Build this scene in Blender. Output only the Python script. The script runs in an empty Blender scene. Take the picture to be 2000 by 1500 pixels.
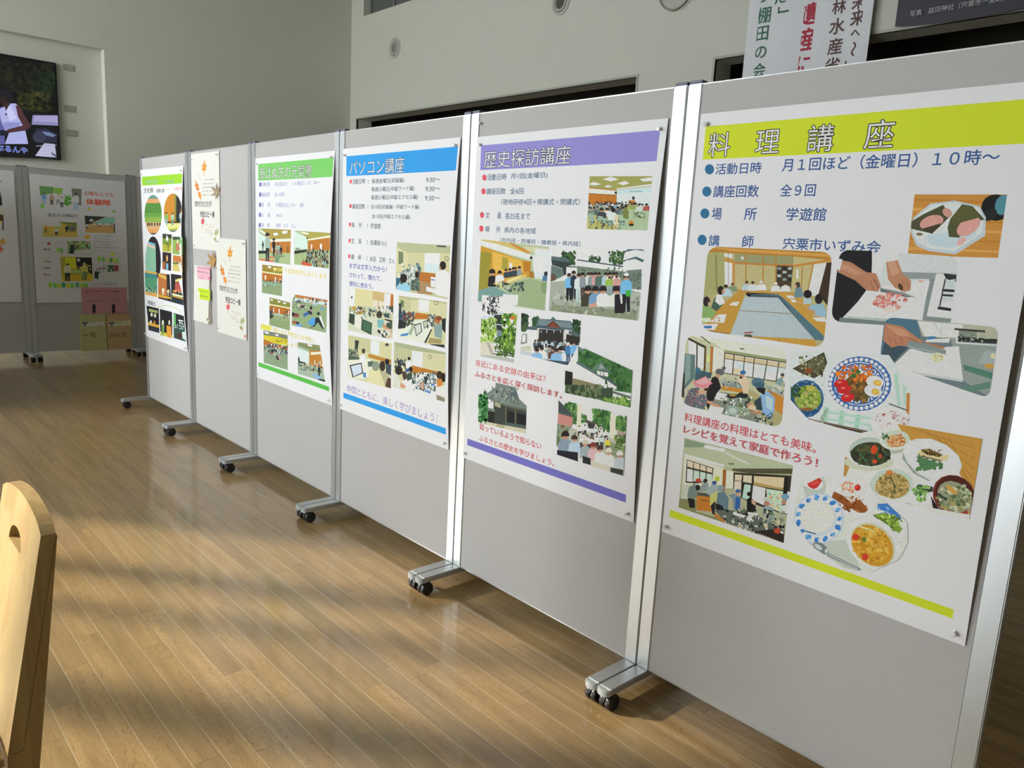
import bpy, bmesh, math, random
from mathutils import Matrix, Vector
from math import pi, sin, cos, radians as R

CAM_F = 1494.903
CAM_C = (5.77621, -1.75464, 1.30513)
CAM_R = ((0.6716938, -0.1696663, 0.7211385), (0.7389271, 0.0837343, -0.6685621), (0.0530484, 0.9819378, 0.1816149))

SC = bpy.context.scene
COL = SC.collection

# ------------------------------------------------------------------ camera
cam_d = bpy.data.cameras.new('camera')
cam_d.sensor_width = 36.0
cam_d.lens = 36.0 * CAM_F / 2000.0
cam_d.clip_start = 0.02
cam_o = bpy.data.objects.new('camera', cam_d)
COL.objects.link(cam_o)
M = Matrix(CAM_R).to_4x4()
M.translation = Vector(CAM_C)
cam_o.matrix_world = M
SC.camera = cam_o

# ------------------------------------------------------------------ sky, sun, exposure
SC.view_settings.view_transform = 'Standard'
SC.view_settings.look = 'None'
SC.view_settings.exposure = 0.0
SC.view_settings.gamma = 1.0
SC.view_settings.use_curve_mapping = False
world = bpy.data.worlds.new('overcast sky')
SC.world = world
world.use_nodes = True
bg = world.node_tree.nodes['Background']
bg.inputs[0].default_value = (0.90, 0.96, 1.0, 1)
bg.inputs[1].default_value = 19.0
sun_d = bpy.data.lights.new('sun', 'SUN')
sun_d.energy = 5.8
sun_d.color = (1.0, 0.93, 0.80)
sun_d.angle = R(1.3)
sun_o = bpy.data.objects.new('sun', sun_d)
COL.objects.link(sun_o)
SUN = Vector((cos(R(40)) * cos(R(25)), sin(R(40)) * cos(R(25)), -sin(R(25))))
sun_o.rotation_euler = SUN.to_track_quat('-Z', 'Y').to_euler()
sun_o.location = (-6, -9, 8)

# room: x is along the row of boards, y points through the boards, z up
XL, XR, YF, YB, ZC = -3.514, 9.0, -5.0, 3.7, 5.0
XE, YE = -8.0, -2.4          # the entrance bay to the left of the television wall
# openings in the glazed front wall (x0, x1, z0, z1)
CLERESTORY = (-2.89, .6, 2.28, 3.75)
LOWER = [(-3.0, -2.3, 0.15, 2.05), (.62, 1.1, 0.15, 2.05), (2.75, 4.05, 0.15, 2.05)]  # unseen windows, placed to brighten the boards and their posts
for (x0, x1, z0, z1) in LOWER + [CLERESTORY]:          # sampling aids for the sky in each opening
    pd = bpy.data.lights.new('portal', 'AREA')
    pd.shape = 'RECTANGLE'; pd.size = x1 - x0; pd.size_y = z1 - z0
    pd.cycles.is_portal = True
    po = bpy.data.objects.new('portal', pd); COL.objects.link(po)
    po.location = ((x0 + x1) / 2, YF - 0.02, (z0 + z1) / 2)
    po.rotation_euler = Vector((0, 1, 0)).to_track_quat('-Z', 'Z').to_euler()

# ------------------------------------------------------------------ materials
def srgb(h):
    h = h.lstrip('#')
    o = []
    for i in (0, 2, 4):
        c = int(h[i:i + 2], 16) / 255
        o.append(c / 12.92 if c <= 0.04045 else ((c + 0.055) / 1.055) ** 2.4)
    return (o[0], o[1], o[2], 1)

def ink_of(k):
    return srgb('%06x' % int(k))

def mat(name, col, rough=0.6, metal=0.0, spec=0.5, noise=0.0, nscale=60, bump=0.0, bscale=200, coat=0.0):
    m = bpy.data.materials.new(name); m.use_nodes = True
    nt = m.node_tree; b = nt.nodes['Principled BSDF']
    c = srgb(col) if isinstance(col, str) else (*col, 1)
    b.inputs['Base Color'].default_value = c
    b.inputs['Roughness'].default_value = rough
    b.inputs['Metallic'].default_value = metal
    b.inputs['Specular IOR Level'].default_value = spec
    b.inputs['Coat Weight'].default_value = coat
    if noise or bump:
        tc = nt.nodes.new('ShaderNodeTexCoord')
        n = nt.nodes.new('ShaderNodeTexNoise'); n.inputs['Scale'].default_value = nscale; n.inputs['Detail'].default_value = 4
        nt.links.new(tc.outputs['Object'], n.inputs['Vector'])
        if noise:
            mx = nt.nodes.new('ShaderNodeMix'); mx.data_type = 'RGBA'
            mx.inputs['A'].default_value = tuple(x * (1 - noise) for x in c[:3]) + (1,)
            mx.inputs['B'].default_value = tuple(min(1, x * (1 + noise)) for x in c[:3]) + (1,)
            nt.links.new(n.outputs['Fac'], mx.inputs['Factor'])
            nt.links.new(mx.outputs['Result'], b.inputs['Base Color'])
        if bump:
            n2 = nt.nodes.new('ShaderNodeTexNoise'); n2.inputs['Scale'].default_value = bscale; n2.inputs['Detail'].default_value = 3
            nt.links.new(tc.outputs['Object'], n2.inputs['Vector'])
            bp = nt.nodes.new('ShaderNodeBump'); bp.inputs['Strength'].default_value = bump; bp.inputs['Distance'].default_value = 0.002
            nt.links.new(n2.outputs['Fac'], bp.inputs['Height']); nt.links.new(bp.outputs['Normal'], b.inputs['Normal'])
    return m

def print_mat(name, grain, emit=0.0):
    """ink read from the mesh's own colour attribute, plus the fine grain of a photo print"""
    m = bpy.data.materials.new(name); m.use_nodes = True
    nt = m.node_tree; b = nt.nodes['Principled BSDF']
    at = nt.nodes.new('ShaderNodeAttribute'); at.attribute_name = 'ink'
    out = at.outputs['Color']
    if grain:
        tc = nt.nodes.new('ShaderNodeTexCoord')
        n = nt.nodes.new('ShaderNodeTexNoise'); n.inputs['Scale'].default_value = 210; n.inputs['Detail'].default_value = 5; n.inputs['Roughness'].default_value = 0.7
        nt.links.new(tc.outputs['Object'], n.inputs['Vector'])
        mr = nt.nodes.new('ShaderNodeMapRange'); mr.inputs['From Min'].default_value = 0.3; mr.inputs['From Max'].default_value = 0.7
        mr.inputs['To Min'].default_value = 1 - grain; mr.inputs['To Max'].default_value = 1 + grain
        nt.links.new(n.outputs['Fac'], mr.inputs['Value'])
        vm = nt.nodes.new('ShaderNodeVectorMath'); vm.operation = 'SCALE'
        nt.links.new(out, vm.inputs[0]); nt.links.new(mr.outputs['Result'], vm.inputs['Scale'])
        out = vm.outputs['Vector']
    if emit:
        b.inputs['Base Color'].default_value = (0.01, 0.01, 0.01, 1)
        nt.links.new(out, b.inputs['Emission Color']); b.inputs['Emission Strength'].default_value = emit
        b.inputs['Roughness'].default_value = 0.25
    else:
        nt.links.new(out, b.inputs['Base Color'])
        b.inputs['Roughness'].default_value = 0.7; b.inputs['Specular IOR Level'].default_value = 0.25
    return m

MT = {}
MT['wall'] = mat('painted wall', (0.60, 0.595, 0.515), 0.8, noise=0.03, nscale=3, bump=0.15, bscale=250)
MT['ceiling'] = mat('ceiling paint', (0.62, 0.62, 0.57), 0.9, noise=0.02, nscale=5)
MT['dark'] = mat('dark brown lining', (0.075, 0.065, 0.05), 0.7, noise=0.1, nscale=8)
MT['groove'] = mat('pale trim paint', (0.42, 0.42, 0.35), 0.6)
MT['fabric'] = mat('light grey board fabric', (0.535, 0.52, 0.508), 0.85, spec=0.2, noise=0.07, nscale=260, bump=0.5, bscale=900)
MT['alu'] = mat('anodised aluminium', (0.56, 0.58, 0.585), 0.34, metal=0.68, spec=0.4, noise=0.02, nscale=20)
MT['cap'] = mat('grey violet plastic cap', (0.16, 0.16, 0.23), 0.5)
MT['footcap'] = mat('translucent grey end cap', (0.40, 0.43, 0.43), 0.35)
MT['rubber'] = mat('black caster rubber', (0.012, 0.012, 0.013), 0.35)
MT['castergrey'] = mat('grey caster housing', (0.05, 0.052, 0.054), 0.4)
MT['paper'] = mat('white poster paper', (0.86, 0.86, 0.88), 0.7, spec=0.25, noise=0.01, nscale=4, bump=0.1, bscale=14)
MT['cream'] = mat('cream paper', (0.80, 0.79, 0.72), 0.7, noise=0.015, nscale=9)
MT['pinkpaper'] = mat('pink paper', (0.72, 0.36, 0.40), 0.7, noise=0.02, nscale=9)
MT['yellowenv'] = mat('yellow green envelope paper', (0.62, 0.60, 0.30), 0.7, noise=0.03, nscale=9)
MT['orangeenv'] = mat('orange envelope paper', (0.66, 0.46, 0.26), 0.7, noise=0.03, nscale=9)
MT['pin'] = mat('clear pin plastic', (0.75, 0.76, 0.78), 0.12, spec=0.8)
MT['black'] = mat('black plastic', (0.008, 0.008, 0.009), 0.3)
MT['cloth'] = mat('white banner cloth', (0.72, 0.73, 0.76), 0.7, noise=0.02, nscale=5, bump=0.3, bscale=9)
MT['navy'] = mat('dark navy poster paper', (0.018, 0.018, 0.028), 0.5, noise=0.1, nscale=6)
MT['plate'] = mat('beige switch plate', (0.36, 0.35, 0.27), 0.5)
MT['chrome'] = mat('chrome rim', (0.7, 0.7, 0.7), 0.18, metal=1.0)
MT['clockface'] = mat('white clock face', (0.78, 0.79, 0.77), 0.5)
MT['vent'] = mat('off white nozzle plastic', (0.50, 0.50, 0.43), 0.5)
MT['frame'] = mat('grey window frame', (0.25, 0.25, 0.25), 0.4, metal=0.6)
MT['print'] = print_mat('printed ink', 0.0)
MT['photo'] = print_mat('printed photo', 0.09)
MT['screen'] = print_mat('lit screen picture', 0.12, emit=1.0)

def floor_mat():
    m = bpy.data.materials.new('oak strip floor'); m.use_nodes = True
    nt = m.node_tree; N = nt.nodes; L = nt.links; b = N['Principled BSDF']
    def math_(op, a, c=None, d=None):
        n = N.new('ShaderNodeMath'); n.operation = op
        for i, v in enumerate((a, c, d)):
            if v is None: continue
            if isinstance(v, (int, float)): n.inputs[i].default_value = v
            else: L.new(v, n.inputs[i])
        return n.outputs[0]
    tc = N.new('ShaderNodeTexCoord'); sp = N.new('ShaderNodeSeparateXYZ'); L.new(tc.outputs['Object'], sp.inputs[0])
    x, y = sp.outputs['X'], sp.outputs['Y']
    W, LEN = 0.0703, 0.91
    yy = math_('DIVIDE', math_('ADD', y, 1.1551 + W * 200), W)
    row = math_('FLOOR', yy); fy = math_('FRACT', yy)
    wn = N.new('ShaderNodeTexWhiteNoise'); wn.noise_dimensions = '1D'; L.new(row, wn.inputs['W'])
    xx = math_('ADD', math_('DIVIDE', math_('ADD', x, 50), LEN), wn.outputs['Value'])
    colm = math_('FLOOR', xx); fx = math_('FRACT', xx)
    idv = math_('ADD', math_('MULTIPLY', row, 17.31), math_('MULTIPLY', colm, 3.77))
    w2 = N.new('ShaderNodeTexWhiteNoise'); w2.noise_dimensions = '1D'; L.new(idv, w2.inputs['W'])
    # grain: stretched along the strip, shifted per strip
    cb = N.new('ShaderNodeCombineXYZ')
    L.new(math_('ADD', math_('MULTIPLY', x, 2.2), math_('MULTIPLY', w2.outputs['Value'], 37)), cb.inputs[0])
    L.new(math_('MULTIPLY', y, 26), cb.inputs[1]); L.new(math_('MULTIPLY', w2.outputs['Value'], 91), cb.inputs[2])
    n1 = N.new('ShaderNodeTexNoise'); n1.inputs['Scale'].default_value = 1.2; n1.inputs['Detail'].default_value = 5; n1.inputs['Roughness'].default_value = 0.6
    L.new(cb.outputs[0], n1.inputs['Vector'])
    # cathedral figure
    cb2 = N.new('ShaderNodeCombineXYZ')
    L.new(math_('ADD', math_('MULTIPLY', x, 6.5), math_('MULTIPLY', w2.outputs['Value'], 53)), cb2.inputs[0])
    L.new(math_('MULTIPLY', y, 36), cb2.inputs[1]); L.new(math_('MULTIPLY', w2.outputs['Value'], 23), cb2.inputs[2])
    n2 = N.new('ShaderNodeTexNoise'); n2.inputs['Scale'].default_value = 0.9; n2.inputs['Detail'].default_value = 2.5; n2.inputs['Distortion'].default_value = 0.25
    L.new(cb2.outputs[0], n2.inputs['Vector'])
    fig = math_('PINGPONG', math_('MULTIPLY', n2.outputs['Fac'], 30), 1.0)
    fig = math_('MULTIPLY', math_('POWER', fig, 5.0), math_('MULTIPLY_ADD', w2.outputs['Value'], 1.0, 0.15))
    ramp = N.new('ShaderNodeValToRGB'); L.new(n1.outputs['Fac'], ramp.inputs[0])
    ramp.color_ramp.elements[0].position = 0.28; ramp.color_ramp.elements[0].color = (0.285, 0.182, 0.070, 1)
    ramp.color_ramp.elements[1].position = 0.72; ramp.color_ramp.elements[1].color = (0.45, 0.30, 0.128, 1)
    mx = N.new('ShaderNodeMix'); mx.data_type = 'RGBA'; mx.blend_type = 'MULTIPLY'
    L.new(ramp.outputs[0], mx.inputs['A']); mx.inputs['B'].default_value = (0.50, 0.43, 0.30, 1)
    L.new(math_('MULTIPLY', fig, 0.6), mx.inputs['Factor'])
    tint = N.new('ShaderNodeMix'); tint.data_type = 'RGBA'; tint.blend_type = 'MULTIPLY'; tint.inputs['Factor'].default_value = 1
    L.new(mx.outputs['Result'], tint.inputs['A'])
    tr = N.new('ShaderNodeValToRGB'); L.new(w2.outputs['Value'], tr.inputs[0])
    tr.color_ramp.elements[0].color = (0.80, 0.80, 0.80, 1); tr.color_ramp.elements[1].color = (1.12, 1.08, 1.08, 1)
    L.new(tr.outputs[0], tint.inputs['B'])
    # seams: bevel glints painted as pale lines along the strips, dark butt joints
    ey = math_('MULTIPLY', math_('MINIMUM', fy, math_('SUBTRACT', 1.0, fy)), W)
    ex = math_('MULTIPLY', math_('MINIMUM', fx, math_('SUBTRACT', 1.0, fx)), LEN)
    sy = math_('LESS_THAN', ey, 0.0007); sx = math_('LESS_THAN', ex, 0.0009)
    s1 = N.new('ShaderNodeMix'); s1.data_type = 'RGBA'; L.new(sy, s1.inputs['Factor'])
    L.new(tint.outputs['Result'], s1.inputs['A']); s1.inputs['B'].default_value = (0.60, 0.50, 0.33, 1)
    s2 = N.new('ShaderNodeMix'); s2.data_type = 'RGBA'; L.new(math_('MULTIPLY', sx, 0.6), s2.inputs['Factor'])
    L.new(s1.outputs['Result'], s2.inputs['A']); s2.inputs['B'].default_value = (0.07, 0.045, 0.02, 1)
    L.new(s2.outputs['Result'], b.inputs['Base Color'])
    b.inputs['Roughness'].default_value = 0.3; b.inputs['Specular IOR Level'].default_value = 0.5
    b.inputs['Coat Weight'].default_value = 0.7; b.inputs['Coat Roughness'].default_value = 0.09
    bp = N.new('ShaderNodeBump'); bp.inputs['Strength'].default_value = 0.25; bp.inputs['Distance'].default_value = 0.001
    L.new(math_('SUBTRACT', math_('MULTIPLY', n1.outputs['Fac'], 0.3), sy), bp.inputs['Height'])
    L.new(bp.outputs['Normal'], b.inputs['Normal']); L.new(bp.outputs['Normal'], b.inputs['Coat Normal'])
    return m
MT['floor'] = floor_mat()

def pine_mat():
    m = bpy.data.materials.new('oiled pine'); m.use_nodes = True
    nt = m.node_tree; N = nt.nodes; L = nt.links; b = N['Principled BSDF']
    tc = N.new('ShaderNodeTexCoord'); mp = N.new('ShaderNodeMapping'); mp.inputs['Scale'].default_value = (9, 22, 0.9)
    L.new(tc.outputs['Object'], mp.inputs[0])
    n = N.new('ShaderNodeTexNoise'); n.inputs['Scale'].default_value = 1.3; n.inputs['Detail'].default_value = 3; n.inputs['Distortion'].default_value = 0.5
    L.new(mp.outputs[0], n.inputs['Vector'])
    w = N.new('ShaderNodeMath'); w.operation = 'PINGPONG'; w.inputs[1].default_value = 1
    k = N.new('ShaderNodeMath'); k.operation = 'MULTIPLY'; k.inputs[1].default_value = 7
    L.new(n.outputs['Fac'], k.inputs[0]); L.new(k.outputs[0], w.inputs[0])
    r = N.new('ShaderNodeValToRGB'); L.new(w.outputs[0], r.inputs[0])
    r.color_ramp.elements[0].position = 0.25; r.color_ramp.elements[0].color = (0.60, 0.42, 0.18, 1)
    r.color_ramp.elements[1].position = 0.95; r.color_ramp.elements[1].color = (0.53, 0.34, 0.14, 1)
    L.new(r.outputs[0], b.inputs['Base Color']); b.inputs['Roughness'].default_value = 0.38
    return m
MT['pine'] = pine_mat()

# ------------------------------------------------------------------ mesh helpers
class MB:
    def __init__(s): s.v = []; s.f = []; s.c = []
    def add(s, vs, fs):
        o = len(s.v); s.v += [tuple(v) for v in vs]; s.f += [tuple(i + o for i in f) for f in fs]; return s
    def box(s, x0, x1, y0, y1, z0, z1):
        return s.add([(x0,y0,z0),(x1,y0,z0),(x1,y1,z0),(x0,y1,z0),(x0,y0,z1),(x1,y0,z1),(x1,y1,z1),(x0,y1,z1)],
                     [(0,3,2,1),(4,5,6,7),(0,1,5,4),(1,2,6,5),(2,3,7,6),(3,0,4,7)])
    def prism(s, pts, axis, a, b):
        """extrude a closed outline: axis 'x' takes (y,z), 'y' takes (x,z), 'z' takes (x,y)"""
        def P(p, t):
            return {'x': (t, p[0], p[1]), 'y': (p[0], t, p[1]), 'z': (p[0], p[1], t)}[axis]
        n = len(pts)
        vs = [P(p, a) for p in pts] + [P(p, b) for p in pts]
        fs = [tuple(range(n))[::-1], tuple(range(n, 2 * n))] + [(i, (i + 1) % n, n + (i + 1) % n, n + i) for i in range(n)]
        return s.add(vs, fs)
    def lathe(s, prof, c, axis, n=32):
        """prof: list of (radius, height along axis)"""
        vs = []
        for (r, h) in prof:
            for i in range(n):
                a = 2 * pi * i / n; p, q = r * cos(a), r * sin(a)
                vs.append({'x': (c[0]+h, c[1]+p, c[2]+q), 'y': (c[0]+p, c[1]+h, c[2]+q), 'z': (c[0]+p, c[1]+q, c[2]+h)}[axis])
        m = len(prof)
        fs = [(j*n+i, j*n+(i+1)%n, (j+1)*n+(i+1)%n, (j+1)*n+i) for j in range(m-1) for i in range(n)]
        fs += [tuple(range(n)), tuple(range((m-1)*n, m*n))[::-1]]
        return s.add(vs, fs)
    def build(s, name, material, parent=None, bevel=0.0, smooth=False, segs=2):
        me = bpy.data.meshes.new(name); me.from_pydata(s.v, [], s.f)
        bm = bmesh.new(); bm.from_mesh(me)
        bmesh.ops.recalc_face_normals(bm, faces=bm.faces)
        if bevel:
            ed = [e for e in bm.edges if len(e.link_faces) == 2 and e.calc_face_angle(0) > 0.6]
            bmesh.ops.bevel(bm, geom=ed, offset=bevel, segments=segs, affect='EDGES', clamp_overlap=True)
        bm.to_mesh(me); bm.free()
        if smooth:
            for p in me.polygons: p.use_smooth = True
            me.set_sharp_from_angle(angle=R(35))
        me.materials.append(material)
        o = bpy.data.objects.new(name, me); COL.objects.link(o)
        if parent: o.parent = parent
        return o

def thing(name, label, cat, loc=(0, 0, 0), rz=0.0, group=None):
    o = bpy.data.objects.new(name, None); COL.objects.link(o)
    o.empty_display_size = 0.05
    o.location = loc; o.rotation_euler = (0, 0, rz)
    return tag(o, label, cat, group)
def tag(o, label, cat, group=None):
    o['label'] = label; o['category'] = cat
    if group: o['group'] = group
    return o
def struct(mb, name, material, bevel=0.0):
    o = mb.build(name, material, bevel=bevel); o['kind'] = 'structure'; return o
def children(o): return [c for c in bpy.data.objects if c.parent == o]
def copy_tree(o, parent=None):
    c = o.copy(); COL.objects.link(c)
    if parent: c.parent = parent
    for ch in children(o): copy_tree(ch, c)
    return c

# ------------------------------------------------------------------ the room
struct(MB().box(XE - .2, XR + .2, YF - .2, YB + 2.2, -.1, 0), 'floor', MT['floor'])
struct(MB().box(XE - .2, XR + .2, YF - .2, YB + 2.2, ZC, ZC + .1), 'ceiling', MT['ceiling'])

def wall_with_holes(mb, axis, a, b, u0, u1, z0, z1, holes):
    """wall slab with its face at a (thickness to b), rectangular holes (u0,u1,z0,z1)"""
    us = sorted({u0, u1, *[h[0] for h in holes], *[h[1] for h in holes]})
    zs = sorted({z0, z1, *[h[2] for h in holes], *[h[3] for h in holes]})
    for i in range(len(us) - 1):
        run = None
        for j in range(len(zs) - 1):
            cu, cz = (us[i] + us[i+1]) / 2, (zs[j] + zs[j+1]) / 2
            solid = not any(h[0] < cu < h[1] and h[2] < cz < h[3] for h in holes)
            if solid and run is None: run = zs[j]
            if run is not None and (not solid or j == len(zs) - 2):
                top = zs[j+1] if solid else zs[j]
                if axis == 'y': mb.box(us[i], us[i+1], min(a, b), max(a, b), run, top)
                else: mb.box(min(a, b), max(a, b), us[i], us[i+1], run, top)
                run = None
    return mb
SLOT1 = (-3.345, 1.27, 0.95, 2.772)
SLOT2 = (2.056, 7.4, 0.95, 2.812)
HIGH = (-3.224, -0.4, 4.005, 4.9)
struct(wall_with_holes(MB(), 'y', YB, YB + .22, XL, XR, 0, ZC, [SLOT1, SLOT2, HIGH]), 'wall_back', MT['wall'])
# dark rooms behind the two serving openings and the gallery window
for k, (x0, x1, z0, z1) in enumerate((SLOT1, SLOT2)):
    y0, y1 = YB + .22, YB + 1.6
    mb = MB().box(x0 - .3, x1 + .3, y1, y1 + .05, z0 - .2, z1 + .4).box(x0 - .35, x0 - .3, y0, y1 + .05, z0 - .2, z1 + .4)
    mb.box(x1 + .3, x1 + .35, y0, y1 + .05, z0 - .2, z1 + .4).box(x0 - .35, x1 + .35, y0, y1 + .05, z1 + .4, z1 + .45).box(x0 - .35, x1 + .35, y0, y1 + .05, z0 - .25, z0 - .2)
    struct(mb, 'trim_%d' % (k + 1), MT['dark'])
x0, x1, z0, z1 = HIGH
struct(MB().box(x0 - .05, x1 + .05, YB + .6, YB + .65, z0 - .05, z1 + .05).box(x0 - .05, x1 + .05, YB + .22, YB + .6, z1, z1 + .05)
       .box(x0 - .05, x1 + .05, YB + .22, YB + .6, z0 - .05, z0).box(x0 - .05, x0, YB + .22, YB + .6, z0, z1).box(x1, x1 + .05, YB + .22, YB + .6, z0, z1), 'trim_3', MT['wall'])
fr = MB()
fr.box(x0, x0 + .035, YB + .09, YB + .13, z0, z1).box(x0 + .52, x0 + .56, YB + .09, YB + .13, z0, z1).box(x1 - .035, x1, YB + .09, YB + .13, z0, z1).box(x0, x1, YB + .09, YB + .13, z1 - .035, z1)
w1 = struct(fr, 'window_1', MT['frame'])
gm = bpy.data.materials.new('grey window glass'); gm.use_nodes = True
gb = gm.node_tree.nodes['Principled BSDF']; gb.inputs['Base Color'].default_value = (.12, .13, .12, 1); gb.inputs['Roughness'].default_value = 0.08
gp = MB().box(x0 + .035, x1 - .035, YB + .105, YB + .111, z0, z1 - .035).build('glass_pane', gm, w1); gp['kind'] = 'structure'
# thin trims standing round the openings
def opening_trim(n, h, t=.02):
    x0, x1, z0, z1 = h
    m = MB().box(x0 - t, x0, YB - .006, YB + .02, z0, z1 + t).box(x1, x1 + t, YB - .006, YB + .02, z0, z1 + t).box(x0, x1, YB - .006, YB + .02, z1, z1 + t)
    struct(m, n, MT['groove'])
opening_trim('trim_4', SLOT1); opening_trim('trim_5', SLOT2)
# left wall with the television niche
NX = XL - .12
NICHE = (-2.0, .752, 0.9, 3.075)
struct(wall_with_holes(MB(), 'x', XL, XL - .12, YE, YB + .22, 0, ZC, [NICHE]).box(XL - .22, XL - .12, YE, YB + .22, 0, ZC).box(XE, XL - .22, YE, YE + .2, 0, ZC).box(XE - .2, XE, YF - .2, YE + .2, 0, ZC), 'wall_left', MT['wall'])
# glazed front wall, towards the sun
struct(wall_with_holes(MB(), 'y', YF, YF - .2, XE - .2, XR + .2, 0, ZC, LOWER + [CLERESTORY]), 'wall_front', MT['wall'])
struct(MB().box(XR, XR + .2, YF, YB + .22, 0, ZC), 'wall_right', MT['wall'])
cx0, cx1, cz0, cz1 = CLERESTORY
mul = MB()
for c, w in ((-2.10, .13), (-1.66, .07), (-.92, .24), (.1, .10)):
    mul.box(c - w / 2, c + w / 2, YF - .12, YF - .06, cz0, cz1)
struct(mul, 'window_2', MT['frame'])
for k, (x0, x1, z0, z1) in enumerate(LOWER):
    m = MB().box(x0, x0 + .05, YF - .13, YF - .07, z0, z1).box(x1 - .05, x1, YF - .13, YF - .07, z0, z1).box(x0 + .05, x1 - .05, YF - .13, YF - .07, z0, z0 + .05)
    m.box(x0 + .05, x1 - .05, YF - .13, YF - .07, z1 - .05, z1).box((x0 + x1) / 2 - .025, (x0 + x1) / 2 + .025, YF - .13, YF - .07, z0 + .05, z1 - .05)
    struct(m, 'window_%d' % (k + 3), MT['frame'])
# unseen canopy added outside to keep the sun off the lower windows
struct(MB().box(XE - 3, XR + .2, YF - 2.6, YF - .2, 2.12, 2.24), 'trim_6', MT['ceiling'])

# ------------------------------------------------------------------ partition boards
Z0, Z1, PW, POST = 0.072, 1.736, 0.9, 0.045
def make_board(label, loc, rz, group):
    t = thing('display_board', label, 'display board', loc, rz, group)
    MB().box(POST + .001, PW - POST - .001, .002, .026, Z0 + .004, Z1 - .003).build('fabric_panel', MT['fabric'], t)
    MB().box(POST, PW - POST, .000, .028, Z1 - .003, Z1).build('top_rail', MT['alu'], t)
    MB().box(POST, PW - POST, .001, .027, Z0, Z0 + .004).build('bottom_rail', MT['alu'], t)
    for sx in (0, 1):
        a = .0015 if sx == 0 else PW - POST
        b = a + POST - .0015
        p = MB().box(a, b, -.001, .029, Z0, Z1 + .001).build('frame_post', MT['alu'], t, bevel=.0025)
        MB().box(a + .002, b - .002, .001, .027, Z1 + .001, Z1 + .010).build('post_cap', MT['cap'], p, bevel=.002)
        # foot bar with rounded ends
        f = MB().box(a, b, -.168, .196, Z0 - .021, Z0).build('foot', MT['alu'], t, bevel=.002)
        xm, hw = (a + b) / 2, (b - a) / 2
        for sgn, y in ((-1, -.168), (1, .196)):
            pts = [(a, y)] + [(xm - hw * cos(pi * i / 10), y + sgn * (.006 + .012 * sin(pi * i / 10))) for i in range(11)] + [(b, y)]
            MB().prism(pts, 'z', Z0 - .022, Z0 - .0005).build('end_cap', MT['footcap'], f, bevel=.002)
        for y, sgn in ((-.150, -1), (.178, 1)):
            x = xm + (.004 if sx == 0 else -.004)
            c = MB().box(x - .0012, x + .0012, y - .016, y + .016, .016, .046).box(x - .012, x + .012, y - .014, y + .014, .0502, .0512).lathe([(.010, .040), (.010, .0512)], (x, y, 0), 'z', 12)
            pts = [(y + .0275 * cos(q), .025 + .0275 * sin(q)) for q in [pi * .05 + pi * .9 * i / 10 for i in range(11)]]
            c.prism(pts, 'x', x - .0012, x + .0012)
            c = c.build('caster', MT['castergrey'], t, bevel=.001)
            for s in (-1, 1):
                MB().lathe([(.017, -.0095), (.0235, -.0085), (.025, -.005), (.025, .005), (.0235, .0085), (.017, .0095)], (x + s * .0106, y, .025), 'x', 28).build('wheel', MT['rubber'], c, smooth=True)
    return t
row_words = ['fabric display board carrying the lime banded festival poster',
             'fabric display board carrying two maple leaf flyers and a cream pocket',
             'fabric display board carrying the green banded poster',
             'fabric display board carrying the blue banded poster',
             'fabric display board carrying the violet banded poster',
             'fabric display board carrying the yellow banded poster, nearest on the right']
board0 = make_board(row_words[0], (.002, 0, 0), 0, 'display boards in the long row')
for i in range(1, 6):
    c = copy_tree(board0); c.location = (.002 + .9 * i, 0, 0); c['label'] = row_words[i]
FX = -2.36
far_words = ['shaded far board at the left edge of the picture, below the television',
             'shaded far board with pink sheet and two envelopes at its foot',
             'shaded far board mostly hidden behind the left end of the long row']
for i, y in enumerate((-1.171, -.271, .631)):
    c = copy_tree(board0); c.location = (FX, y, 0); c.rotation_euler = (0, 0, pi / 2)
    c['label'] = far_words[i]; c['group'] = 'display boards along the far side'

for i, (x, word) in enumerate(((-.32, 'added shading board across the far left corner, nearer one'), (-1.22, 'added shading board across the far left corner, deeper one'))):
    c = copy_tree(board0); c.location = (x, -1.26, 0); c.rotation_euler = (0, 0, pi)  # out of view, added only to shade the far boards
    c['label'] = word; c['group'] = 'unseen boards added to shade the left corner'

# ------------------------------------------------------------------ printed sheets
NU, NV = 8, 10
def knot(i, j, A):
    t = i / NU; s = max(0.0, (t - .35) / .65) ** 2
    return A * s * sin(pi * j / NV)
def curl(u, v, w, h, A):
    if A == 0: return 0.0
    a = min(max(u / w * NU, 0), NU - 1e-6); b = min(max(v / h * NV, 0), NV - 1e-6)
    i, j = int(a), int(b); fu, fv = a - i, b - j
    if fu + fv <= 1:
        return knot(i, j, A) + fu * (knot(i+1, j, A) - knot(i, j, A)) + fv * (knot(i, j+1, A) - knot(i, j, A))
    return knot(i+1, j+1, A) + (1-fu) * (knot(i, j+1, A) - knot(i+1, j+1, A)) + (1-fv) * (knot(i+1, j, A) - knot(i+1, j+1, A))

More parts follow.
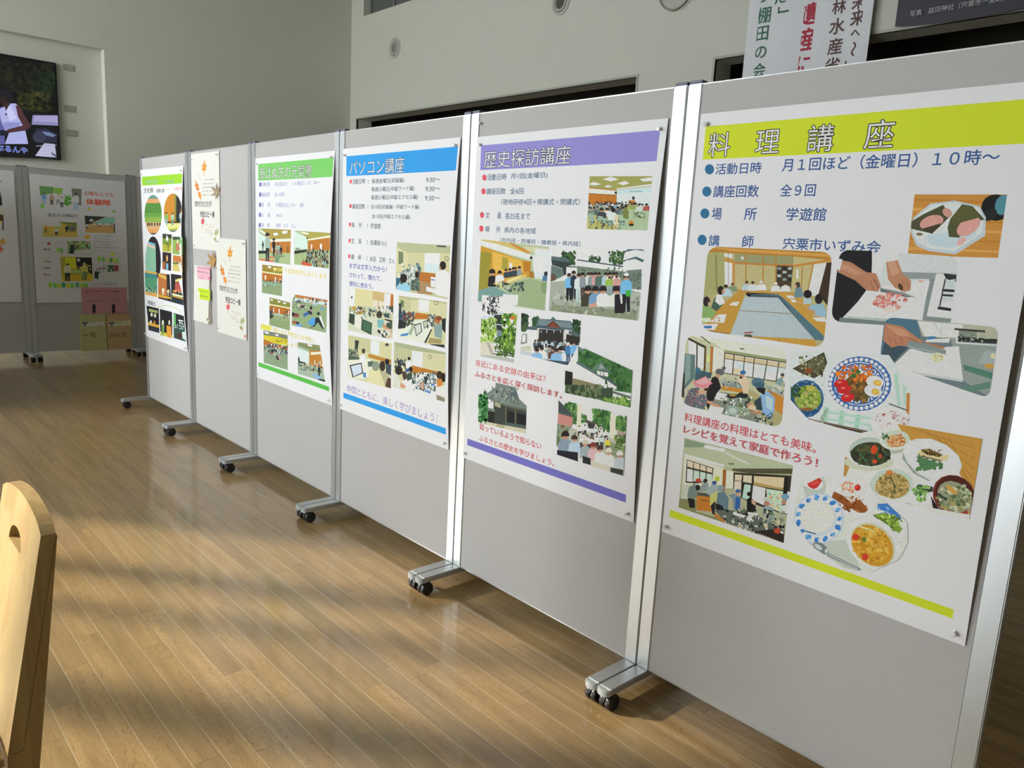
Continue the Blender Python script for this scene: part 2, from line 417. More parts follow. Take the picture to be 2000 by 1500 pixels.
class Sheet:
    """a sheet of paper hung on a board: w x h metres, lower left corner at loc, bulging by A at its free right side"""
    def __init__(s, name, label, cat, loc, rz, w, h, A=0.0, paper='paper', group=None, thick=.0006, base=.0016, tilt=0.0):
        s.w, s.h, s.A, s.base, s.tilt = w, h, A, base, tilt
        s.root = thing(name, label, cat, loc, rz, group)
        s.seen = []
        mb = MB()
        n, m = (NU, NV) if A else (1, 1)
        for f in (0, thick):
            mb.v += [s.pos(w * i / n, h * j / m, f) for j in range(m + 1) for i in range(n + 1)]
        K = (n + 1) * (m + 1); ix = lambda i, j: j * (n + 1) + i
        for j in range(m):
            for i in range(n):
                a, b, c, d = ix(i, j), ix(i+1, j), ix(i+1, j+1), ix(i, j+1)
                mb.f += [(a, d, b), (b, d, c), (a+K, b+K, d+K), (b+K, c+K, d+K)]
        rim = [ix(i, 0) for i in range(n)] + [ix(n, j) for j in range(m)] + [ix(i, m) for i in range(n, 0, -1)] + [ix(0, j) for j in range(m, 0, -1)]
        for a, b in zip(rim, rim[1:] + rim[:1]): mb.f.append((a, b, b+K, a+K))
        mb.build('paper', MT[paper], s.root)
        s.thick = thick
    def pos(s, u, v, off):
        return (u, -(s.base + off + curl(u, v, s.w, s.h, s.A) + s.tilt * (1 - v / s.h)), v)
    def layer(s, bb):
        l = 2 + max([q[4] for q in s.seen if q[0] < bb[2] and q[2] > bb[0] and q[1] < bb[3] and q[3] > bb[1]], default=0)
        s.seen.append((*bb, l)); return l
    def part(s, name, lines, material):
        bm = bmesh.new(); ink = bm.loops.layers.float_color.new('ink'); lay = bm.verts.layers.float.new('lay')
        def poly(pts, cols, l):
            vs = [bm.verts.new((p[0], p[1], 0)) for p in pts]
            for q in vs: q[lay] = l
            try: f = bm.faces.new(vs)
            except ValueError: return
            for lp, c in zip(f.loops, cols): lp[ink] = c
            return f
        edge = []
        if name in ('photo', 'screen_picture'):        # figures and blots stop at the edge of their photo
            k = lines[0].split(' '); q = [int(x) / 2000 for x in k[2:]]; edge = list(zip(q[0::2], q[1::2]))
            if sum(a[0] * b[1] - b[0] * a[1] for a, b in zip(edge, edge[1:] + edge[:1])) < 0: edge.reverse()
        def clip(pts):
            for a, b in zip(edge, edge[1:] + edge[:1]):
                src, pts = pts, []
                side = lambda p: (b[0] - a[0]) * (p[1] - a[1]) - (b[1] - a[1]) * (p[0] - a[0])
                for p, r in zip(src, src[1:] + src[:1]):
                    sp, sr = side(p), side(r)
                    if sp >= 0: pts.append(p)
                    if (sp >= 0) != (sr >= 0):
                        w = sp / (sp - sr); pts.append((p[0] + w * (r[0] - p[0]), p[1] + w * (r[1] - p[1])))
                if not pts: break
            return pts
        texts = []
        for ln in lines:
            k = ln.split(' ')
            if k[0] in 'PG':
                nc = 1 if k[0] == 'P' else 2
                q = [int(x) / 2000 for x in k[1 + nc:]]
                pts = list(zip(q[0::2], q[1::2]))
                c = ink_of(k[1])
                cols = [c] * len(pts)
                if nc == 2: cols = [c] * (len(pts) // 2) + [ink_of(k[2])] * (len(pts) - len(pts) // 2)
            elif k[0] == 'E':
                q = [int(x) / 2000 for x in k[2:]]
                n = 20 if max(abs(q[2]), abs(q[3]), abs(q[4]), abs(q[5])) > .012 else 12
                pts = [(q[0] + q[2] * cos(2*pi*i/n) + q[4] * sin(2*pi*i/n), q[1] + q[3] * cos(2*pi*i/n) + q[5] * sin(2*pi*i/n)) for i in range(n)]
                cols = [ink_of(k[1])] * n
            elif k[0] == 'S':                      # a sprinkle of blots inside a box or an oval
                g = random.Random(int(k[3])); cl = [ink_of(c) for c in k[1].split(',')]; q = [int(x) / 2000 for x in k[5:]]
                bx, by = abs(q[4]) + abs(q[6]) + q[1], abs(q[5]) + abs(q[7]) + q[1]
                l0 = s.layer((q[2] - bx, q[3] - by, q[2] + bx, q[3] + by)); s.seen[-1] = (*s.seen[-1][:4], l0 + 11)
                for z in range(int(int(k[2]) * 2.6)):
                    p, r = g.uniform(-1, 1), g.uniform(-1, 1)
                    while k[4] == '1' and p * p + r * r > 1: p, r = g.uniform(-1, 1), g.uniform(-1, 1)
                    cx, cy = q[2] + p * q[4] + r * q[6], q[3] + p * q[5] + r * q[7]
                    ra = max(g.uniform(q[0], q[1]) * .72, .0006); rb = ra * g.uniform(.35, .9); t = g.uniform(0, pi)
                    j = [g.uniform(.65, 1.2) for _ in range(8)]
                    pts = clip([(cx + j[i] * (ra*cos(t)*cos(a) - rb*sin(t)*sin(a)), cy + j[i] * (ra*sin(t)*cos(a) + rb*cos(t)*sin(a))) for i, a in enumerate([2*pi*i/8 for i in range(8)])])
                    f = 1 + g.uniform(-.12, .12); c = g.choice(cl); c = (c[0] * f, c[1] * f, c[2] * f, 1)
                    if len(pts) > 2: poly(pts, [c] * len(pts), l0 + z % 12)
                continue
            elif k[0] == 'M':                      # a printed figure, standing or head and shoulders
                shirt, hair, pants, skin = [ink_of(c) for c in k[2:6]]; r = int(k[6]) / 1000
                o, a, b = [(int(k[i]) / 2000, int(k[i + 1]) / 2000) for i in (7, 9, 11)]
                F = lambda p: (o[0] + a[0] * p[0] + b[0] * p[1], o[1] + a[1] * p[0] + b[1] * p[1])
                st = k[1] == 's'; hy = .91 if st else .80; ry = .075 if st else .17
                sh = [([(-.36, .5), (.36, .5), (.33, 0), (.08, 0), (0, .4), (-.08, 0), (-.33, 0)], pants),
                      ([(-.15, .84), (.15, .84), (.5, .76), (.55, .46), (-.55, .46), (-.5, .76)], shirt)] if st else \
                     [([(-.15, .66), (.15, .66), (.5, .5), (.58, 0), (-.58, 0), (-.5, .5)], shirt)]
                sh.append(([(.86 * r * cos(t), hy - ry * .15 + 1.1 * ry * sin(t)) for t in [2 * pi * i / 10 for i in range(10)]], skin))
                sh.append(([(1.05 * r * cos(t), hy - ry * .1 + 1.2 * ry * sin(t)) for t in [pi * (-.08 + 1.16 * i / 7) for i in range(8)]], hair))
                for pts, c in sh:
                    pts = clip([F(p) for p in pts])
                    if len(pts) < 3: continue
                    xs = [p[0] for p in pts]; ys = [p[1] for p in pts]
                    poly(pts, [c] * len(pts), s.layer((min(xs), min(ys), max(xs), max(ys))))
                continue
            elif k[0] == 'T':
                q = [int(x) / 2000 for x in k[3:7]]
                l = s.layer((min(q[0], q[2]), q[1], max(q[0], q[2]), q[3]))
                if float(k[2]) > .011: s.seen[-1] = (*s.seen[-1][:4], l + 9)
                texts.append((' '.join(k[7:]), ink_of(k[1]), float(k[2]), q, l)); continue
            xs = [p[0] for p in pts]; ys = [p[1] for p in pts]
            poly(pts, cols, s.layer((min(xs), min(ys), max(xs), max(ys))))
        bmesh.ops.triangulate(bm, faces=bm.faces)
        if s.A and bm.faces:
            du, dv = s.w / NU, s.h / NV
            xs = [v.co.x for v in bm.verts]; ys = [v.co.y for v in bm.verts]
            cuts = [((i * du, 0, 0), (1, 0, 0)) for i in range(1, NU) if min(xs) < i * du < max(xs)]
            cuts += [((0, j * dv, 0), (0, 1, 0)) for j in range(1, NV) if min(ys) < j * dv < max(ys)]
            cuts += [((k * du, 0, 0), (1 / du, 1 / dv, 0)) for k in range(1, NU + NV) if min(xs)/du + min(ys)/dv < k < max(xs)/du + max(ys)/dv]
            for co, no in cuts:
                bmesh.ops.bisect_plane(bm, geom=bm.verts[:] + bm.edges[:] + bm.faces[:], plane_co=co, plane_no=no, dist=1e-7)
        for (txt, c, off, q, l) in texts:
            cu = bpy.data.curves.new('t', 'FONT'); cu.body = txt; cu.resolution_u = 3; cu.offset = 0 if off > .011 else off
            to = bpy.data.objects.new('t', cu); COL.objects.link(to)
            me = bpy.data.meshes.new_from_object(to.evaluated_get(bpy.context.evaluated_depsgraph_get()))
            bpy.data.objects.remove(to); bpy.data.curves.remove(cu)
            xs = [v.co.x for v in me.vertices]; ys = [v.co.y for v in me.vertices]
            g = 0 if off > .011 else off
            ax, bx, ay, by = min(xs) + g, max(xs) - g, min(ys) + g, max(ys) - g
            sx, sy = (q[2] - q[0]) / max(bx - ax, 1e-4), (q[3] - q[1]) / max(by - ay, 1e-4)
            # a heavy stroke: the thin letters set again in a small ring around their place
            ring = [(0, 0)] + ([(off * cos(pi * i / 4), off * sin(pi * i / 4)) for i in range(8)] if off > .011 else [])
            for z, (ox, oy) in enumerate(ring):
                vs = [bm.verts.new((q[0] + (v.co.x - ax + ox) * sx, q[1] + (v.co.y - ay + oy) * sy, 0)) for v in me.vertices]
                for v in vs: v[lay] = l + 4 + z
                for p in me.polygons:
                    try: f = bm.faces.new([vs[i] for i in p.vertices])
                    except ValueError: continue
                    for lp in f.loops: lp[ink] = c
            bpy.data.meshes.remove(me)
        for v in bm.verts:
            v.co = s.pos(v.co.x, v.co.y, s.thick + v[lay] * 5e-6)
        for f in bm.faces:
            f.normal_update()
            if f.normal.y > 0: f.normal_flip()
        me = bpy.data.meshes.new(name); bm.to_mesh(me); bm.free()
        me.materials.append(material)
        o = bpy.data.objects.new(name, me); COL.objects.link(o); o.parent = s.root
        return o
    def prints(s, block, photo_mat=None):
        name, lines = None, []
        def flush():
            if lines: s.part(name, lines, photo_mat or MT['photo' if name in ('photo', 'leaf_picture') else 'print'])
        for ln in block.strip().split('\n'):
            if ln[0] == '@':
                flush(); name, lines = ln[1:], []
            else: lines.append(ln)
        flush()

def pin(label, x, z, y=0.0, rz=0.0, loc=(0, 0, 0), group='clear push pins'):
    """clear push pin: flange, waist and head standing out along -y"""
    o = MB().lathe([(.0045, 0), (.0055, -.0015), (.0028, -.003), (.0026, -.008), (.0055, -.0095), (.006, -.012), (.004, -.0135)], (0, 0, 0), 'y', 16)
    o = o.build('push_pin', MT['pin'], smooth=True)
    o.location = loc if loc != (0, 0, 0) else (x, y, z); o.rotation_euler = (0, 0, rz)
    return tag(o, label, 'push pin', group)

# ------------------------------------------------------------------ what is printed on each sheet
# one line per printed shape, in half millimetres from the sheet's lower left corner; colours are inks:
# P polygon, E oval (centre, two half axes), S sprinkle of blots, M figure, T line of lettering, @ starts a part
PRINTS = {}
PRINTS['festival'] = """
@header_band
P 10409522 46 2087 1600 2087 1600 2205 46 2205
@title
T 9292730 0.010 201 2109 681 2158 市民文化祭
T 8106176 0.010 929 2104 1315 2135 写真集
@schedule_text
@text_line
T 3093046 0.010 103 1986 502 2054 文化祭
@text_line
T 3093046 0.012 624 1984 928 2037 発表の部
P 13161555 946 2024 1272 2023 1272 2027 946 2028
@text_line
T 15038035 0.012 1306 2006 1608 2043 全体集合写真
@photo
P 7054666 811 1703 787 1623 731 1550 648 1490 547 1450 437 1434 328 1444 231 1480 156 1538 112 1612 102 1696 129 1779 189 1854 275 1912 378 1949 487 1961 593 1947 687 1910 758 1853 800 1782
P 7052939 695 1903 264 1905 275 1912 378 1949 487 1961 593 1947 687 1910
P 15312492 267 1907 688 1909 756 1854 187 1852 189 1854
P 5869889 187 1852 756 1854 758 1853 800 1782 808 1725 110 1719 129 1779
P 9549649 106 1664 802 1673 787 1623 774 1605 122 1594 112 1612
P 14858118 122 1594 774 1605 731 1550 648 1490 604 1473 272 1464 231 1480 156 1538
P 14919258 201 1503 689 1519 648 1490 563 1457 312 1450 231 1480
P 4276563 302 1453 574 1461 547 1450 437 1434 328 1444
M s 3155238 2103834 3158071 13868671 202 228 1541 63 1 6 55
M s 3155238 2103834 3158071 13868671 202 300 1543 62 1 5 54
M s 3155238 2103834 3158071 13868671 202 396 1545 62 1 5 54
M s 3155238 2103834 3158071 13868671 202 513 1547 61 1 5 54
M s 3155238 2103834 3158071 13868671 202 630 1550 62 1 5 53
M s 3155238 2103834 3158071 13868671 202 724 1551 61 1 5 53
@photo
P 13536043 1641 1733 1631 1661 1581 1594 1495 1540 1381 1504 1258 1489 1138 1498 1031 1531 952 1584 904 1653 892 1729 915 1806 972 1874 1055 1928 1157 1961 1268 1972 1378 1959 1480 1924 1564 1871 1620 1806
P 2434600 1641 1733 1631 1661 1596 1612 1379 1614 1384 1956 1480 1924 1564 1871 1620 1806
P 9538369 1405 1949 1391 1614 1330 1617 1319 1966 1378 1959
P 4272150 928 1619 1367 1625 1597 1614 1594 1610 943 1597
P 14868625 943 1597 1591 1606 1581 1594 1495 1540 1461 1530 1063 1521 1031 1531 952 1584
P 11647553 1035 1530 1499 1543 1495 1540 1397 1509 1114 1506
P 6646674 1108 1508 1412 1514 1381 1504 1258 1489 1138 1498
M s 8304485 3158054 9550532 13868671 360 985 1564 120 2 12 177
M s 10866352 3158054 8298130 13868671 330 1242 1576 124 2 5 159
M s 11589848 3158054 7052956 13868671 360 1604 1589 116 2 -11 169
@photo
P 9553062 717 1096 692 992 637 896 560 816 466 762 365 737 265 746 178 789 111 861 73 955 68 1061 96 1168 153 1266 234 1344 329 1395 430 1414 527 1401 610 1357 674 1287 711 1197
P 2433066 717 1096 692 992 637 896 560 816 549 810 505 842 523 1286 235 1345 329 1395 430 1414 527 1401 610 1357 674 1287 711 1197
P 14927024 202 1314 500 1285 473 1246 164 1277
P 8305368 229 1339 526 1317 500 1285 205 1316
S 2436654,3555647 20 1 0 11 25 381 901 204 13 -3 -36
P 14932134 123 847 610 868 560 816 550 811 173 793
@photo
P 8296247 816 1460 1205 1459 1182 1234 795 1229
P 3555632 816 1460 1205 1459 1201 1408 811 1403
P 12630593 803 1320 1192 1327 1182 1234 795 1229
P 15658734 989 1453 1059 1403 1006 1364 948 1385
S 3162406,5858608 10 2 0 11 24 1013 1305 86 3 -4 -52
@photo
P 9548378 1239 1434 1670 1442 1666 1223 1218 1214
P 4281143 1239 1434 1670 1442 1671 1400 1237 1394
P 12875859 1383 1348 1490 1395 1563 1276 1389 1254
P 8304492 1544 1425 1661 1435 1659 1322 1567 1347
E 15658446 1458 1379 32 1 -1 -29
@photo
P 3154464 794 1222 1171 1225 1133 992 773 996
P 11560247 781 1082 912 1107 887 999 773 999
E 15579756 979 1146 34 2 -4 -44
P 8305358 938 1082 1024 1082 1015 998 916 1001
@photo
P 13531191 1243 1202 1664 1205 1648 1011 1207 1001
P 9549649 1664 1205 1664 1201 1242 1194 1243 1202
P 3555622 1228 1111 1659 1121 1658 1104 1226 1093
P 14337132 1226 1089 1657 1100 1648 1011 1216 1001
S 3159854,15658426,8304474 14 3 0 13 26 1432 1104 202 11 -4 -30
@photo
P 5873269 34 928 546 937 528 599 28 593
P 14921811 546 937 543 909 33 904 34 928
P 4688776 33 899 543 905 537 840 32 832
P 14856282 29 641 531 655 528 599 28 593
S 2109478,15658733,3560255 24 4 0 10 26 290 677 237 19 -4 -43
@photo
P 12875841 594 931 1069 944 1097 586 563 588
P 2433570 939 940 1069 941 1097 586 919 624
P 14926938 594 926 921 903 916 862 610 891
P 14334519 568 639 1092 648 1088 626 565 611
P 3158075 564 602 1087 617 1097 586 563 588
M s 15658456 12230271 15658456 13868671 243 769 656 94 8 9 101
M s 14866618 3155486 12890258 13868671 243 979 656 96 8 11 99
@photo
P 2433058 1123 956 1644 969 1617 592 1097 586
P 14932085 1301 894 1641 939 1638 909 1310 860
P 12212817 1293 850 1635 892 1627 764 1279 744
P 15593156 1143 706 1630 713 1626 687 1154 680
P 14331959 1154 676 1624 678 1621 665 1152 662
S 15642723,14846792,15658426 16 5 0 10 23 1382 748 196 16 -3 -22
P 2438975 1120 642 1624 644 1617 592 1097 586
@schedule_text
@text_line
T 4277068 0.012 126 465 439 525 開講式
P 13426009 533 456 689 495 681 500 525 462
P 13426009 685 494 909 522 908 528 684 500
P 13426009 906 522 1130 528 1135 535 911 529
P 13426009 1128 528 1351 515 1361 521 1138 535
P 13426009 1349 515 1514 484 1528 490 1363 521
P 15121011 429 451 540 453 545 459 434 457
@photo
P 2236452 57 442 570 449 567 111 110 99 96 253
P 10926700 156 408 525 414 522 379 152 369
P 15658712 229 358 309 362 305 314 224 310
P 15658712 372 359 456 363 446 315 361 310
P 14856264 104 214 568 221 567 183 117 168 112 177
P 3160904 118 149 567 164 567 111 128 100
E 15593198 225 228 41 5 -2 -23
E 13536055 377 236 40 4 -3 -27
@photo
P 1842720 611 448 1110 458 1076 106 837 98 606 88
P 14342234 610 140 1079 152 1076 109 837 98 606 91
P 14917175 867 254 1043 256 1051 112 951 103 851 99
E 15592910 719 274 44 5 -3 -37
P 8300122 675 241 784 245 744 110 662 109
E 15658446 980 304 33 4 -4 -33
@photo
P 1844770 1165 454 1599 456 1578 126 1129 117
P 7059308 1165 450 1261 447 1234 279 1153 287 1164 446
P 14872302 1360 386 1554 395 1543 376 1350 365
P 15658477 1382 358 1437 361 1432 337 1377 334
P 15658477 1469 362 1523 365 1511 337 1464 337
S 9550512,14872302,4688730 18 6 0 12 28 1367 285 190 22 -6 -36
P 3560264 1149 251 1587 277 1584 193 1565 126 1463 124 1130 122
P 14347758 1465 235 1587 258 1584 193 1570 143 1470 156
E 5451818 1361 178 106 13 -8 -37
"""
PRINTS['exercise'] = """
@header_band
P 8508270 70 2064 1609 2064 1609 2230 70 2230
@title
T 4281153 0.026 102 2072 1214 2193 新ばぬ先の元気塾
T 15724527 -0.004 102 2072 1214 2193 新ばぬ先の元気塾
@schedule_text
@bullet
E 7763633 119 2026 28 -1 0 -24
@bullet
E 7763633 115 1925 28 0 0 -24
@bullet
E 7763633 111 1823 28 0 0 -24
@bullet
E 7763633 105 1721 28 0 0 -24
@bullet
E 7763633 99 1618 29 1 0 -24
@text_line
T 9278663 0.006 153 2002 340 2047 活動日時
@text_line
T 9278663 0.004 443 2002 1380 2043 月1回ほど　（火曜日）13：30～
@text_line
T 9278663 0.006 151 1903 339 1945 講座回数
@text_line
T 9278663 0.004 438 1904 652 1944 全10回
@text_line
T 9278663 0.006 150 1799 193 1844 場
@text_line
T 9278663 0.006 287 1800 338 1844 所
@text_line
T 9278663 0.004 474 1799 1058 1842 宍粟防災センター　5階
@text_line
T 9278663 0.006 146 1700 192 1742 定
@text_line
T 9278663 0.006 286 1699 337 1742 員
@text_line
T 9278663 0.004 482 1700 631 1739 40人
@text_line
T 9278663 0.006 143 1599 190 1642 講
@text_line
T 9278663 0.006 281 1600 336 1642 師
@text_line
T 9278663 0.004 477 1602 898 1643 飯塚　久子　さん
@photo
P 11189122 73 1585 799 1587 787 1250 61 1257
P 11574861 799 1587 796 1507 337 1481 152 1585
P 15658723 94 1580 324 1515 324 1498 87 1556
P 15658723 337 1481 796 1502 795 1477 337 1455
P 14348005 73 1544 257 1496 242 1366 70 1353
P 15658734 410 1544 508 1552 518 1527 430 1519
P 15658734 603 1569 724 1580 724 1552 616 1541
P 12943154 337 1452 795 1476 791 1357 336 1347
P 2437162 65 1356 255 1364 248 1331 64 1323
P 11650194 64 1323 791 1368 787 1250 61 1257
P 14841939 89 1273 428 1276 428 1256 313 1254 78 1257
P 14841939 309 1311 480 1308 480 1296 309 1293
P 15658734 376 1413 400 1414 400 1362 376 1361
M s 10862768 2301980 2303276 13868671 441 275 1256 115 6 3 293
M s 2106149 2104860 2106149 13868671 400 170 1363 41 2 1 95
M s 2301984 2104346 2105378 13868671 480 422 1311 66 3 1 185
M s 10860446 3155488 9146760 13868671 150 519 1333 129 6 1 115
M s 8298101 3155488 7048053 13868671 142 493 1251 117 6 1 98
M s 2303532 2104346 3158071 13868671 300 583 1336 51 2 0 91
P 9135402 711 1426 749 1428 749 1360 711 1359
S 4278081,9150079 8 1 0 9 17 590 1333 45 2 0 -20
@photo
P 11320966 880 1581 1625 1578 1615 1263 870 1260
P 11642963 961 1578 1624 1575 1624 1532 1136 1507
P 15658715 973 1575 1170 1569 1183 1551 1060 1553
P 14348003 880 1576 1135 1528 1169 1417 882 1405
P 15658705 1136 1507 1624 1557 1624 1537 1160 1497
P 12942894 1166 1494 1624 1537 1622 1422 1163 1411
P 15658734 1228 1464 1257 1465 1255 1420 1230 1419
P 15658734 1417 1474 1459 1478 1462 1423 1419 1422
P 2437162 876 1388 1163 1414 1169 1395 876 1358
E 2105892 1148 1517 17 1 0 -7
P 14312257 1014 1285 1090 1302 1252 1281 1241 1261 1178 1261 1040 1264
S 3159602,2237990,9550522,12623480,8300208,5064769 44 2 0 13 32 1361 1369 221 10 1 -45
S 10862778,2303526,9150069,12623477,2501168 30 3 0 16 35 1430 1307 165 9 1 -42
S 2303526 8 4 0 10 20 1177 1304 112 6 0 -11
S 2435624 6 5 0 7 13 945 1412 44 2 0 -7
@photo
P 9545338 151 1217 615 1220 601 928 140 924
P 10390326 151 1217 615 1220 608 1148 150 1148
P 15658682 150 1148 608 1148 608 1134 150 1136
P 15658734 281 1209 361 1211 354 1190 294 1189
P 15658734 407 1196 493 1198 479 1177 420 1178
S 15588947,15658379 8 6 0 10 19 518 1183 91 6 0 -17
P 12612645 150 1133 608 1134 601 1061 149 1052
P 15658734 212 1110 246 1111 238 1067 208 1067
P 15658734 442 1108 469 1108 466 1066 442 1066
P 15658734 550 1101 572 1101 569 1070 550 1070
S 3555647,2436654,14345187,8299962,4676204 40 7 0 9 21 383 1045 223 16 0 -29
P 9549713 144 1039 601 1050 601 1032 143 1015
@photo
P 10202496 322 892 784 879 777 600 312 605
P 9145148 322 892 784 879 783 830 321 823
P 15658682 321 825 783 830 783 818 321 813
P 15658734 350 885 400 874 385 854 350 867
P 15658734 498 874 573 873 559 856 504 859
P 15658734 614 869 703 871 690 854 628 854
P 12611877 321 810 783 818 782 802 777 759 320 734
P 15658734 399 792 424 793 420 750 399 749
P 15658734 528 792 552 793 549 748 527 747
P 15658734 737 795 757 795 754 760 737 759
P 11651514 427 741 777 741 777 726 413 724
S 2436654,4278079 16 8 0 13 27 360 735 39 4 -1 -57
S 6645073,12623477,4273966 12 9 0 9 20 682 752 48 5 0 -34
P 9545333 320 667 777 692 777 600 312 605
@photo
P 9875074 893 969 1588 979 1555 675 817 660 825 903
P 12941104 1588 979 1586 957 893 940 893 969
P 13820894 893 940 1586 957 1584 929 838 905
S 3160895,9547962,14937579,4676204 26 10 0 11 25 1213 945 358 33 0 -23
P 5875171 1172 736 1265 782 1344 790 1369 741 1264 706 1172 713
P 2304046 1331 789 1396 802 1512 718 1486 700 1382 754 1317 706 1251 693 1231 675 1224 686 1317 724
E 2301982 1395 835 29 3 0 -16
P 15593197 1410 809 1449 819 1525 725 1499 716
P 3564976 1060 795 1160 829 1199 810 1093 772
P 2435630 1160 841 1252 844 1265 805 1186 814
P 14330785 1187 849 1266 863 1252 838
E 2696738 1240 872 26 3 0 -20
P 14332582 933 860 1040 894 1080 886 1000 851
P 2435624 1026 886 1107 876 1094 863 1000 848
P 10863822 1267 918 1386 926 1373 908 1280 899
P 14332582 1187 922 1294 938 1280 916 1200 912
P 7054798 1424 893 1530 898 1516 880 1437 877
E 13739666 1543 924 34 3 0 -11
E 2696738 1550 939 21 2 0 -8
P 9127999 852 785 973 792 973 756 838 747
P 2433054 880 776 878 769 870 762 858 757 845 754 831 754 820 757 821 783 831 788 845 791 858 791 870 788 878 783
P 10899777 831 704 946 711 946 687 824 679
P 2304567 926 709 986 709 959 670 919 678
P 7054819 919 684 1039 692 1025 666 963 662 919 662
S 3160895,12625554,15331053 18 11 0 9 21 987 877 148 14 0 -42
@photo
P 9545349 172 534 729 548 728 195 175 187
P 8291445 172 534 729 548 729 489 173 469
P 15658734 194 527 296 526 296 507 201 508
P 15658734 446 528 523 530 523 513 453 510
P 14864944 173 482 481 501 729 508 729 439 453 427 173 442
P 12611877 173 436 453 421 729 430 729 396 174 364
P 15658734 353 411 382 412 374 378 350 378
S 3555647,2436654,14345187,4676204,8296614 50 12 0 13 32 459 368 276 38 0 -48
E 2433054 374 340 26 4 0 -17
P 10899777 338 322 424 331 409 316 338 309
P 2105378 459 300 494 309 536 273 494 261
P 13537689 508 301 585 315 564 284 536 276
S 5853974,3158038 12 13 0 7 15 572 472 146 19 0 -16
@photo
P 11190438 951 509 1414 539 1508 206 948 193
P 9146725 951 509 1414 539 1425 488 1207 463 951 475
P 15658734 1149 520 1260 523 1247 504 1168 502
P 14872045 951 451 1193 443 1190 323 949 310
P 12944944 1194 461 1430 489 1476 325 1190 323
P 15658710 1219 447 1425 482 1437 460 1231 422
P 15658734 1299 381 1316 384 1310 336 1294 336
P 15658734 1408 392 1428 394 1421 347 1406 348
P 2436138 963 327 1112 329 1112 314 962 309
M s 2106150 2104346 3158071 13868671 375 969 289 34 5 1 80
S 15591620,2435624,4279624,14337170,7048082,12240048 50 14 0 10 24 1234 297 261 41 -1 -45
M s 2438958 2104346 2438958 13868671 324 1388 236 54 9 5 113
P 9552099 1226 245 1327 255 1437 238 1405 203 1368 202 1276 223
P 2106666 1375 216 1503 226 1508 206 1374 203
P 11321520 949 236 1124 252 1250 218 948 199
@slogan
@slogan_line
T 15324999 0.012 407 1166 1565 1213 ゆっくり足首を回しほぐします
P 15723881 114 592 355 600 354 549 113 540
@slogan_line
T 14601025 0.012 117 543 1305 592 認知症・寝たきり予防などの予防に
@slogan_line
T 14601025 0.012 310 448 944 493 役立ちましょう
@footer_band
P 6472531 45 128 1578 128 1578 173 45 173
"""
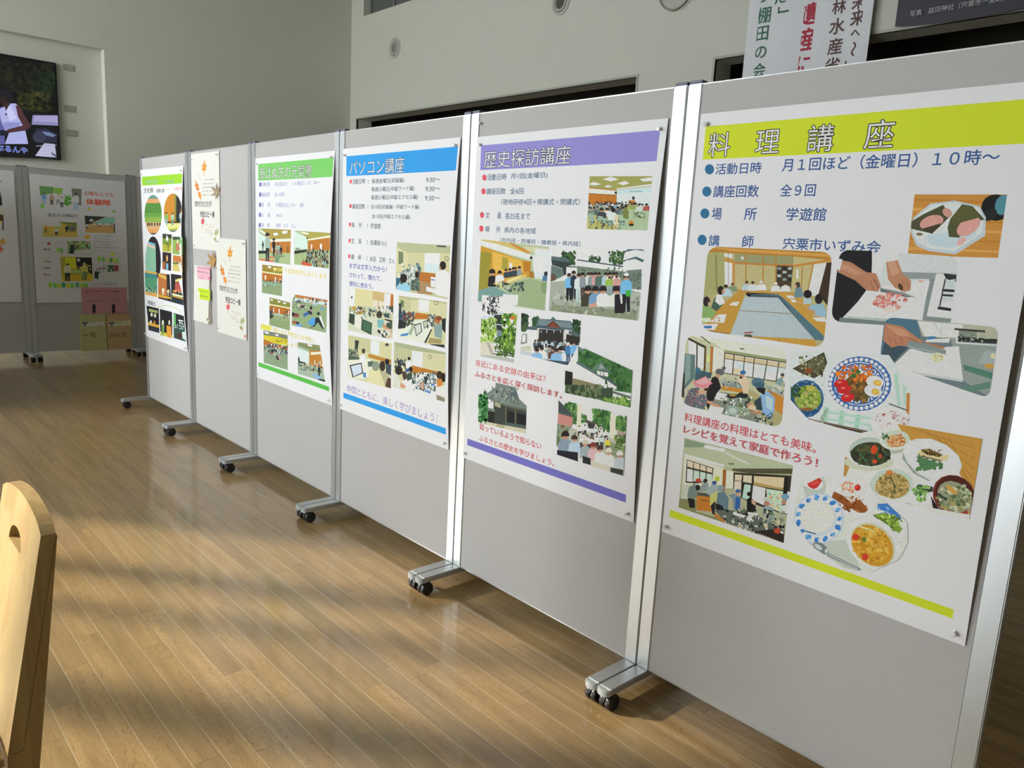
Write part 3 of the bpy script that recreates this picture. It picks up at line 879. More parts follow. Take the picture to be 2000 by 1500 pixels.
PRINTS['computer'] = """
@header_band
P 3515375 59 2065 1604 2065 1604 2231 59 2231
@title
T 3096917 0.026 113 2070 933 2189 パソコン講座
T 15724527 -0.001 113 2070 933 2189 パソコン講座
@schedule_text
@bullet
E 15489382 136 2019 19 0 1 -18
@bullet
E 15489382 136 1814 19 0 1 -19
@bullet
E 15489382 134 1659 19 0 1 -19
@bullet
E 15489382 132 1521 19 1 1 -19
@bullet
E 15489382 130 1387 19 1 1 -19
@text_line
T 6187896 0.013 163 1996 366 2038 活動日時
@text_line
T 6187896 0.013 409 1998 423 2024 ：
@text_line
T 6187896 0.013 470 1990 941 2033 毎週金曜日(初級編)
@text_line
T 6187896 0.013 1238 1989 1417 2023 9:30～
@text_line
T 6187896 0.013 467 1925 1086 1968 毎週火曜日(中級ワード編)
@text_line
T 6187896 0.013 1236 1923 1422 1957 9:30～
@text_line
T 6187896 0.013 464 1860 1138 1903 毎週火曜日(中級エクセル編)
@text_line
T 6187896 0.013 1234 1856 1426 1890 9:30～
@text_line
T 6187896 0.013 163 1791 369 1832 講座回数
@text_line
T 6187896 0.013 409 1797 423 1823 ：
@text_line
T 6187896 0.013 463 1787 1165 1827 全10回(初級編・中級ワード編)
@text_line
T 6187896 0.013 480 1709 1042 1751 全15回(中級エクセル編)
@text_line
T 6187896 0.013 164 1633 206 1676 場
@text_line
T 6187896 0.013 278 1635 323 1676 所
@text_line
T 6187896 0.013 407 1641 421 1667 ：
@text_line
T 6187896 0.013 465 1631 617 1675 学遊館
@text_line
T 6187896 0.013 162 1498 208 1541 定
@text_line
T 6187896 0.013 278 1498 323 1541 員
@text_line
T 6187896 0.013 408 1503 423 1531 ：
@text_line
T 6187896 0.013 463 1497 721 1539 各講座13人
@text_line
T 6187896 0.013 162 1362 207 1406 講
@text_line
T 6187896 0.013 279 1364 324 1406 師
@text_line
T 6187896 0.013 409 1371 424 1398 ：
@text_line
T 6187896 0.013 464 1361 840 1404 糸田　正明　さん
@text_line
T 6578865 0.013 135 1284 723 1330 まずは文字入力から！
@text_line
T 6578865 0.013 135 1205 645 1249 さわって、慣れて、
@text_line
T 6578865 0.013 136 1130 523 1174 便利に使おう。
@photo
P 13552798 864 1534 1602 1534 1610 1146 862 1158
P 12633241 864 1534 1602 1534 1604 1478 1333 1472 1024 1457 871 1496
P 14867628 872 1491 1024 1457 1032 1331 864 1293
P 14341798 1024 1457 1604 1478 1605 1456 1609 1307 1032 1322
P 5067073 1422 1518 1546 1519 1546 1531 1422 1530
P 8293228 890 1465 961 1459 963 1368 895 1361
P 15658734 1263 1467 1471 1473 1476 1328 1267 1323
P 14347246 1279 1390 1472 1392 1474 1332 1276 1328
E 5460801 1563 1439 26 1 2 -18
E 14341800 1563 1439 20 1 1 -14
P 12613424 1032 1322 1424 1320 1414 1242 1202 1253
P 11637093 1202 1253 1430 1243 1388 1161 1182 1152 1176 1152
P 14869971 882 1285 1049 1332 1185 1278 1056 1206 869 1191
S 9543319,7043189,15658734,4679022,10862266 34 1 0 15 37 1051 1287 167 11 5 -81
P 3566470 866 1256 927 1247 904 1194 867 1173
P 10606315 886 1193 1021 1221 1090 1190 1061 1154 869 1158
E 2432540 977 1255 50 3 2 -36
P 5860193 1087 1244 1201 1279 1215 1173 1083 1171
S 4281160,8294783 14 2 0 10 22 1147 1213 58 4 2 -36
E 2169884 1167 1295 29 2 2 -25
P 15658734 1424 1320 1531 1361 1608 1333 1610 1156 1435 1165
E 2366747 1518 1386 43 2 3 -32
P 13737592 1467 1383 1491 1376 1493 1350 1472 1353
P 15658734 1362 1294 1434 1291 1423 1216 1364 1220
P 3561894 1366 1269 1419 1269 1420 1276 1368 1276
P 15658734 1303 1216 1432 1208 1435 1174 1306 1181
@photo
P 14342316 126 1119 833 1120 836 747 121 738
P 15593198 150 1119 238 1116 227 965 130 956 133 1119
E 2701139 181 1034 13 1 0 -11
E 4672059 326 1095 20 2 1 -18
E 14342316 326 1095 14 1 0 -14
P 14932902 238 1116 516 1116 520 993 235 966
P 14006911 516 1116 693 1112 696 1047 518 1045
P 15655886 525 1038 696 1039 692 969 528 979
P 10904915 601 1042 599 971 607 972 609 1042
P 15658734 696 1112 793 1113 793 968 699 974
P 12939824 793 1113 833 1113 833 1095 833 980 786 982
P 12951112 176 952 394 966 439 917 252 890
P 14343878 132 885 354 901 823 884 836 747 121 738
S 8294792,5860195,10861237,3555647,15658734 44 3 0 14 33 494 934 336 34 2 -49
P 3557177 147 895 259 883 225 794 134 811
P 3162427 355 866 519 846 508 743 343 769
P 4680785 372 857 505 841 495 756 361 777
P 15593182 237 888 339 899 343 769 233 787
P 8306880 593 881 688 899 718 836 609 815
E 4669750 626 929 46 5 1 -31
P 14327413 690 869 786 829 760 811 678 831
P 3560281 700 948 774 948 769 915 701 919
P 4282696 744 875 823 888 826 819 731 844
S 15658734,3555647,14334610 16 4 0 12 28 721 777 108 13 2 -37
P 2434598 702 904 822 902 823 884 716 894
@photo
P 14473901 913 1113 1596 1123 1582 781 915 772
P 12895639 913 1113 1596 1123 1591 1109 1216 1108 1089 1090 920 1099
P 13553054 913 1099 1089 1090 1093 1020 914 981 913 1066
P 15658734 1203 1110 1353 1115 1348 1022 1201 1017
P 4672059 1475 1106 1474 1100 1468 1094 1460 1089 1449 1087 1439 1087 1430 1090 1424 1095 1422 1101 1423 1108 1429 1114 1437 1119 1444 1120 1458 1121 1467 1118 1473 1113
E 14473901 1449 1104 21 2 1 -13
P 12941355 1158 1002 1371 1008 1361 973 1148 949
P 7044698 941 1080 989 1077 989 1027 943 1027
P 15330782 915 838 1136 934 1398 977 1402 896 1307 777 915 772
P 3162449 923 1032 956 1028 954 942 915 931
E 2301470 933 1041 18 2 1 -13
S 3557475,2437183,5860223,9130815,4281151 30 5 0 17 38 1039 937 110 12 3 -56
P 2437166 922 924 1033 908 1022 864 915 844 914 866
P 3159863 1144 903 1244 932 1265 865 1179 816
P 14343891 1157 898 1236 922 1253 867 1185 827
P 3555643 1269 942 1331 962 1345 916 1290 889
P 13489079 1278 937 1325 955 1334 918 1295 898
S 8293252,4281169,12240058 18 6 0 11 24 1386 965 49 5 2 -44
P 9546918 1425 926 1509 962 1541 939 1538 845 1440 846
E 12220481 1471 978 44 5 2 -31
E 9130800 1489 993 44 5 1 -17
P 2435374 1526 991 1585 1004 1585 891 1542 913
P 11181669 1367 830 1538 839 1527 804 1344 786
P 2434598 1402 896 1319 782 1294 782 1389 901
P 2369838 1369 782 1575 804 1576 781 1400 778
P 4688846 959 806 1063 830 1064 809 947 787
P 10861214 1063 826 1137 920 1157 894 1102 810
@photo
P 14407848 130 696 824 712 826 333 140 321
P 13553310 130 696 503 704 493 588 133 585
P 15331054 503 700 642 703 639 586 500 589
E 4672059 754 693 29 4 0 -12
P 12946231 472 577 823 576 824 542 466 546
P 3555638 247 667 315 668 291 583 246 577
S 7044716,4675912,9150088 20 7 0 15 33 225 534 82 12 1 -47
P 5465425 143 514 322 525 323 501 144 474
P 15658718 144 474 509 536 541 426 416 343 148 322
P 15658734 336 542 408 568 431 525 411 483 331 479
E 5456176 390 589 29 4 1 -22
P 1843238 160 429 360 483 392 394 216 326
P 14017262 183 424 350 471 373 397 231 339
P 4688846 385 397 435 409 437 362 401 356
P 5860195 460 506 551 527 553 482 469 461
P 15196848 491 441 609 467 707 423 776 332 462 327
E 9543304 588 487 58 9 2 -42
E 4272170 691 503 46 7 2 -45
P 12500119 651 459 787 466 819 336 738 344
P 4674394 744 534 824 539 825 524 825 443 747 459
E 2300956 761 551 35 5 1 -24
P 5849392 776 419 825 420 826 340 826 337 738 337
@photo
P 14342315 863 732 1595 749 1586 367 858 358
P 11713170 863 732 1595 749 1589 732 1285 708 1120 699 872 693
P 12961948 865 692 1120 695 1124 578 864 560
P 15330797 1127 696 1279 704 1276 581 1124 578
E 4672059 1379 684 24 4 1 -18
E 14342315 1379 684 18 3 0 -14
P 12942894 1124 578 1424 584 1591 591 1592 577 1301 550 1127 507
P 15658734 1046 602 1110 615 1124 585 1100 545 1042 543
E 2300956 1084 626 21 3 0 -14
P 3566512 1036 535 1087 547 1088 515 1036 513
S 3162449,4674387,2435630 12 8 0 14 31 956 563 78 12 1 -33
P 15658734 924 377 1026 446 1177 508 1301 550 1520 558 1522 435 1466 365 1117 360
P 14869976 861 463 907 485 975 415 951 359 858 373 859 410
E 3155490 939 505 55 9 2 -36
P 5456187 978 504 1049 516 1064 460 1013 437
E 2300956 1112 544 28 4 1 -21
P 4281160 1057 495 1126 528 1141 473 1065 438
P 14327413 975 415 1053 392 1016 371 963 376
S 9545374,5860204,12964814,3555656 44 9 0 11 28 1298 475 166 29 2 -67
P 3159863 1242 447 1303 490 1311 396 1255 407
P 14332050 1252 446 1296 477 1302 408 1260 415
P 3160895 1303 514 1345 529 1341 458 1311 459
P 14322492 1473 523 1544 549 1557 496 1487 463
E 4272162 1514 564 43 7 1 -31
P 2300956 1591 537 1588 531 1579 522 1568 517 1557 518 1548 524 1542 535 1539 548 1541 562 1547 574 1557 583 1568 588 1579 587 1588 581 1592 574
P 15658728 1534 478 1590 502 1583 377 1474 405
P 9538421 1474 405 1583 398 1583 367 1480 365
P 4687576 1323 416 1397 411 1391 396 1317 400
P 4687576 1402 479 1450 481 1444 469 1402 467
@slogan
@slogan_line
T 11177675 0.004 120 180 1487 252 仲間とともに、楽しく学びましょう！
@footer_band
P 3515375 61 113 1597 113 1597 163 61 163
"""
PRINTS['history'] = """
@header_band
P 10065115 50 2076 1573 2076 1573 2241 50 2241
@title
T 3223873 0.030 89 2087 907 2199 歴史探訪講座
T 15724527 -0.001 89 2087 907 2199 歴史探訪講座
@schedule_text
@bullet
E 15227753 100 2025 23 -1 2 -21
@bullet
E 15227753 97 1933 23 0 2 -21
@bullet
E 15227753 93 1773 23 0 2 -21
@bullet
E 15227753 92 1680 23 1 2 -22
@text_line
T 5468558 0.013 129 2004 327 2046 活動日時
@text_line
T 5468558 0.013 370 2004 717 2045 月1回(金曜日)
@text_line
T 5468558 0.013 128 1912 328 1952 講座回数
@text_line
T 5468558 0.013 371 1911 503 1951 全6回
@text_line
T 5468558 0.013 287 1841 1014 1880 （現地研修4回＋開講式・閉講式）
@text_line
T 5468558 0.013 132 1751 174 1790 定
@text_line
T 5468558 0.013 254 1749 294 1791 員
@text_line
T 5468558 0.013 335 1748 578 1790 各25名まで
@text_line
T 5468558 0.013 131 1657 178 1698 場
@text_line
T 5468558 0.013 251 1657 292 1697 所
@text_line
T 5468558 0.013 333 1657 639 1696 県内の各地域
@text_line
T 5468558 0.013 295 1593 1046 1624 （市内班・西播班・播磨班・県内班）
@photo
P 12960885 1080 2009 1556 1996 1565 1702 1090 1699
P 11184221 1080 2009 1556 1996 1558 1949 1302 1928 1087 1943
P 15658734 1185 1989 1248 2002 1312 1986 1255 1974
P 15658734 1305 1963 1361 1975 1394 1961 1349 1951
P 15658734 1466 1982 1556 1991 1557 1970 1496 1968
P 15658734 1089 1968 1119 1975 1178 1960 1129 1954 1088 1959
P 15658734 1202 1946 1231 1955 1270 1946 1233 1940
P 15526125 1297 1934 1557 1954 1558 1944 1305 1928
P 15658725 1086 1940 1302 1923 1305 1899 1085 1907
P 12610864 1085 1944 1302 1926 1302 1921 1086 1939
P 13270569 1085 1907 1307 1897 1315 1837 1086 1839 1085 1859
P 7885606 1083 1906 1307 1895 1307 1898 1083 1910
P 9919778 1184 1894 1189 1845 1193 1845 1187 1894
P 9919778 1236 1894 1242 1845 1246 1845 1240 1894
E 1842208 1299 1910 10 0 1 -8
P 14020078 1306 1925 1558 1939 1562 1818 1313 1834
P 15199982 1312 1904 1559 1911 1561 1854 1314 1858
T 6656678 0.000 1398 1910 1500 1921 現地研修開講式
P 12045734 1331 1812 1562 1818 1565 1702 1323 1700
P 12943660 1403 1868 1452 1865 1455 1831 1406 1834
E 2698030 1436 1879 10 0 1 -11
E 8086867 1436 1886 6 0 1 -4
M b 15658734 3155490 3158071 13868671 213 1260 1839 28 0 -3 25
M b 5860213 3155490 3158071 13868671 212 1159 1839 28 0 -3 25
M b 4674650 2169884 3158071 13868671 213 1166 1838 28 0 -3 25
M b 8294783 2169884 3158071 13868671 212 1096 1837 30 0 -3 26
M b 5860213 4275257 3158071 13868671 212 1194 1836 29 0 -3 26
M b 10861222 4275257 3158071 13868671 213 1355 1836 28 0 -3 26
M b 15658734 4275257 3158071 13868671 212 1263 1835 30 0 -3 27
M b 8294783 4275257 3158071 13868671 213 1223 1833 31 0 -3 28
M b 9548224 2169884 3158071 13868671 212 1235 1833 31 0 -3 28
M b 15658734 2169884 3158071 13868671 212 1385 1833 29 0 -3 27
M b 14872302 2169884 3158071 13868671 212 1162 1833 31 0 -3 28
M b 15658734 4275257 3158071 13868671 212 1095 1831 33 0 -3 29
M b 9548224 3155490 3158071 13868671 212 1275 1831 32 0 -4 29
M b 15658734 3155490 3158071 13868671 212 1229 1829 33 0 -4 30
M b 10861222 4275257 3158071 13868671 212 1247 1827 34 0 -4 31
M b 5860213 3155490 3158071 13868671 212 1317 1827 33 0 -4 30
M b 5860213 4275257 3158071 13868671 212 1233 1826 35 0 -4 31
M b 15658734 4275257 3158071 13868671 212 1277 1826 35 0 -4 31
M b 4674650 2169884 3158071 13868671 213 1335 1826 34 0 -4 31
M b 8294783 4275257 3158071 13868671 212 1149 1822 38 0 -4 34
M b 15658734 2169884 3158071 13868671 212 1339 1822 36 0 -4 33
M b 15658734 4275257 3158071 13868671 213 1304 1820 37 0 -4 34
M b 9548224 3155490 3158071 13868671 212 1315 1820 37 0 -4 34
M b 14872302 3155490 3158071 13868671 213 1090 1818 41 0 -4 36
M b 10861222 3155490 3158071 13868671 213 1172 1818 39 0 -4 35
M b 15658734 4275257 3158071 13868671 212 1223 1817 40 0 -4 36
M b 9548224 4275257 3158071 13868671 212 1303 1817 39 0 -5 36
M b 8294783 3155490 3158071 13868671 212 1229 1816 40 0 -5 36
M b 10861222 3155490 3158071 13868671 212 1268 1816 40 0 -5 36
M b 8294783 3155490 3158071 13868671 213 1357 1815 39 0 -5 36
M b 14872302 4275257 3158071 13868671 212 1100 1814 43 0 -4 38
M b 15658734 4275257 3158071 13868671 213 1226 1814 42 0 -5 38
M b 10861222 4275257 3158071 13868671 212 1212 1814 42 0 -4 38
M b 5860213 3155490 3158071 13868671 213 1362 1813 41 0 -5 37
M b 12212817 3155490 3158071 13868671 212 1412 1830 32 0 -4 30
M b 10399845 4275257 3158071 13868671 212 1420 1830 32 0 -4 30
M b 10399845 2169884 3158071 13868671 212 1464 1821 36 0 -5 34
M b 10399845 2169884 3158071 13868671 212 1447 1820 37 0 -5 34
M b 10399845 3155490 3158071 13868671 213 1454 1820 37 0 -5 34
M b 10399845 2169884 3158071 13868671 213 1432 1817 39 0 -5 35
M b 14214110 4275257 3158071 13868671 213 1493 1817 38 0 -5 35
M b 10399845 3155490 3158071 13868671 212 1453 1815 39 0 -5 36
M b 12212817 4275257 3158071 13868671 212 1545 1814 38 0 -5 36
M b 14214110 4275257 3158071 13868671 212 1511 1811 40 0 -5 38
M b 14214110 3155490 3158071 13868671 213 1486 1809 42 0 -6 39
M b 12212817 2169884 3158071 13868671 212 1539 1809 41 0 -6 39
M b 4674650 3155490 3158071 13868671 212 1356 1801 44 0 -5 40
M b 4674650 3155490 3158071 13868671 213 1267 1795 48 0 -6 44
M b 8294783 4275257 3158071 13868671 212 1168 1793 50 0 -5 44
M b 10861222 4275257 3158071 13868671 213 1102 1792 51 0 -5 45
M b 8294783 2169884 3158071 13868671 212 1286 1791 49 0 -6 45
M b 5860213 2169884 3158071 13868671 212 1329 1787 50 0 -6 46
M b 14872302 2169884 3158071 13868671 213 1115 1783 55 0 -6 49
M b 8294783 2169884 3158071 13868671 213 1368 1785 51 0 -6 47
M b 5860213 4275257 3158071 13868671 213 1142 1783 55 0 -6 49
M b 8294783 4275257 3158071 13868671 212 1114 1782 56 0 -6 49
M b 10861222 3155490 3158071 13868671 213 1283 1781 54 0 -6 49
M b 8294783 4275257 3158071 13868671 212 1247 1778 56 0 -6 50
M b 10861222 3155490 3158071 13868671 213 1246 1777 57 0 -6 51
M b 15658734 3155490 3158071 13868671 212 1246 1774 58 1 -6 52
M b 4278093 3153944 3158071 13868671 224 1205 1759 73 1 -8 69
P 15199723 1242 1806 1280 1804 1319 1791 1339 1753 1311 1733 1259 1757
E 2301212 1292 1812 18 0 2 -14
P 8293192 1366 1820 1394 1828 1412 1802 1414 1759 1373 1769
E 5062960 1386 1836 14 0 1 -11
P 10665645 1094 1792 1138 1789 1139 1759 1100 1761
P 10665645 1105 1764 1149 1762 1150 1731 1111 1733
P 10665645 1170 1778 1212 1776 1214 1746 1175 1748
P 10665645 1206 1768 1249 1765 1250 1735 1211 1737
P 10665645 1258 1755 1300 1752 1301 1722 1263 1724
P 10665645 1355 1756 1395 1754 1397 1724 1360 1726
P 15589306 1305 1780 1330 1788 1343 1707 1321 1704
E 14060331 1437 1743 21 0 1 -11
E 3154454 1440 1730 20 0 1 -7
S 3160893,5860195,2237992 22 91 0 5 11 1245 1728 143 2 3 -23
S 3359035,9150079,2437164 14 92 0 4 9 1496 1784 51 0 3 -18
@photo
P 12504486 96 1606 773 1581 770 1175 89 1172
P 14337141 96 1606 381 1595 598 1544 601 1517 98 1569
P 15593197 96 1598 268 1581 608 1523 603 1490 420 1514 99 1563
P 13996341 404 1595 532 1563 599 1539 567 1532 423 1575 398 1595
P 14670512 531 1574 772 1573 772 1531 566 1548
P 15331054 644 1568 772 1562 772 1520 640 1530
P 14131254 95 1562 522 1485 612 1479 612 1380 548 1371 93 1256 94 1478
P 15581013 219 1527 522 1480 545 1404 239 1384
P 10590007 94 1524 215 1515 192 1276 93 1250 92 1402
P 11576897 327 1498 388 1490 385 1416 325 1412
P 15658734 403 1462 433 1458 431 1419 403 1420
P 12943909 539 1481 612 1479 609 1419 553 1410
P 11567152 601 1418 649 1416 653 1375 604 1374
P 15199982 616 1523 772 1536 771 1370 653 1378
P 15658734 633 1513 766 1519 764 1423 649 1421
E 2172974 611 1504 14 1 1 -9
P 10861197 400 1326 613 1370 766 1353 770 1250 770 1175 497 1181
P 8300190 90 1250 245 1292 389 1257 491 1254 429 1180 89 1172
M b 2236450 2103832 3158071 13868671 406 237 1288 80 6 -9 124
M b 15658734 2694944 3158071 13868671 255 314 1320 87 6 -7 86
M b 3622995 2827298 3158071 13868671 360 376 1359 45 3 -5 62
M b 3622995 2827298 3158071 13868671 360 414 1366 44 3 -5 62
M b 3622995 2827298 3158071 13868671 360 448 1373 44 3 -5 62
M b 3622995 2827298 3158071 13868671 360 468 1377 43 3 -5 61
M b 9545392 2827298 3158071 13868671 360 507 1385 43 3 -5 61
P 15191928 244 1309 514 1385 578 1395 572 1378 325 1292
P 15658426 271 1311 498 1373 531 1375 333 1307
P 15310417 331 1333 382 1345 399 1338 349 1322
S 4281169,2437166,7044981 16 93 0 10 24 424 1300 131 10 2 -28
P 5471909 731 1394 772 1421 771 1364 726 1361
P 2236966 771 1401 769 1400 762 1398 754 1399 747 1401 742 1406 740 1411 741 1416 745 1421 752 1424 759 1426 767 1425 772 1424
P 9152120 719 1350 771 1359 771 1284 732 1286
P 15658734 355 1248 508 1253 505 1182 342 1184
@photo
P 15658734 792 1574 1565 1597 1563 1198 805 1178
S 3561782,2443049,5075009 26 94 0 14 27 947 1518 57 3 4 -36
S 3561782,2443049,5075009 16 95 0 9 20 1176 1522 45 2 2 -17
S 4285756,2838064,5864264 34 96 0 11 23 1353 1540 63 3 4 -36
P 5860977 797 1524 934 1520 970 1493 799 1500
P 3490113 799 1500 966 1493 937 1413 915 1412 903 1453 809 1469
P 6913653 802 1468 903 1450 915 1406 804 1361
P 15658734 939 1465 1028 1465 1031 1435 939 1429
P 4279630 932 1464 1031 1465 1031 1471 932 1471
P 15658734 1031 1509 1435 1492 1438 1465 1035 1471
P 4346202 1026 1509 1428 1489 1428 1496 1027 1516
P 8096634 1031 1476 1438 1465 1445 1355 1074 1376 1037 1415
S 6649189,9543304,5464919 40 97 0 9 26 1244 1421 190 13 6 -52
P 4679022 1398 1574 1433 1593 1540 1597 1564 1588 1487 1592
P 15658734 1411 1572 1481 1589 1552 1583 1550 1552 1403 1531
P 4679022 1379 1520 1499 1555 1564 1539 1553 1524 1494 1542
P 15658734 1405 1521 1494 1542 1557 1525 1554 1477 1411 1473
P 7570810 1437 1473 1552 1487 1564 1374 1483 1373
S 6451813,9214347 16 98 0 9 22 1506 1424 48 3 6 -45
P 11581352 804 1361 955 1383 1076 1356 1491 1364 1563 1355 1563 1198 805 1178
P 9542014 832 1219 1132 1237 1544 1248 1549 1201 820 1180
S 12633527,10002573,8291955 40 99 0 12 36 1197 1266 357 33 8 -78
P 14213336 1493 1343 1564 1344 1564 1348 1493 1346
P 7033663 806 1420 850 1407 849 1375 807 1367
M s 15658734 3155232 6649976 13868671 247 1147 1300 63 5 -15 146
M s 9545382 3155232 6649976 13868671 247 1175 1302 62 5 -15 146
M s 14329510 3155232 6649976 13868671 247 1207 1305 62 5 -16 145
M s 5863532 3155232 6649976 13868671 247 1235 1308 62 5 -16 144
M s 12243939 3155232 6649976 13868671 247 1291 1312 61 5 -16 143
M s 15590350 3155232 6649976 13868671 247 1322 1315 60 5 -16 142
M s 7890259 3155232 6649976 13868671 247 1355 1318 59 5 -16 141
M s 15658734 3155232 6649976 13868671 247 1376 1320 59 5 -16 141
M s 8307182 3155486 2105382 13868671 261 982 1259 70 6 -16 171
M s 2438728 3155232 2437179 13868671 364 1021 1273 52 5 -17 175
M s 15199982 3549732 12900568 13868671 262 1068 1257 73 7 -18 179
M s 9543334 2432540 5456187 13868671 364 1101 1270 51 5 -18 173
M s 10668109 4272166 10926778 13868671 166 1320 1330 65 5 -12 103
M s 14329502 3155232 3158071 13868671 182 1378 1330 63 5 -13 112
M b 4276528 2694944 3158071 13868671 283 1150 1239 107 10 -13 127
M b 8299982 2694944 3158071 13868671 283 1213 1245 106 10 -13 125
M b 15658734 2694944 3158071 13868671 283 1276 1251 104 10 -14 124
M b 15592931 2694944 3158071 13868671 283 1382 1261 101 10 -14 122
P 2105380 1361 1328 1400 1337 1423 1260 1371 1241
P 2234906 1369 1260 1433 1286 1447 1229 1373 1221
P 15658734 1234 1282 1310 1294 1320 1270 1244 1253
P 14329483 1152 1249 1214 1270 1231 1247 1161 1235
M s 8307950 5454638 1842210 13868671 265 1464 1238 86 9 -27 220
E 15331054 1440 1450 21 1 1 -10
P 4698689 1446 1360 1485 1365 1488 1327 1452 1327
@photo
P 15658734 131 1221 435 1231 507 1136 499 792 143 788
S 2698802,1580064,4278088 50 101 0 6 16 257 1163 64 6 5 -64
S 2698802,2106406 12 102 0 5 10 156 1141 13 1 2 -28
P 14212845 142 1070 266 1092 269 1051 157 1031
P 3225397 266 1088 337 1123 421 1108 376 1083 366 1054 403 1035 356 1029 370 1007 431 986 384 972 376 919 328 913 312 967 243 979 309 999 295 1030 251 1033 299 1055
P 8294812 243 983 322 997 443 985 326 949
P 12042697 258 1034 391 1041 368 1030 270 1027
P 13555419 272 1096 343 1124 427 1109 350 1104
S 9550408,11653989,7051574,13230974 44 103 0 14 34 218 980 81 10 6 -81
S 7052848,9551425,4683814,11325779,3561760 70 104 0 14 35 437 983 76 9 11 -134
S 4680491,7049532 20 105 0 14 33 391 889 107 15 5 -64
E 14906166 467 1095 28 3 1 -11
P 15064782 142 880 229 908 282 866 287 809 148 797
P 8285274 208 896 258 821 264 823 214 898
P 8285274 221 898 276 827 282 829 227 900
P 12633788 148 797 348 818 500 817 499 792 145 788
P 3555632 273 820 500 834 500 840 274 827
P 3555632 296 841 501 854 501 859 297 846
@photo
P 15658734 547 1137 1099 1151 1101 855 956 854 557 864
S 3164718,2243366,4678975 24 106 0 15 32 586 1079 34 4 4 -54
S 4285756,3167024 14 107 0 13 26 694 1091 30 3 3 -30
S 2441510,1718048,4021814 30 108 0 14 31 1065 1075 35 4 6 -64
P 5861749 706 1115 825 1124 848 1144 852 1144 878 1128 1011 1134 1050 1077 957 1076 699 1069
P 8098197 723 1111 1004 1127 1028 1092 704 1077
P 5860465 610 1051 721 1071 712 1040 601 1034
P 5860465 998 1074 1100 1065 1100 1059 1094 1043 1000 1052
P 6635824 781 1071 852 1120 936 1078 882 1086 854 1094 829 1080
P 9520944 813 1074 853 1109 904 1078
P 4282723 704 1069 957 1076 963 1066 705 1056
P 3158060 722 1052 958 1066 961 974 719 956
P 14934744 709 1055 727 1055 728 988 710 987
P 14868435 952 1065 971 1066 974 1005 955 1004
P 9147016 564 998 614 1005 619 943 558 927
P 15658734 570 995 604 996 602 949 568 944
P 3158058 980 1050 1094 1043 1094 992 976 983
P 15658734 741 1043 750 1044 747 1023
P 15658734 794 1050 804 1051 801 1029
P 15658734 861 1058 870 1059 867 1037
P 15658734 922 1065 931 1066 928 1045
P 14014143 559 911 654 932 669 895 561 888
P 13818078 561 888 669 888 954 869 1100 869 1092 855 982 854 920 855 558 864
M s 12242648 2169884 3158071 13868671 221 803 936 28 4 -5 57
M s 4278097 3155490 3158071 13868671 221 704 920 29 4 -5 58
M s 12242648 3155490 3158071 13868671 221 975 957 27 4 -5 56
M s 4278097 3155490 3158071 13868671 221 703 919 29 4 -5 59
M s 5467007 2169884 3158071 13868671 221 878 942 28 4 -5 58
M s 9543307 3155490 3158071 13868671 221 721 918 29 4 -5 60
M s 14345192 2169884 3158071 13868671 221 698 914 30 4 -5 61
M s 14345192 3155490 3158071 13868671 221 728 917 30 4 -5 61
M s 9543307 4275257 3158071 13868671 221 762 921 30 4 -5 61
M s 12242648 4275257 3158071 13868671 221 770 922 30 4 -5 61
M s 4278097 4275257 3158071 13868671 221 893 938 29 4 -5 60
M s 9543307 2169884 3158071 13868671 221 953 944 29 4 -6 60
M s 5467007 2169884 3158071 13868671 221 744 914 31 4 -5 63
M s 4278097 2169884 3158071 13868671 221 734 912 31 4 -5 63
M s 4278097 3155490 3158071 13868671 221 938 940 30 4 -6 61
M s 5467007 3155490 3158071 13868671 221 698 906 31 4 -5 64
M s 4278097 4275257 3158071 13868671 221 951 941 30 4 -6 61
M s 12242648 3155490 3158071 13868671 221 861 928 31 4 -6 63
M s 12242648 2169884 3158071 13868671 221 936 938 30 4 -6 62
M s 9543307 2169884 3158071 13868671 221 957 941 30 4 -6 62
M b 13557475 2169884 3158071 13868671 212 756 877 87 13 -7 76
M b 10397342 2169884 3158071 13868671 212 839 888 86 13 -7 75
M b 15658734 2169884 3158071 13868671 213 768 862 91 13 -7 79
M b 6635835 4275257 3158071 13868671 212 877 876 90 13 -7 78
M b 10397342 2169884 3158071 13868671 213 932 882 89 13 -7 78
M b 9553134 2169884 3158071 13868671 212 991 887 89 13 -7 78
M b 15658734 2169884 3158071 13868671 213 997 886 89 13 -7 79
M b 9553134 2169884 3158071 13868671 212 724 841 96 14 -7 83
M b 9553134 3155490 3158071 13868671 212 903 866 93 14 -7 81
M s 4687546 15658734 4285823 13868671 285 1013 863 51 8 -13 138
M s 8306670 4272166 2571347 13868671 254 1064 863 63 10 -14 152
P 4281187 778 858 1016 878 1018 856 967 854 956 854
@photo
P 15658734 1089 991 1550 910 1551 691 993 676 990 822
P 4683841 1091 963 1147 981 1550 910 1550 777 1424 767 1099 883
S 3564850,5868362,4289085,2446122 80 109 0 16 38 1337 878 209 34 10 -111
P 7044735 1089 988 1151 971 1152 960 1091 963
P 15658734 1083 888 1338 822 1337 776 1067 783
P 6387066 1088 895 1342 828 1338 815 1084 877
P 7045508 1221 867 1259 887 1293 921 1326 894 1396 861 1358 868 1280 869
P 10398625 1270 871 1296 911 1327 884
P 15658734 1261 862 1358 864 1360 840 1273 839
P 5465447 1346 837 1444 805 1436 790 1343 819
P 15658734 1352 817 1436 790 1428 775 1366 777
P 3159602 1288 863 1294 843 1299 844 1293 864
P 3159602 1317 863 1323 840 1328 842 1322 865
P 2237728 990 818 1058 818 1061 730 993 725
P 9340515 1061 782 1317 776 1320 751 1060 737
P 5860168 999 726 1060 737 1320 748 1316 689 998 677
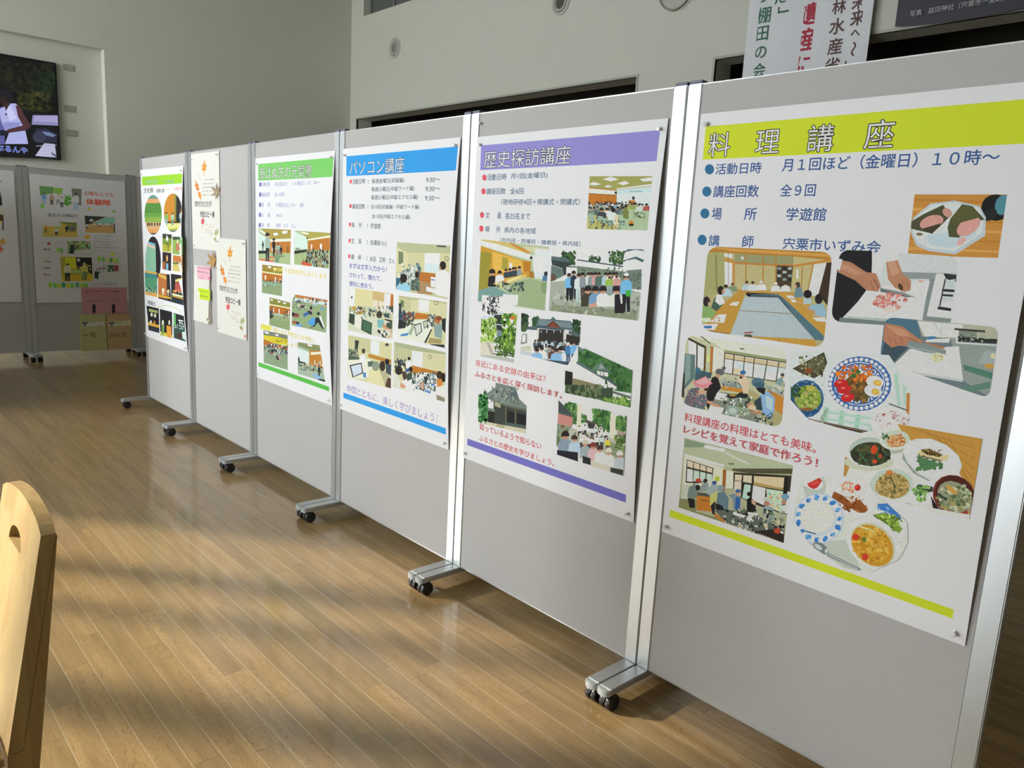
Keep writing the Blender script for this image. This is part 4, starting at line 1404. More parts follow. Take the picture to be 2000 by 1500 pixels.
S 7044697,4675900,9146988,3557168 50 110 0 12 29 1165 712 149 28 3 -36
P 4281151 1309 760 1403 784 1409 722 1316 689
P 7043180 1405 763 1550 757 1551 742 1406 749
P 5868348 1325 698 1551 735 1551 691 1316 686
S 8301645,4683824,10930796 40 111 0 10 23 1439 703 102 20 2 -24
@photo
P 15658734 142 517 325 629 642 672 659 331 151 300
P 8293252 207 512 322 591 323 625 530 628 571 555 649 522 650 502 651 490 434 488 247 494
P 9543317 246 515 365 591 519 618 421 494
P 5860209 409 491 519 622 565 554 477 553
P 6646620 322 508 434 488 651 498 651 497 648 465 327 442
S 7701114,10200732,6648426 40 112 0 10 26 417 551 144 26 4 -49
P 4278079 310 497 422 477 651 482 653 436 656 362 322 332
P 11579538 323 492 385 487 388 454 325 459
P 2237474 253 411 328 417 328 333 253 326
P 2105890 461 452 532 454 539 361 462 353
P 1777184 556 455 648 457 655 378 563 366
P 7630937 436 472 445 358 455 360 446 474
P 7630937 537 475 547 355 556 357 547 477
P 5465443 443 366 654 386 656 366 445 341
P 7898490 226 431 327 434 329 413 228 410
P 14341047 157 305 322 332 656 362 659 331 154 300
P 12234891 359 335 445 341 435 318 349 312
S 3569729,5149267,2450738,7056485 44 113 0 17 38 197 416 49 10 7 -93
S 3564863 4 114 0 8 17 218 539 13 2 1 -17
@photo
P 15658734 944 622 1527 640 1526 266 953 257
S 4683839,7052881,3564853,9549676 44 115 0 16 33 1070 559 46 9 6 -67
S 4683839,7052881,3564853,5475144 70 116 0 15 35 1328 565 64 14 5 -61
S 5868360,4289084,8300122 34 117 0 14 30 1485 578 46 10 3 -38
S 4683839,7052881 10 118 0 12 26 1174 544 25 5 2 -22
P 4674385 947 618 1033 574 1082 539 951 539
P 13996424 951 539 1083 536 1083 472 952 466
P 5858659 951 543 1085 541 1083 532 952 531
P 9543307 948 465 1083 472 1056 412 952 334 950 382
E 9528639 999 455 19 4 1 -12
S 8293221,5863489,10924171 22 119 0 12 30 1007 378 52 12 4 -53
P 15592403 1154 628 1160 466 1123 465 1116 626
P 15658198 1398 620 1443 622 1444 444 1402 441
P 5854024 1189 543 1289 539 1285 523 1191 525
P 4276539 1210 529 1290 524 1283 494 1223 495
P 12627102 1461 534 1527 536 1527 479 1457 469
P 12962482 1074 462 1400 477 1527 452 1526 357 959 313
P 9543285 1402 448 1527 444 1526 359 1417 372
S 7048008,9152090,5073974 24 120 0 11 26 1492 463 43 10 3 -42
P 11317916 1393 437 1527 437 1527 441 1394 441
P 11317916 1394 416 1527 416 1527 420 1395 419
P 11317916 1395 394 1526 395 1527 399 1397 398
P 11317916 1397 372 1526 374 1526 378 1398 376
P 11317916 1398 351 1526 353 1526 356 1400 355
P 11317916 1400 329 1526 331 1526 335 1401 333
M s 15658734 15591640 3158071 13868671 221 1290 466 31 7 -6 68
M s 15593197 2694944 3158071 13868671 221 1199 442 32 7 -6 70
M s 15658734 4272170 3158071 13868671 221 1332 466 31 7 -6 69
M s 15658734 2694944 3158071 13868671 221 1150 424 33 8 -6 71
M s 14872046 2694944 3158071 13868671 221 1259 439 32 8 -6 71
M s 14872046 5455152 3158071 13868671 221 1290 445 32 8 -6 71
M s 15658734 2694944 3158071 13868671 221 1334 448 32 8 -6 71
M s 15658734 15591640 3158071 13868671 221 1373 448 32 8 -6 71
M s 14872046 15591640 3158071 13868671 221 1325 436 33 8 -6 72
M s 15593197 4272170 3158071 13868671 221 1322 425 33 8 -6 73
M s 14872046 4272170 3158071 13868671 221 1172 388 35 8 -6 75
M s 15593197 2694944 3158071 13868671 221 1300 413 34 8 -5 75
M s 15658734 5455152 3158071 13868671 221 1120 364 36 9 -6 77
M s 15658734 4272170 3158071 13868671 221 1187 379 35 8 -6 77
M s 14872046 4272170 3158071 13868671 221 1183 375 35 8 -6 77
M s 15658734 4272170 3158071 13868671 221 1305 403 34 8 -5 76
M s 15658734 5455152 3158071 13868671 221 1221 374 35 8 -6 78
M s 14872046 4272170 3158071 13868671 221 1343 397 35 8 -5 77
M s 15658734 4272170 3158071 13868671 221 1303 386 35 9 -5 78
M s 15658734 4272170 3158071 13868671 221 1231 368 35 9 -6 78
M s 15658734 15591640 3158071 13868671 221 1176 355 36 9 -6 79
M s 15658734 5455152 3158071 13868671 221 1388 407 34 8 -6 77
M s 15658734 15591640 3158071 13868671 221 1198 356 36 9 -6 79
M s 15658734 4272170 3158071 13868671 221 1255 366 35 9 -6 79
M s 15658734 5455152 3158071 13868671 221 1253 363 36 9 -6 79
M s 15658734 5455152 3158071 13868671 221 1275 364 35 9 -6 80
M s 15589953 4272166 6645082 13868671 205 1392 384 41 10 -6 86
M b 9545143 2694944 3158071 13868671 309 1036 285 113 28 -12 151
M b 12967150 4273966 3158071 13868671 295 1117 305 95 23 -10 123
M b 11319999 14209988 3158071 13868671 319 1213 298 86 22 -9 122
M b 15320265 9519419 3158071 13868671 319 1278 297 84 22 -9 121
M b 15658734 5455152 3158071 13868671 319 1336 294 83 22 -8 120
M b 15658734 15591640 3158071 13868671 319 1408 295 82 22 -8 119
M b 13555934 15658734 3158071 13868671 319 1496 301 79 21 -8 117
P 2237482 961 290 1146 319 1151 260 964 259
P 3158583 1188 307 1257 309 1261 265 1191 262
P 14933710 1258 295 1514 303 1516 267 1261 262
P 4278079 1422 293 1523 305 1524 269 1426 264 1424 264
@slogan
@slogan_line
T 13849433 0.008 92 709 814 757 身近にある史跡の由来は？
@slogan_line
T 13849433 0.008 91 632 973 675 ふるさとを広く深く探訪します。
@slogan_line
T 13849433 0.014 173 254 811 301 知っているようで知らない
@slogan_line
T 13849433 0.014 171 171 940 214 ふるさとの歴史を学びましょう。
@footer_band
P 8091595 41 106 1552 106 1552 156 41 156
"""
PRINTS['cooking'] = """
@header_band
P 14411823 37 2061 1528 2061 1528 2227 37 2227
@title
T 2632498 0.030 67 2072 996 2192 料　理　講　座
T 15724527 -0.001 67 2072 996 2192 料　理　講　座
@schedule_text
@bullet
E 3503778 84 2011 28 -1 3 -26
@bullet
E 3503778 81 1899 28 0 3 -26
@bullet
E 3503778 82 1787 28 0 3 -26
@bullet
E 3503778 81 1651 28 1 3 -27
@text_line
T 4088478 0.013 122 1983 382 2037 活動日時
@text_line
T 4088478 0.013 492 1987 1417 2048 月１回ほど（金曜日）１０時～
@text_line
T 4088478 0.013 121 1869 381 1928 講座回数
@text_line
T 4088478 0.013 497 1871 674 1928 全９回
@text_line
T 4088478 0.013 125 1756 184 1816 場
@text_line
T 4088478 0.013 315 1757 382 1817 所
@text_line
T 4088478 0.013 542 1759 739 1818 学遊館
@text_line
T 4088478 0.013 122 1621 187 1678 講
@text_line
T 4088478 0.013 321 1623 382 1680 師
@text_line
T 4088478 0.013 542 1623 1008 1677 宍粟市いずみ会
@photo
P 12958596 121 1556 124 1579 133 1597 148 1609 168 1617 195 1619 735 1618 756 1616 773 1609 785 1598 792 1582 795 1562 806 1231 804 1211 797 1195 785 1183 769 1176 747 1174 203 1177 176 1180 155 1188 139 1201 130 1219 126 1243
P 12946742 793 1578 284 1589 128 1588 133 1597 148 1609 168 1617 195 1619 735 1618 756 1616 773 1609 785 1598 792 1582
P 14854225 160 1614 768 1611 773 1609 785 1598 786 1596 283 1599 156 1612
P 11645045 129 1588 221 1592 245 1392 125 1357 121 1556 124 1579
P 9539925 169 1577 179 1578 205 1397 195 1397
P 14130758 224 1567 288 1554 306 1406 292 1404 276 1539 227 1547
P 15658734 223 1590 270 1586 273 1564 225 1572
P 15658734 229 1545 275 1539 290 1417 247 1418
P 9341813 244 1589 265 1419 268 1419 247 1589
P 10921592 284 1587 605 1590 610 1548 289 1546
P 13536060 289 1546 610 1551 611 1541 290 1537
P 13484426 295 1536 522 1539 536 1424 311 1406
P 12946240 344 1586 365 1415 372 1415 351 1586
P 12946240 439 1590 460 1422 467 1423 446 1590
P 12946240 507 1593 528 1428 534 1428 514 1594
P 5521708 522 1543 607 1544 609 1430 533 1432
P 9547942 527 1534 546 1535 547 1524 528 1522
P 2238508 529 1516 548 1518 550 1506 530 1505
P 12964810 531 1499 550 1500 552 1488 533 1487
P 3095873 533 1481 553 1482 554 1471 535 1469
P 2238508 555 1536 574 1537 575 1525 556 1524
P 12964810 557 1518 576 1519 577 1508 558 1506
P 3095873 559 1501 578 1502 580 1490 560 1489
P 9547942 561 1483 580 1484 582 1473 563 1471
P 12964810 582 1537 601 1539 602 1527 584 1526
P 3095873 584 1520 603 1521 605 1509 586 1508
P 9547942 587 1502 605 1504 607 1492 588 1491
P 2238508 589 1485 608 1486 609 1475 590 1473
P 13813131 605 1590 792 1581 795 1562 800 1424 618 1423
P 14192956 610 1550 790 1588 792 1582 793 1578 611 1539
P 15658734 712 1559 771 1568 748 1411 698 1414
P 4272420 771 1570 794 1573 795 1562 801 1374 751 1419
P 12946240 652 1546 661 1427 667 1427 657 1546
P 12946240 704 1569 694 1430 699 1429 710 1568
P 15658733 625 1529 638 1530 643 1487 631 1487
E 15658733 330 1569 9 0 1 -8
P 13803082 324 1411 627 1420 628 1408 317 1392
P 3090981 373 1399 547 1405 545 1391 370 1386
P 6915989 369 1388 553 1398 762 1207 803 1208 805 1258 804 1279 543 1405
P 12833239 368 1377 549 1388 758 1210 343 1176 306 1176
P 5865100 550 1401 580 1388 805 1224 799 1208 762 1211
P 9468753 342 1303 657 1317 657 1320 342 1306
P 13606466 368 1402 326 1399 203 1290 147 1195 155 1188 176 1180 203 1177 305 1176
P 14132807 547 1407 622 1421 803 1317 806 1231 805 1230 599 1374
P 14132551 374 1176 468 1185 762 1207 772 1178 769 1176 747 1174
P 9135403 573 1194 583 1175 586 1175 575 1195
P 8019243 200 1177 304 1178 304 1181 176 1181 176 1180
M b 12967139 4273710 3158071 13868671 194 374 1409 48 4 -6 49
M b 14675182 4273710 3158071 13868671 194 408 1410 48 4 -6 49
M b 15658734 15658734 3158071 13868671 194 455 1416 47 4 -6 48
M b 15658734 15658734 3158071 13868671 194 533 1416 45 4 -6 47
M b 15658734 4273710 3158071 13868671 194 584 1420 45 4 -6 47
M b 9346680 5655358 3158071 13868671 170 293 1396 52 4 -5 46
M b 12836843 3221282 3158071 13868671 196 258 1368 62 5 -7 63
P 4679252 191 1353 213 1373 252 1333 213 1287 177 1301
P 15658734 203 1374 233 1374 257 1334 229 1319 197 1337
E 2300698 224 1397 20 2 3 -23
E 13540991 240 1392 9 1 1 -12
P 9549678 125 1305 160 1312 209 1278 193 1250 129 1223 126 1243
P 3089701 168 1334 168 1324 164 1315 157 1308 148 1306 139 1307 131 1312 125 1320 125 1345 127 1349 134 1356 142 1359 151 1357 159 1352 165 1344
E 14201232 163 1321 8 1 1 -11
P 14872019 126 1243 178 1249 190 1228 135 1222 128 1234
P 7706534 633 1440 661 1450 679 1405 630 1392
E 4339247 642 1457 13 1 2 -14
E 13869441 634 1450 6 0 1 -9
P 12704482 680 1397 712 1407 724 1378 684 1366
E 2366747 698 1418 21 2 3 -20
P 14198148 631 1385 683 1378 683 1372 633 1375
P 10668508 725 1370 776 1382 800 1346 763 1327 702 1352
E 2694944 755 1400 19 2 3 -24
P 10602975 746 1329 796 1350 800 1320 731 1320
P 13868671 702 1356 745 1341 742 1333 699 1346
P 15658734 299 1342 341 1350 330 1326 282 1326
P 15658734 225 1271 273 1278 264 1232 180 1227
P 15658734 589 1401 620 1405 639 1393 601 1390
P 15658734 614 1387 635 1387 650 1375 624 1372
P 15658734 737 1309 796 1319 803 1305 804 1297 759 1296
P 15658734 135 1209 231 1224 210 1187 162 1185 155 1188 139 1201
P 3373508 139 1201 192 1209 194 1196 152 1190
P 15527662 330 1176 385 1183 387 1176
P 6773834 434 1183 432 1179 429 1176 384 1176 383 1177 385 1181 390 1185 398 1188 407 1191 417 1191 426 1190 431 1187
P 11154222 387 1191 434 1201 433 1207 385 1197
P 9212306 457 1176 463 1178 461 1182 444 1176
S 14198399,12618604,15658446 8 2 0 6 10 220 1251 17 2 2 -15
@photo
P 14194756 1118 1875 1466 1871 1473 1626 1127 1620
P 13536055 1119 1860 1466 1842 1467 1834 1119 1848
P 15446108 1120 1819 1468 1805 1468 1797 1120 1808
P 13536055 1121 1779 1469 1767 1469 1759 1122 1767
P 15446108 1123 1738 1470 1730 1470 1721 1123 1726
P 13536055 1124 1697 1471 1692 1471 1684 1125 1685
P 15446108 1126 1656 1472 1654 1472 1646 1126 1644 1126 1646
P 1382934 1468 1778 1462 1773 1443 1769 1422 1773 1403 1784 1389 1801 1382 1820 1383 1840 1391 1857 1407 1868 1426 1872 1447 1868 1465 1856 1466 1855
P 5872038 1468 1795 1462 1792 1451 1793 1441 1800 1434 1811 1430 1826 1430 1841 1435 1855 1443 1865 1453 1870 1464 1869 1466 1868
E 2107945 1416 1793 23 17 13 -19
P 13556965 1127 1779 1188 1837 1279 1849 1376 1826 1405 1782 1414 1711 1315 1632 1206 1642 1155 1663 1124 1721
P 15331054 1135 1776 1192 1830 1280 1842 1372 1820 1398 1779 1402 1722 1310 1646 1207 1653 1162 1675 1133 1721
P 13821422 1186 1705 1282 1724 1378 1749 1378 1710 1303 1657 1214 1665
P 5526328 1122 1762 1162 1791 1238 1832 1272 1786 1241 1746 1212 1714 1125 1732 1122 1757
E 15182494 1203 1760 44 16 12 -26
E 14329239 1259 1800 18 -14 -8 -13
P 4538667 1170 1733 1244 1758 1212 1712
P 5724985 1274 1775 1310 1834 1350 1826 1402 1774 1370 1765 1318 1700 1280 1702 1269 1741
E 15642789 1347 1746 36 31 20 -25
P 6448182 1277 1772 1310 1831 1351 1823 1383 1782 1329 1765 1289 1747
E 15646390 1330 1686 14 15 9 -9
E 7893066 1162 1710 14 0 1 -6
@photo
P 14870503 825 1578 827 1598 834 1614 846 1625 862 1632 883 1633 1283 1625 1301 1623 1315 1617 1325 1606 1331 1592 1333 1574 1340 1378 1339 1360 1333 1345 1324 1334 1311 1327 1293 1324 886 1304 865 1305 848 1311 836 1322 828 1338 826 1359
P 1842465 861 1631 972 1632 975 1632 986 1509 962 1433 865 1305 848 1311 836 1322 828 1338 826 1359 825 1578 827 1598 834 1614 846 1625
P 15658734 972 1632 976 1632 1071 1630 1086 1601 1034 1586 1024 1524 986 1534
P 10397350 1105 1548 1334 1556 1335 1534 1121 1519
P 9542555 1229 1526 1335 1544 1340 1378 1339 1360 1336 1351 1227 1349
P 15658734 971 1458 1145 1514 1233 1518 1221 1348 1182 1341 901 1335
P 12963530 901 1335 1221 1348 1224 1333 900 1322
P 8096651 867 1325 906 1326 1229 1334 1231 1321 886 1304 865 1305
P 15658734 1253 1551 1334 1554 1340 1378 1340 1371 1241 1371
P 3225915 1281 1553 1332 1551 1334 1522 1295 1531
P 14345187 1296 1525 1330 1533 1333 1442 1292 1438
P 2369838 1286 1479 1335 1480 1334 1490 1285 1489
P 2369838 1292 1460 1332 1461 1332 1469 1291 1468
P 2698802 1280 1404 1333 1401 1333 1413 1280 1417
P 5066061 1289 1531 1284 1420 1290 1419 1295 1530
P 12946284 826 1587 884 1578 960 1538 1004 1535 1033 1482 1024 1456 971 1458 915 1498 829 1530 825 1579
P 13999743 839 1575 948 1531 911 1523 829 1549
P 15658734 826 1591 844 1588 838 1537 825 1542 825 1578
P 10052679 993 1508 1023 1473 1027 1477 997 1511
P 13275246 1039 1592 1086 1601 1118 1542 1157 1515 1160 1474 1135 1463 1091 1480 1059 1514
P 14329478 1046 1586 1075 1594 1106 1542 1072 1527
E 5455150 1117 1485 7 5 10 -14
P 7174264 1031 1475 1129 1462 1187 1446 1144 1443 1034 1457
P 12831948 1037 1471 1178 1445 1178 1448 1038 1474
P 10381901 1117 1518 1133 1489 1135 1490 1119 1519
P 10381901 1135 1516 1148 1484 1151 1485 1137 1517
P 10381901 982 1502 1000 1463 1003 1464 985 1503
P 10381901 1000 1510 1017 1474 1020 1475 1003 1511
P 10381901 910 1503 969 1470 970 1472 911 1505
P 15593198 1087 1629 1089 1598 1040 1586 1029 1573 1009 1631
S 15634820,15642272,14843507,15649468 34 3 1 8 18 1082 1418 72 7 5 -37
P 15655639 1056 1385 1083 1406 1117 1379 1077 1366
E 15648183 1197 1515 12 1 1 -6
@photo
P 7833227 1070 1303 1071 1320 1076 1333 1085 1342 1097 1348 1114 1350 1482 1356 1496 1354 1507 1350 1514 1341 1519 1330 1521 1315 1527 1111 1526 1096 1522 1085 1515 1078 1504 1075 1491 1076 1118 1145 1102 1150 1089 1158 1080 1169 1074 1183 1072 1200
P 12895405 1522 1293 1236 1284 1205 1351 1482 1356 1496 1354 1507 1350 1514 1341 1519 1330 1521 1315
P 15658731 1207 1346 1386 1352 1392 1298 1248 1285
P 5668498 1204 1351 1231 1283 1166 1207 1113 1156 1099 1152 1089 1158 1080 1169 1076 1178 1072 1319 1073 1326 1076 1333 1085 1342 1097 1348 1114 1350
P 4544869 1083 1239 1186 1229 1137 1160 1101 1151 1089 1158 1080 1169 1077 1176
P 10529445 1347 1292 1522 1282 1527 1111 1526 1096 1522 1085 1517 1080 1415 1127
P 15658734 1258 1275 1347 1289 1345 1271 1251 1262
P 4360388 1262 1287 1292 1291 1283 1278 1258 1273
P 3158830 1375 1302 1520 1309 1521 1292 1373 1281
P 15658734 1368 1295 1379 1295 1376 1278 1522 1288 1522 1285 1521 1282 1371 1272
P 9345163 1374 1330 1444 1333 1441 1304 1378 1302
P 4275767 1358 1326 1473 1330 1472 1338 1357 1334
S 12238512,5527889 12 4 0 4 9 1449 1304 64 8 2 -13
P 13752539 1271 1350 1312 1296 1315 1298 1273 1352
P 13752539 1304 1351 1309 1296 1312 1296 1307 1352
P 15658734 1193 1224 1384 1262 1421 1128 1203 1129 1132 1142
P 14015452 1203 1129 1421 1128 1420 1118 1256 1119
P 5868405 1411 1190 1525 1175 1526 1147 1419 1168
P 6919040 1412 1090 1523 1140 1522 1111 1452 1083
P 11714238 1484 1259 1522 1259 1523 1244 1525 1203 1467 1205
P 14199379 1525 1196 1523 1193 1517 1190 1510 1188 1503 1187 1497 1189 1493 1192 1491 1196 1491 1200 1495 1205 1500 1208 1507 1210 1514 1210 1520 1209 1524 1206
P 15525303 1523 1237 1522 1234 1520 1231 1517 1230 1513 1230 1510 1232 1507 1235 1506 1239 1506 1244 1508 1248 1510 1250 1513 1252 1517 1251 1520 1249 1523 1246 1523 1244
P 13273962 1074 1322 1150 1316 1202 1285 1246 1261 1236 1251 1182 1259 1183 1234 1150 1233 1116 1219 1076 1245
P 14328193 1078 1313 1152 1304 1191 1278 1145 1272
P 12943971 1251 1262 1331 1252 1332 1243 1265 1246
P 10250060 1121 1262 1138 1228 1140 1229 1123 1264
P 10250060 1146 1272 1160 1234 1163 1235 1149 1273
P 10250060 1174 1271 1235 1252 1236 1255 1174 1274
P 10250060 1096 1266 1113 1231 1115 1232 1098 1267
P 9477788 1182 1259 1275 1253 1339 1238 1340 1221 1258 1218 1180 1231
P 12635596 1186 1232 1336 1220 1336 1223 1186 1235
E 15657919 1310 1204 26 4 3 -19
S 9340250,11181676 7 6 0 2 4 1312 1202 15 2 2 -12
@photo
P 13750957 41 1085 43 1107 51 1124 65 1136 85 1143 110 1145 571 1142 592 1140 609 1133 621 1122 628 1107 631 1088 645 807 644 787 637 772 626 761 610 754 589 752 116 756 90 759 70 767 56 779 47 796 44 819
P 15527390 110 1145 112 1145 571 1142 592 1140 609 1133 621 1122 628 1107 631 1093 278 1093 204 1121 76 1140 85 1143
P 10726010 278 1093 631 1093 631 1088 632 1077 280 1076
P 5592895 127 1144 192 1112 195 1117 138 1145 128 1145
E 7632989 383 1112 15 2 0 -4
P 4537386 56 1128 171 1096 173 1082 54 1115 53 1125
P 15658734 56 1116 109 1101 124 973 63 1049
P 15658734 118 1096 160 1084 169 973 127 980
P 3291948 108 1105 121 972 129 973 116 1106
P 6705960 160 1091 169 959 181 960 172 1092
P 12943414 197 1103 215 1100 223 960 209 958
P 15658722 215 1100 280 1093 290 978 224 967
P 14674827 180 1055 196 1057 201 1016 185 1014
P 15658734 287 1074 632 1076 637 983 293 972
P 14865062 289 1071 632 1073 633 1054 288 1046
P 14348014 347 1038 403 1037 403 1010 372 1018
P 14872302 488 1036 633 1047 635 1022 493 1021
P 15654847 346 1008 388 1007 388 977 346 977
P 4800812 284 1073 289 971 295 972 289 1074
P 4800812 339 1074 341 972 347 972 345 1074
P 4800812 400 1074 403 974 408 974 405 1075
P 4800812 455 1075 458 975 463 975 460 1075
P 4800812 527 1075 521 975 527 975 532 1075
P 4800812 590 1075 587 977 592 977 595 1076
P 4537382 284 1074 632 1076 632 1080 284 1079
P 6970945 288 1046 633 1049 633 1052 288 1050
P 4537382 293 970 594 974 595 978 293 974
P 7046530 41 1039 108 1041 118 915 52 831 42 994
P 9546406 46 1036 79 1037 90 910 60 869
P 4275506 43 930 52 940 64 797 47 798 46 803 44 828
P 4679022 117 964 223 960 218 932 120 901
E 4224414 132 960 16 3 2 -16
P 14325046 292 909 415 910 418 887 288 881
P 9873054 282 935 412 933 412 906 285 908
S 15658734,7044725,3358007,12963784 22 8 0 4 9 346 929 58 10 3 -24
P 12498049 448 916 639 845 645 802 644 787 637 772 626 761 610 754 589 752 585 752 442 868
P 14061875 544 933 640 910 644 818 598 837
P 11648690 538 952 639 934 640 908 537 932
S 15658734,4807253,8294022 12 9 0 5 10 594 940 50 9 3 -21
P 9344904 250 867 336 872 450 869 528 753 225 755
P 15658734 266 866 325 863 318 824 251 825
P 15658734 235 790 315 788 306 755 222 755
E 11023920 291 835 5 1 0 -3
S 8099692,11452062,4675140,15658734,3551274,9612427 46 10 0 7 19 393 812 85 17 6 -52
E 3156772 360 861 36 7 2 -13
E 12623434 360 866 22 4 1 -7
E 2435623 417 875 31 1 -1 -15
E 10664621 369 785 36 7 3 -25
E 13229005 370 783 23 4 2 -16
P 2170143 226 936 256 952 287 891 266 863 248 814 209 803 200 847
E 7040110 269 973 27 0 -1 -18
E 14132614 260 951 15 3 1 -10
E 6382681 290 997 13 2 1 -9
P 2367522 209 803 234 800 222 759 208 781
P 7042431 72 799 96 854 148 870 207 824 217 804 190 756 175 756 116 756 90 759 74 765 69 768 67 769
S 12945022,14663595,4345178,9535142,11157302 34 11 0 4 10 141 806 63 12 6 -55
P 15570334 106 891 186 937 232 906 185 869 127 873
P 15645374 125 891 186 933 217 907 167 887
P 4531486 185 869 226 887 211 860 182 858
P 14329476 212 811 290 797 295 788 260 784 210 796
E 14858133 171 849 24 4 2 -14
P 15652279 379 962 422 976 444 949 447 892 418 884 406 922 377 944
E 3570096 403 992 17 3 1 -12
E 13801845 398 973 13 2 1 -10
E 2302242 395 964 8 1 1 -6
P 10274285 509 893 552 921 595 893 598 837 588 775 534 804
P 12968686 541 899 585 888 585 828 555 839
E 5865106 494 954 37 0 -2 -26
E 4679548 503 942 28 0 -1 -15
P 2104606 483 926 538 935 537 899 503 909
P 3886163 481 855 517 888 536 818 500 818
S 3359037,6913909,2106660,9545372 26 12 0 5 12 549 776 46 10 4 -31
P 13799788 461 803 523 812 535 798 481 794
P 14327930 443 830 464 845 499 828 457 809
E 15521712 477 823 22 4 2 -13
P 9481643 593 988 619 1005 629 981 618 956 589 964
E 4473147 619 1015 10 2 1 -8
E 13145460 621 1005 7 1 1 -5
@photo
P 15199981 647 1136 883 1166 1110 1185 1229 1052 1237 955 1231 888 1075 808 776 825 656 917 659 1046
P 11657160 847 899 871 901 872 819 848 821
P 11657160 925 897 948 899 949 815 925 816
P 11657160 1001 895 1023 897 1024 811 1001 812
P 11657160 1074 893 1096 895 1096 819 1085 813 1074 813
P 11657160 1146 892 1167 894 1167 855 1145 844
P 12642259 850 871 1225 893 1225 903 850 882
P 12642259 854 839 1176 860 1198 871 854 850
P 12642259 961 814 1107 825 1130 836 878 819
P 12642259 1142 1108 1159 1105 1194 968 1177 971
P 12642259 1185 1066 1202 1058 1214 973 1203 976
P 14322753 1208 1032 1221 1034 1232 938 1217 951
P 5855569 1140 969 1221 955 1222 960 1140 974
P 4665636 776 828 1072 830 1085 813 1040 814 922 816 778 825
P 10914677 790 824 1072 822 1073 825 786 827 785 824
P 10862755 836 843 855 883 871 898 859 854 855 820 846 821
P 5392950 667 1054 813 1156 836 1110 820 1054 781 1025 717 1038
P 6645062 695 1064 809 1141 826 1102 796 1051 735 1047
E 10375979 746 1059 24 4 2 -13
S 9146725,4276526,12041357,7960653 22 21 0 5 12 765 1081 64 10 6 -47
P 15658734 846 938 844 901 828 866 801 839 773 827 677 901 670 958 679 976 707 1003 742 1016 778 1015 811 999 834 972
P 3566489 842 937 840 901 825 868 799 843 769 830 677 901 671 950 682 974 709 999 743 1012 777 1011 808 996 831 970
P 2447752 832 935 830 903 817 873 794 850 765 838 759 838 677 901 676 916 677 939 691 969 714 992 744 1003 774 1002 802 989 822 965
S 12967149,8300230 26 22 0 4 7 757 924 86 16 11 -88
E 9875531 763 925 67 13 8 -62
S 8298041,11651164,13752421,7047986,12958328 40 23 1 7 17 763 925 64 12 8 -59
S 3363632,4351548 10 24 0 9 17 691 948 25 5 4 -30
S 14336833,15061331 8 25 0 6 11 775 976 24 4 2 -12
E 10380855 764 871 31 6 1 -8
E 15593198 996 1033 159 28 19 -137
E 15658734 996 1036 153 27 18 -132
E 4027578 996 1036 143 25 17 -124
E 15658734 1122 1058 8 1 1 -9
E 15658734 1122 1037 8 0 0 -9
E 15658734 1119 1017 8 -2 -2 -9
E 15658734 1111 997 7 -3 -4 -9
E 15658734 1100 978 7 -4 -5 -8
E 15658734 1084 962 6 -6 -6 -7
E 15658734 1066 947 5 -7 -8 -6
E 15658734 1045 935 3 -8 -9 -4
E 15658734 1023 927 2 -8 -9 -3
E 15658734 999 922 0 -9 -10 -1
E 15658734 975 921 -1 -9 -10 1
E 15658734 951 924 -3 -8 -9 3
E 15658734 929 931 -4 -8 -9 4
E 15658734 909 942 -6 -7 -8 6
E 15658734 891 956 -7 -6 -6 7
E 15658734 878 973 -8 -5 -5 8
E 15658734 868 992 -8 -3 -3 9
E 15658734 863 1012 -9 -2 -1 10
E 15658734 863 1034 -9 0 1 10
E 15658734 867 1055 -9 2 2 10
E 15658734 875 1076 -8 3 4 9
E 15658734 888 1095 -7 5 6 8
E 15658734 905 1112 -6 6 7 7
E 15658734 924 1126 -5 7 8 6
E 15658734 946 1137 -3 8 9 4
E 15658734 969 1144 -2 8 9 2
E 15658734 992 1148 0 8 9 1
E 15658734 1016 1148 1 8 9 -1
E 15658734 1039 1144 3 8 9 -3
E 15658734 1060 1136 4 7 8 -4
E 15658734 1079 1125 5 6 7 -6
E 15658734 1095 1112 6 5 6 -7
E 15658734 1108 1095 7 4 4 -8
E 15658734 1117 1077 8 3 3 -9
E 15658734 996 1036 115 20 14 -99
E 3567287 996 1036 111 19 13 -95
E 15658734 996 1036 103 18 12 -88
E 3304373 1086 1036 19 3 3 -18
E 15658734 1086 1036 13 2 2 -12
E 3304373 1086 1036 7 1 1 -7
E 3304373 1072 999 19 4 3 -18
E 15658734 1072 999 13 2 2 -12
E 3304373 1072 999 7 1 1 -7
E 3304373 1041 971 20 4 3 -18
E 15658734 1041 971 13 3 2 -12
E 3304373 1041 971 7 1 1 -7
E 3304373 999 956 20 4 3 -18
E 15658734 999 956 13 3 2 -12
E 3304373 999 956 7 1 1 -7
E 3304373 955 960 20 4 3 -19
E 15658734 955 960 14 3 2 -12
E 3304373 955 960 7 1 1 -7
E 3304373 921 982 21 4 3 -19
E 15658734 921 982 14 3 2 -12
E 3304373 921 982 7 1 1 -7
E 3304373 903 1016 21 4 3 -19
E 15658734 903 1016 14 2 2 -13
E 3304373 903 1016 7 1 1 -7
E 3304373 907 1055 21 3 3 -19
E 15658734 907 1055 14 2 2 -12
E 3304373 907 1055 7 1 1 -7
E 3304373 932 1089 20 3 3 -19
E 15658734 932 1089 14 2 2 -12
E 3304373 932 1089 7 1 1 -7
E 3304373 970 1110 20 3 2 -18
E 15658734 970 1110 13 2 2 -12
E 3304373 970 1110 7 1 1 -7
E 3304373 1014 1114 20 3 3 -18
E 15658734 1014 1114 13 2 2 -12
E 3304373 1014 1114 7 1 1 -7
E 3304373 1053 1100 19 3 2 -18
E 15658734 1053 1100 13 2 2 -12
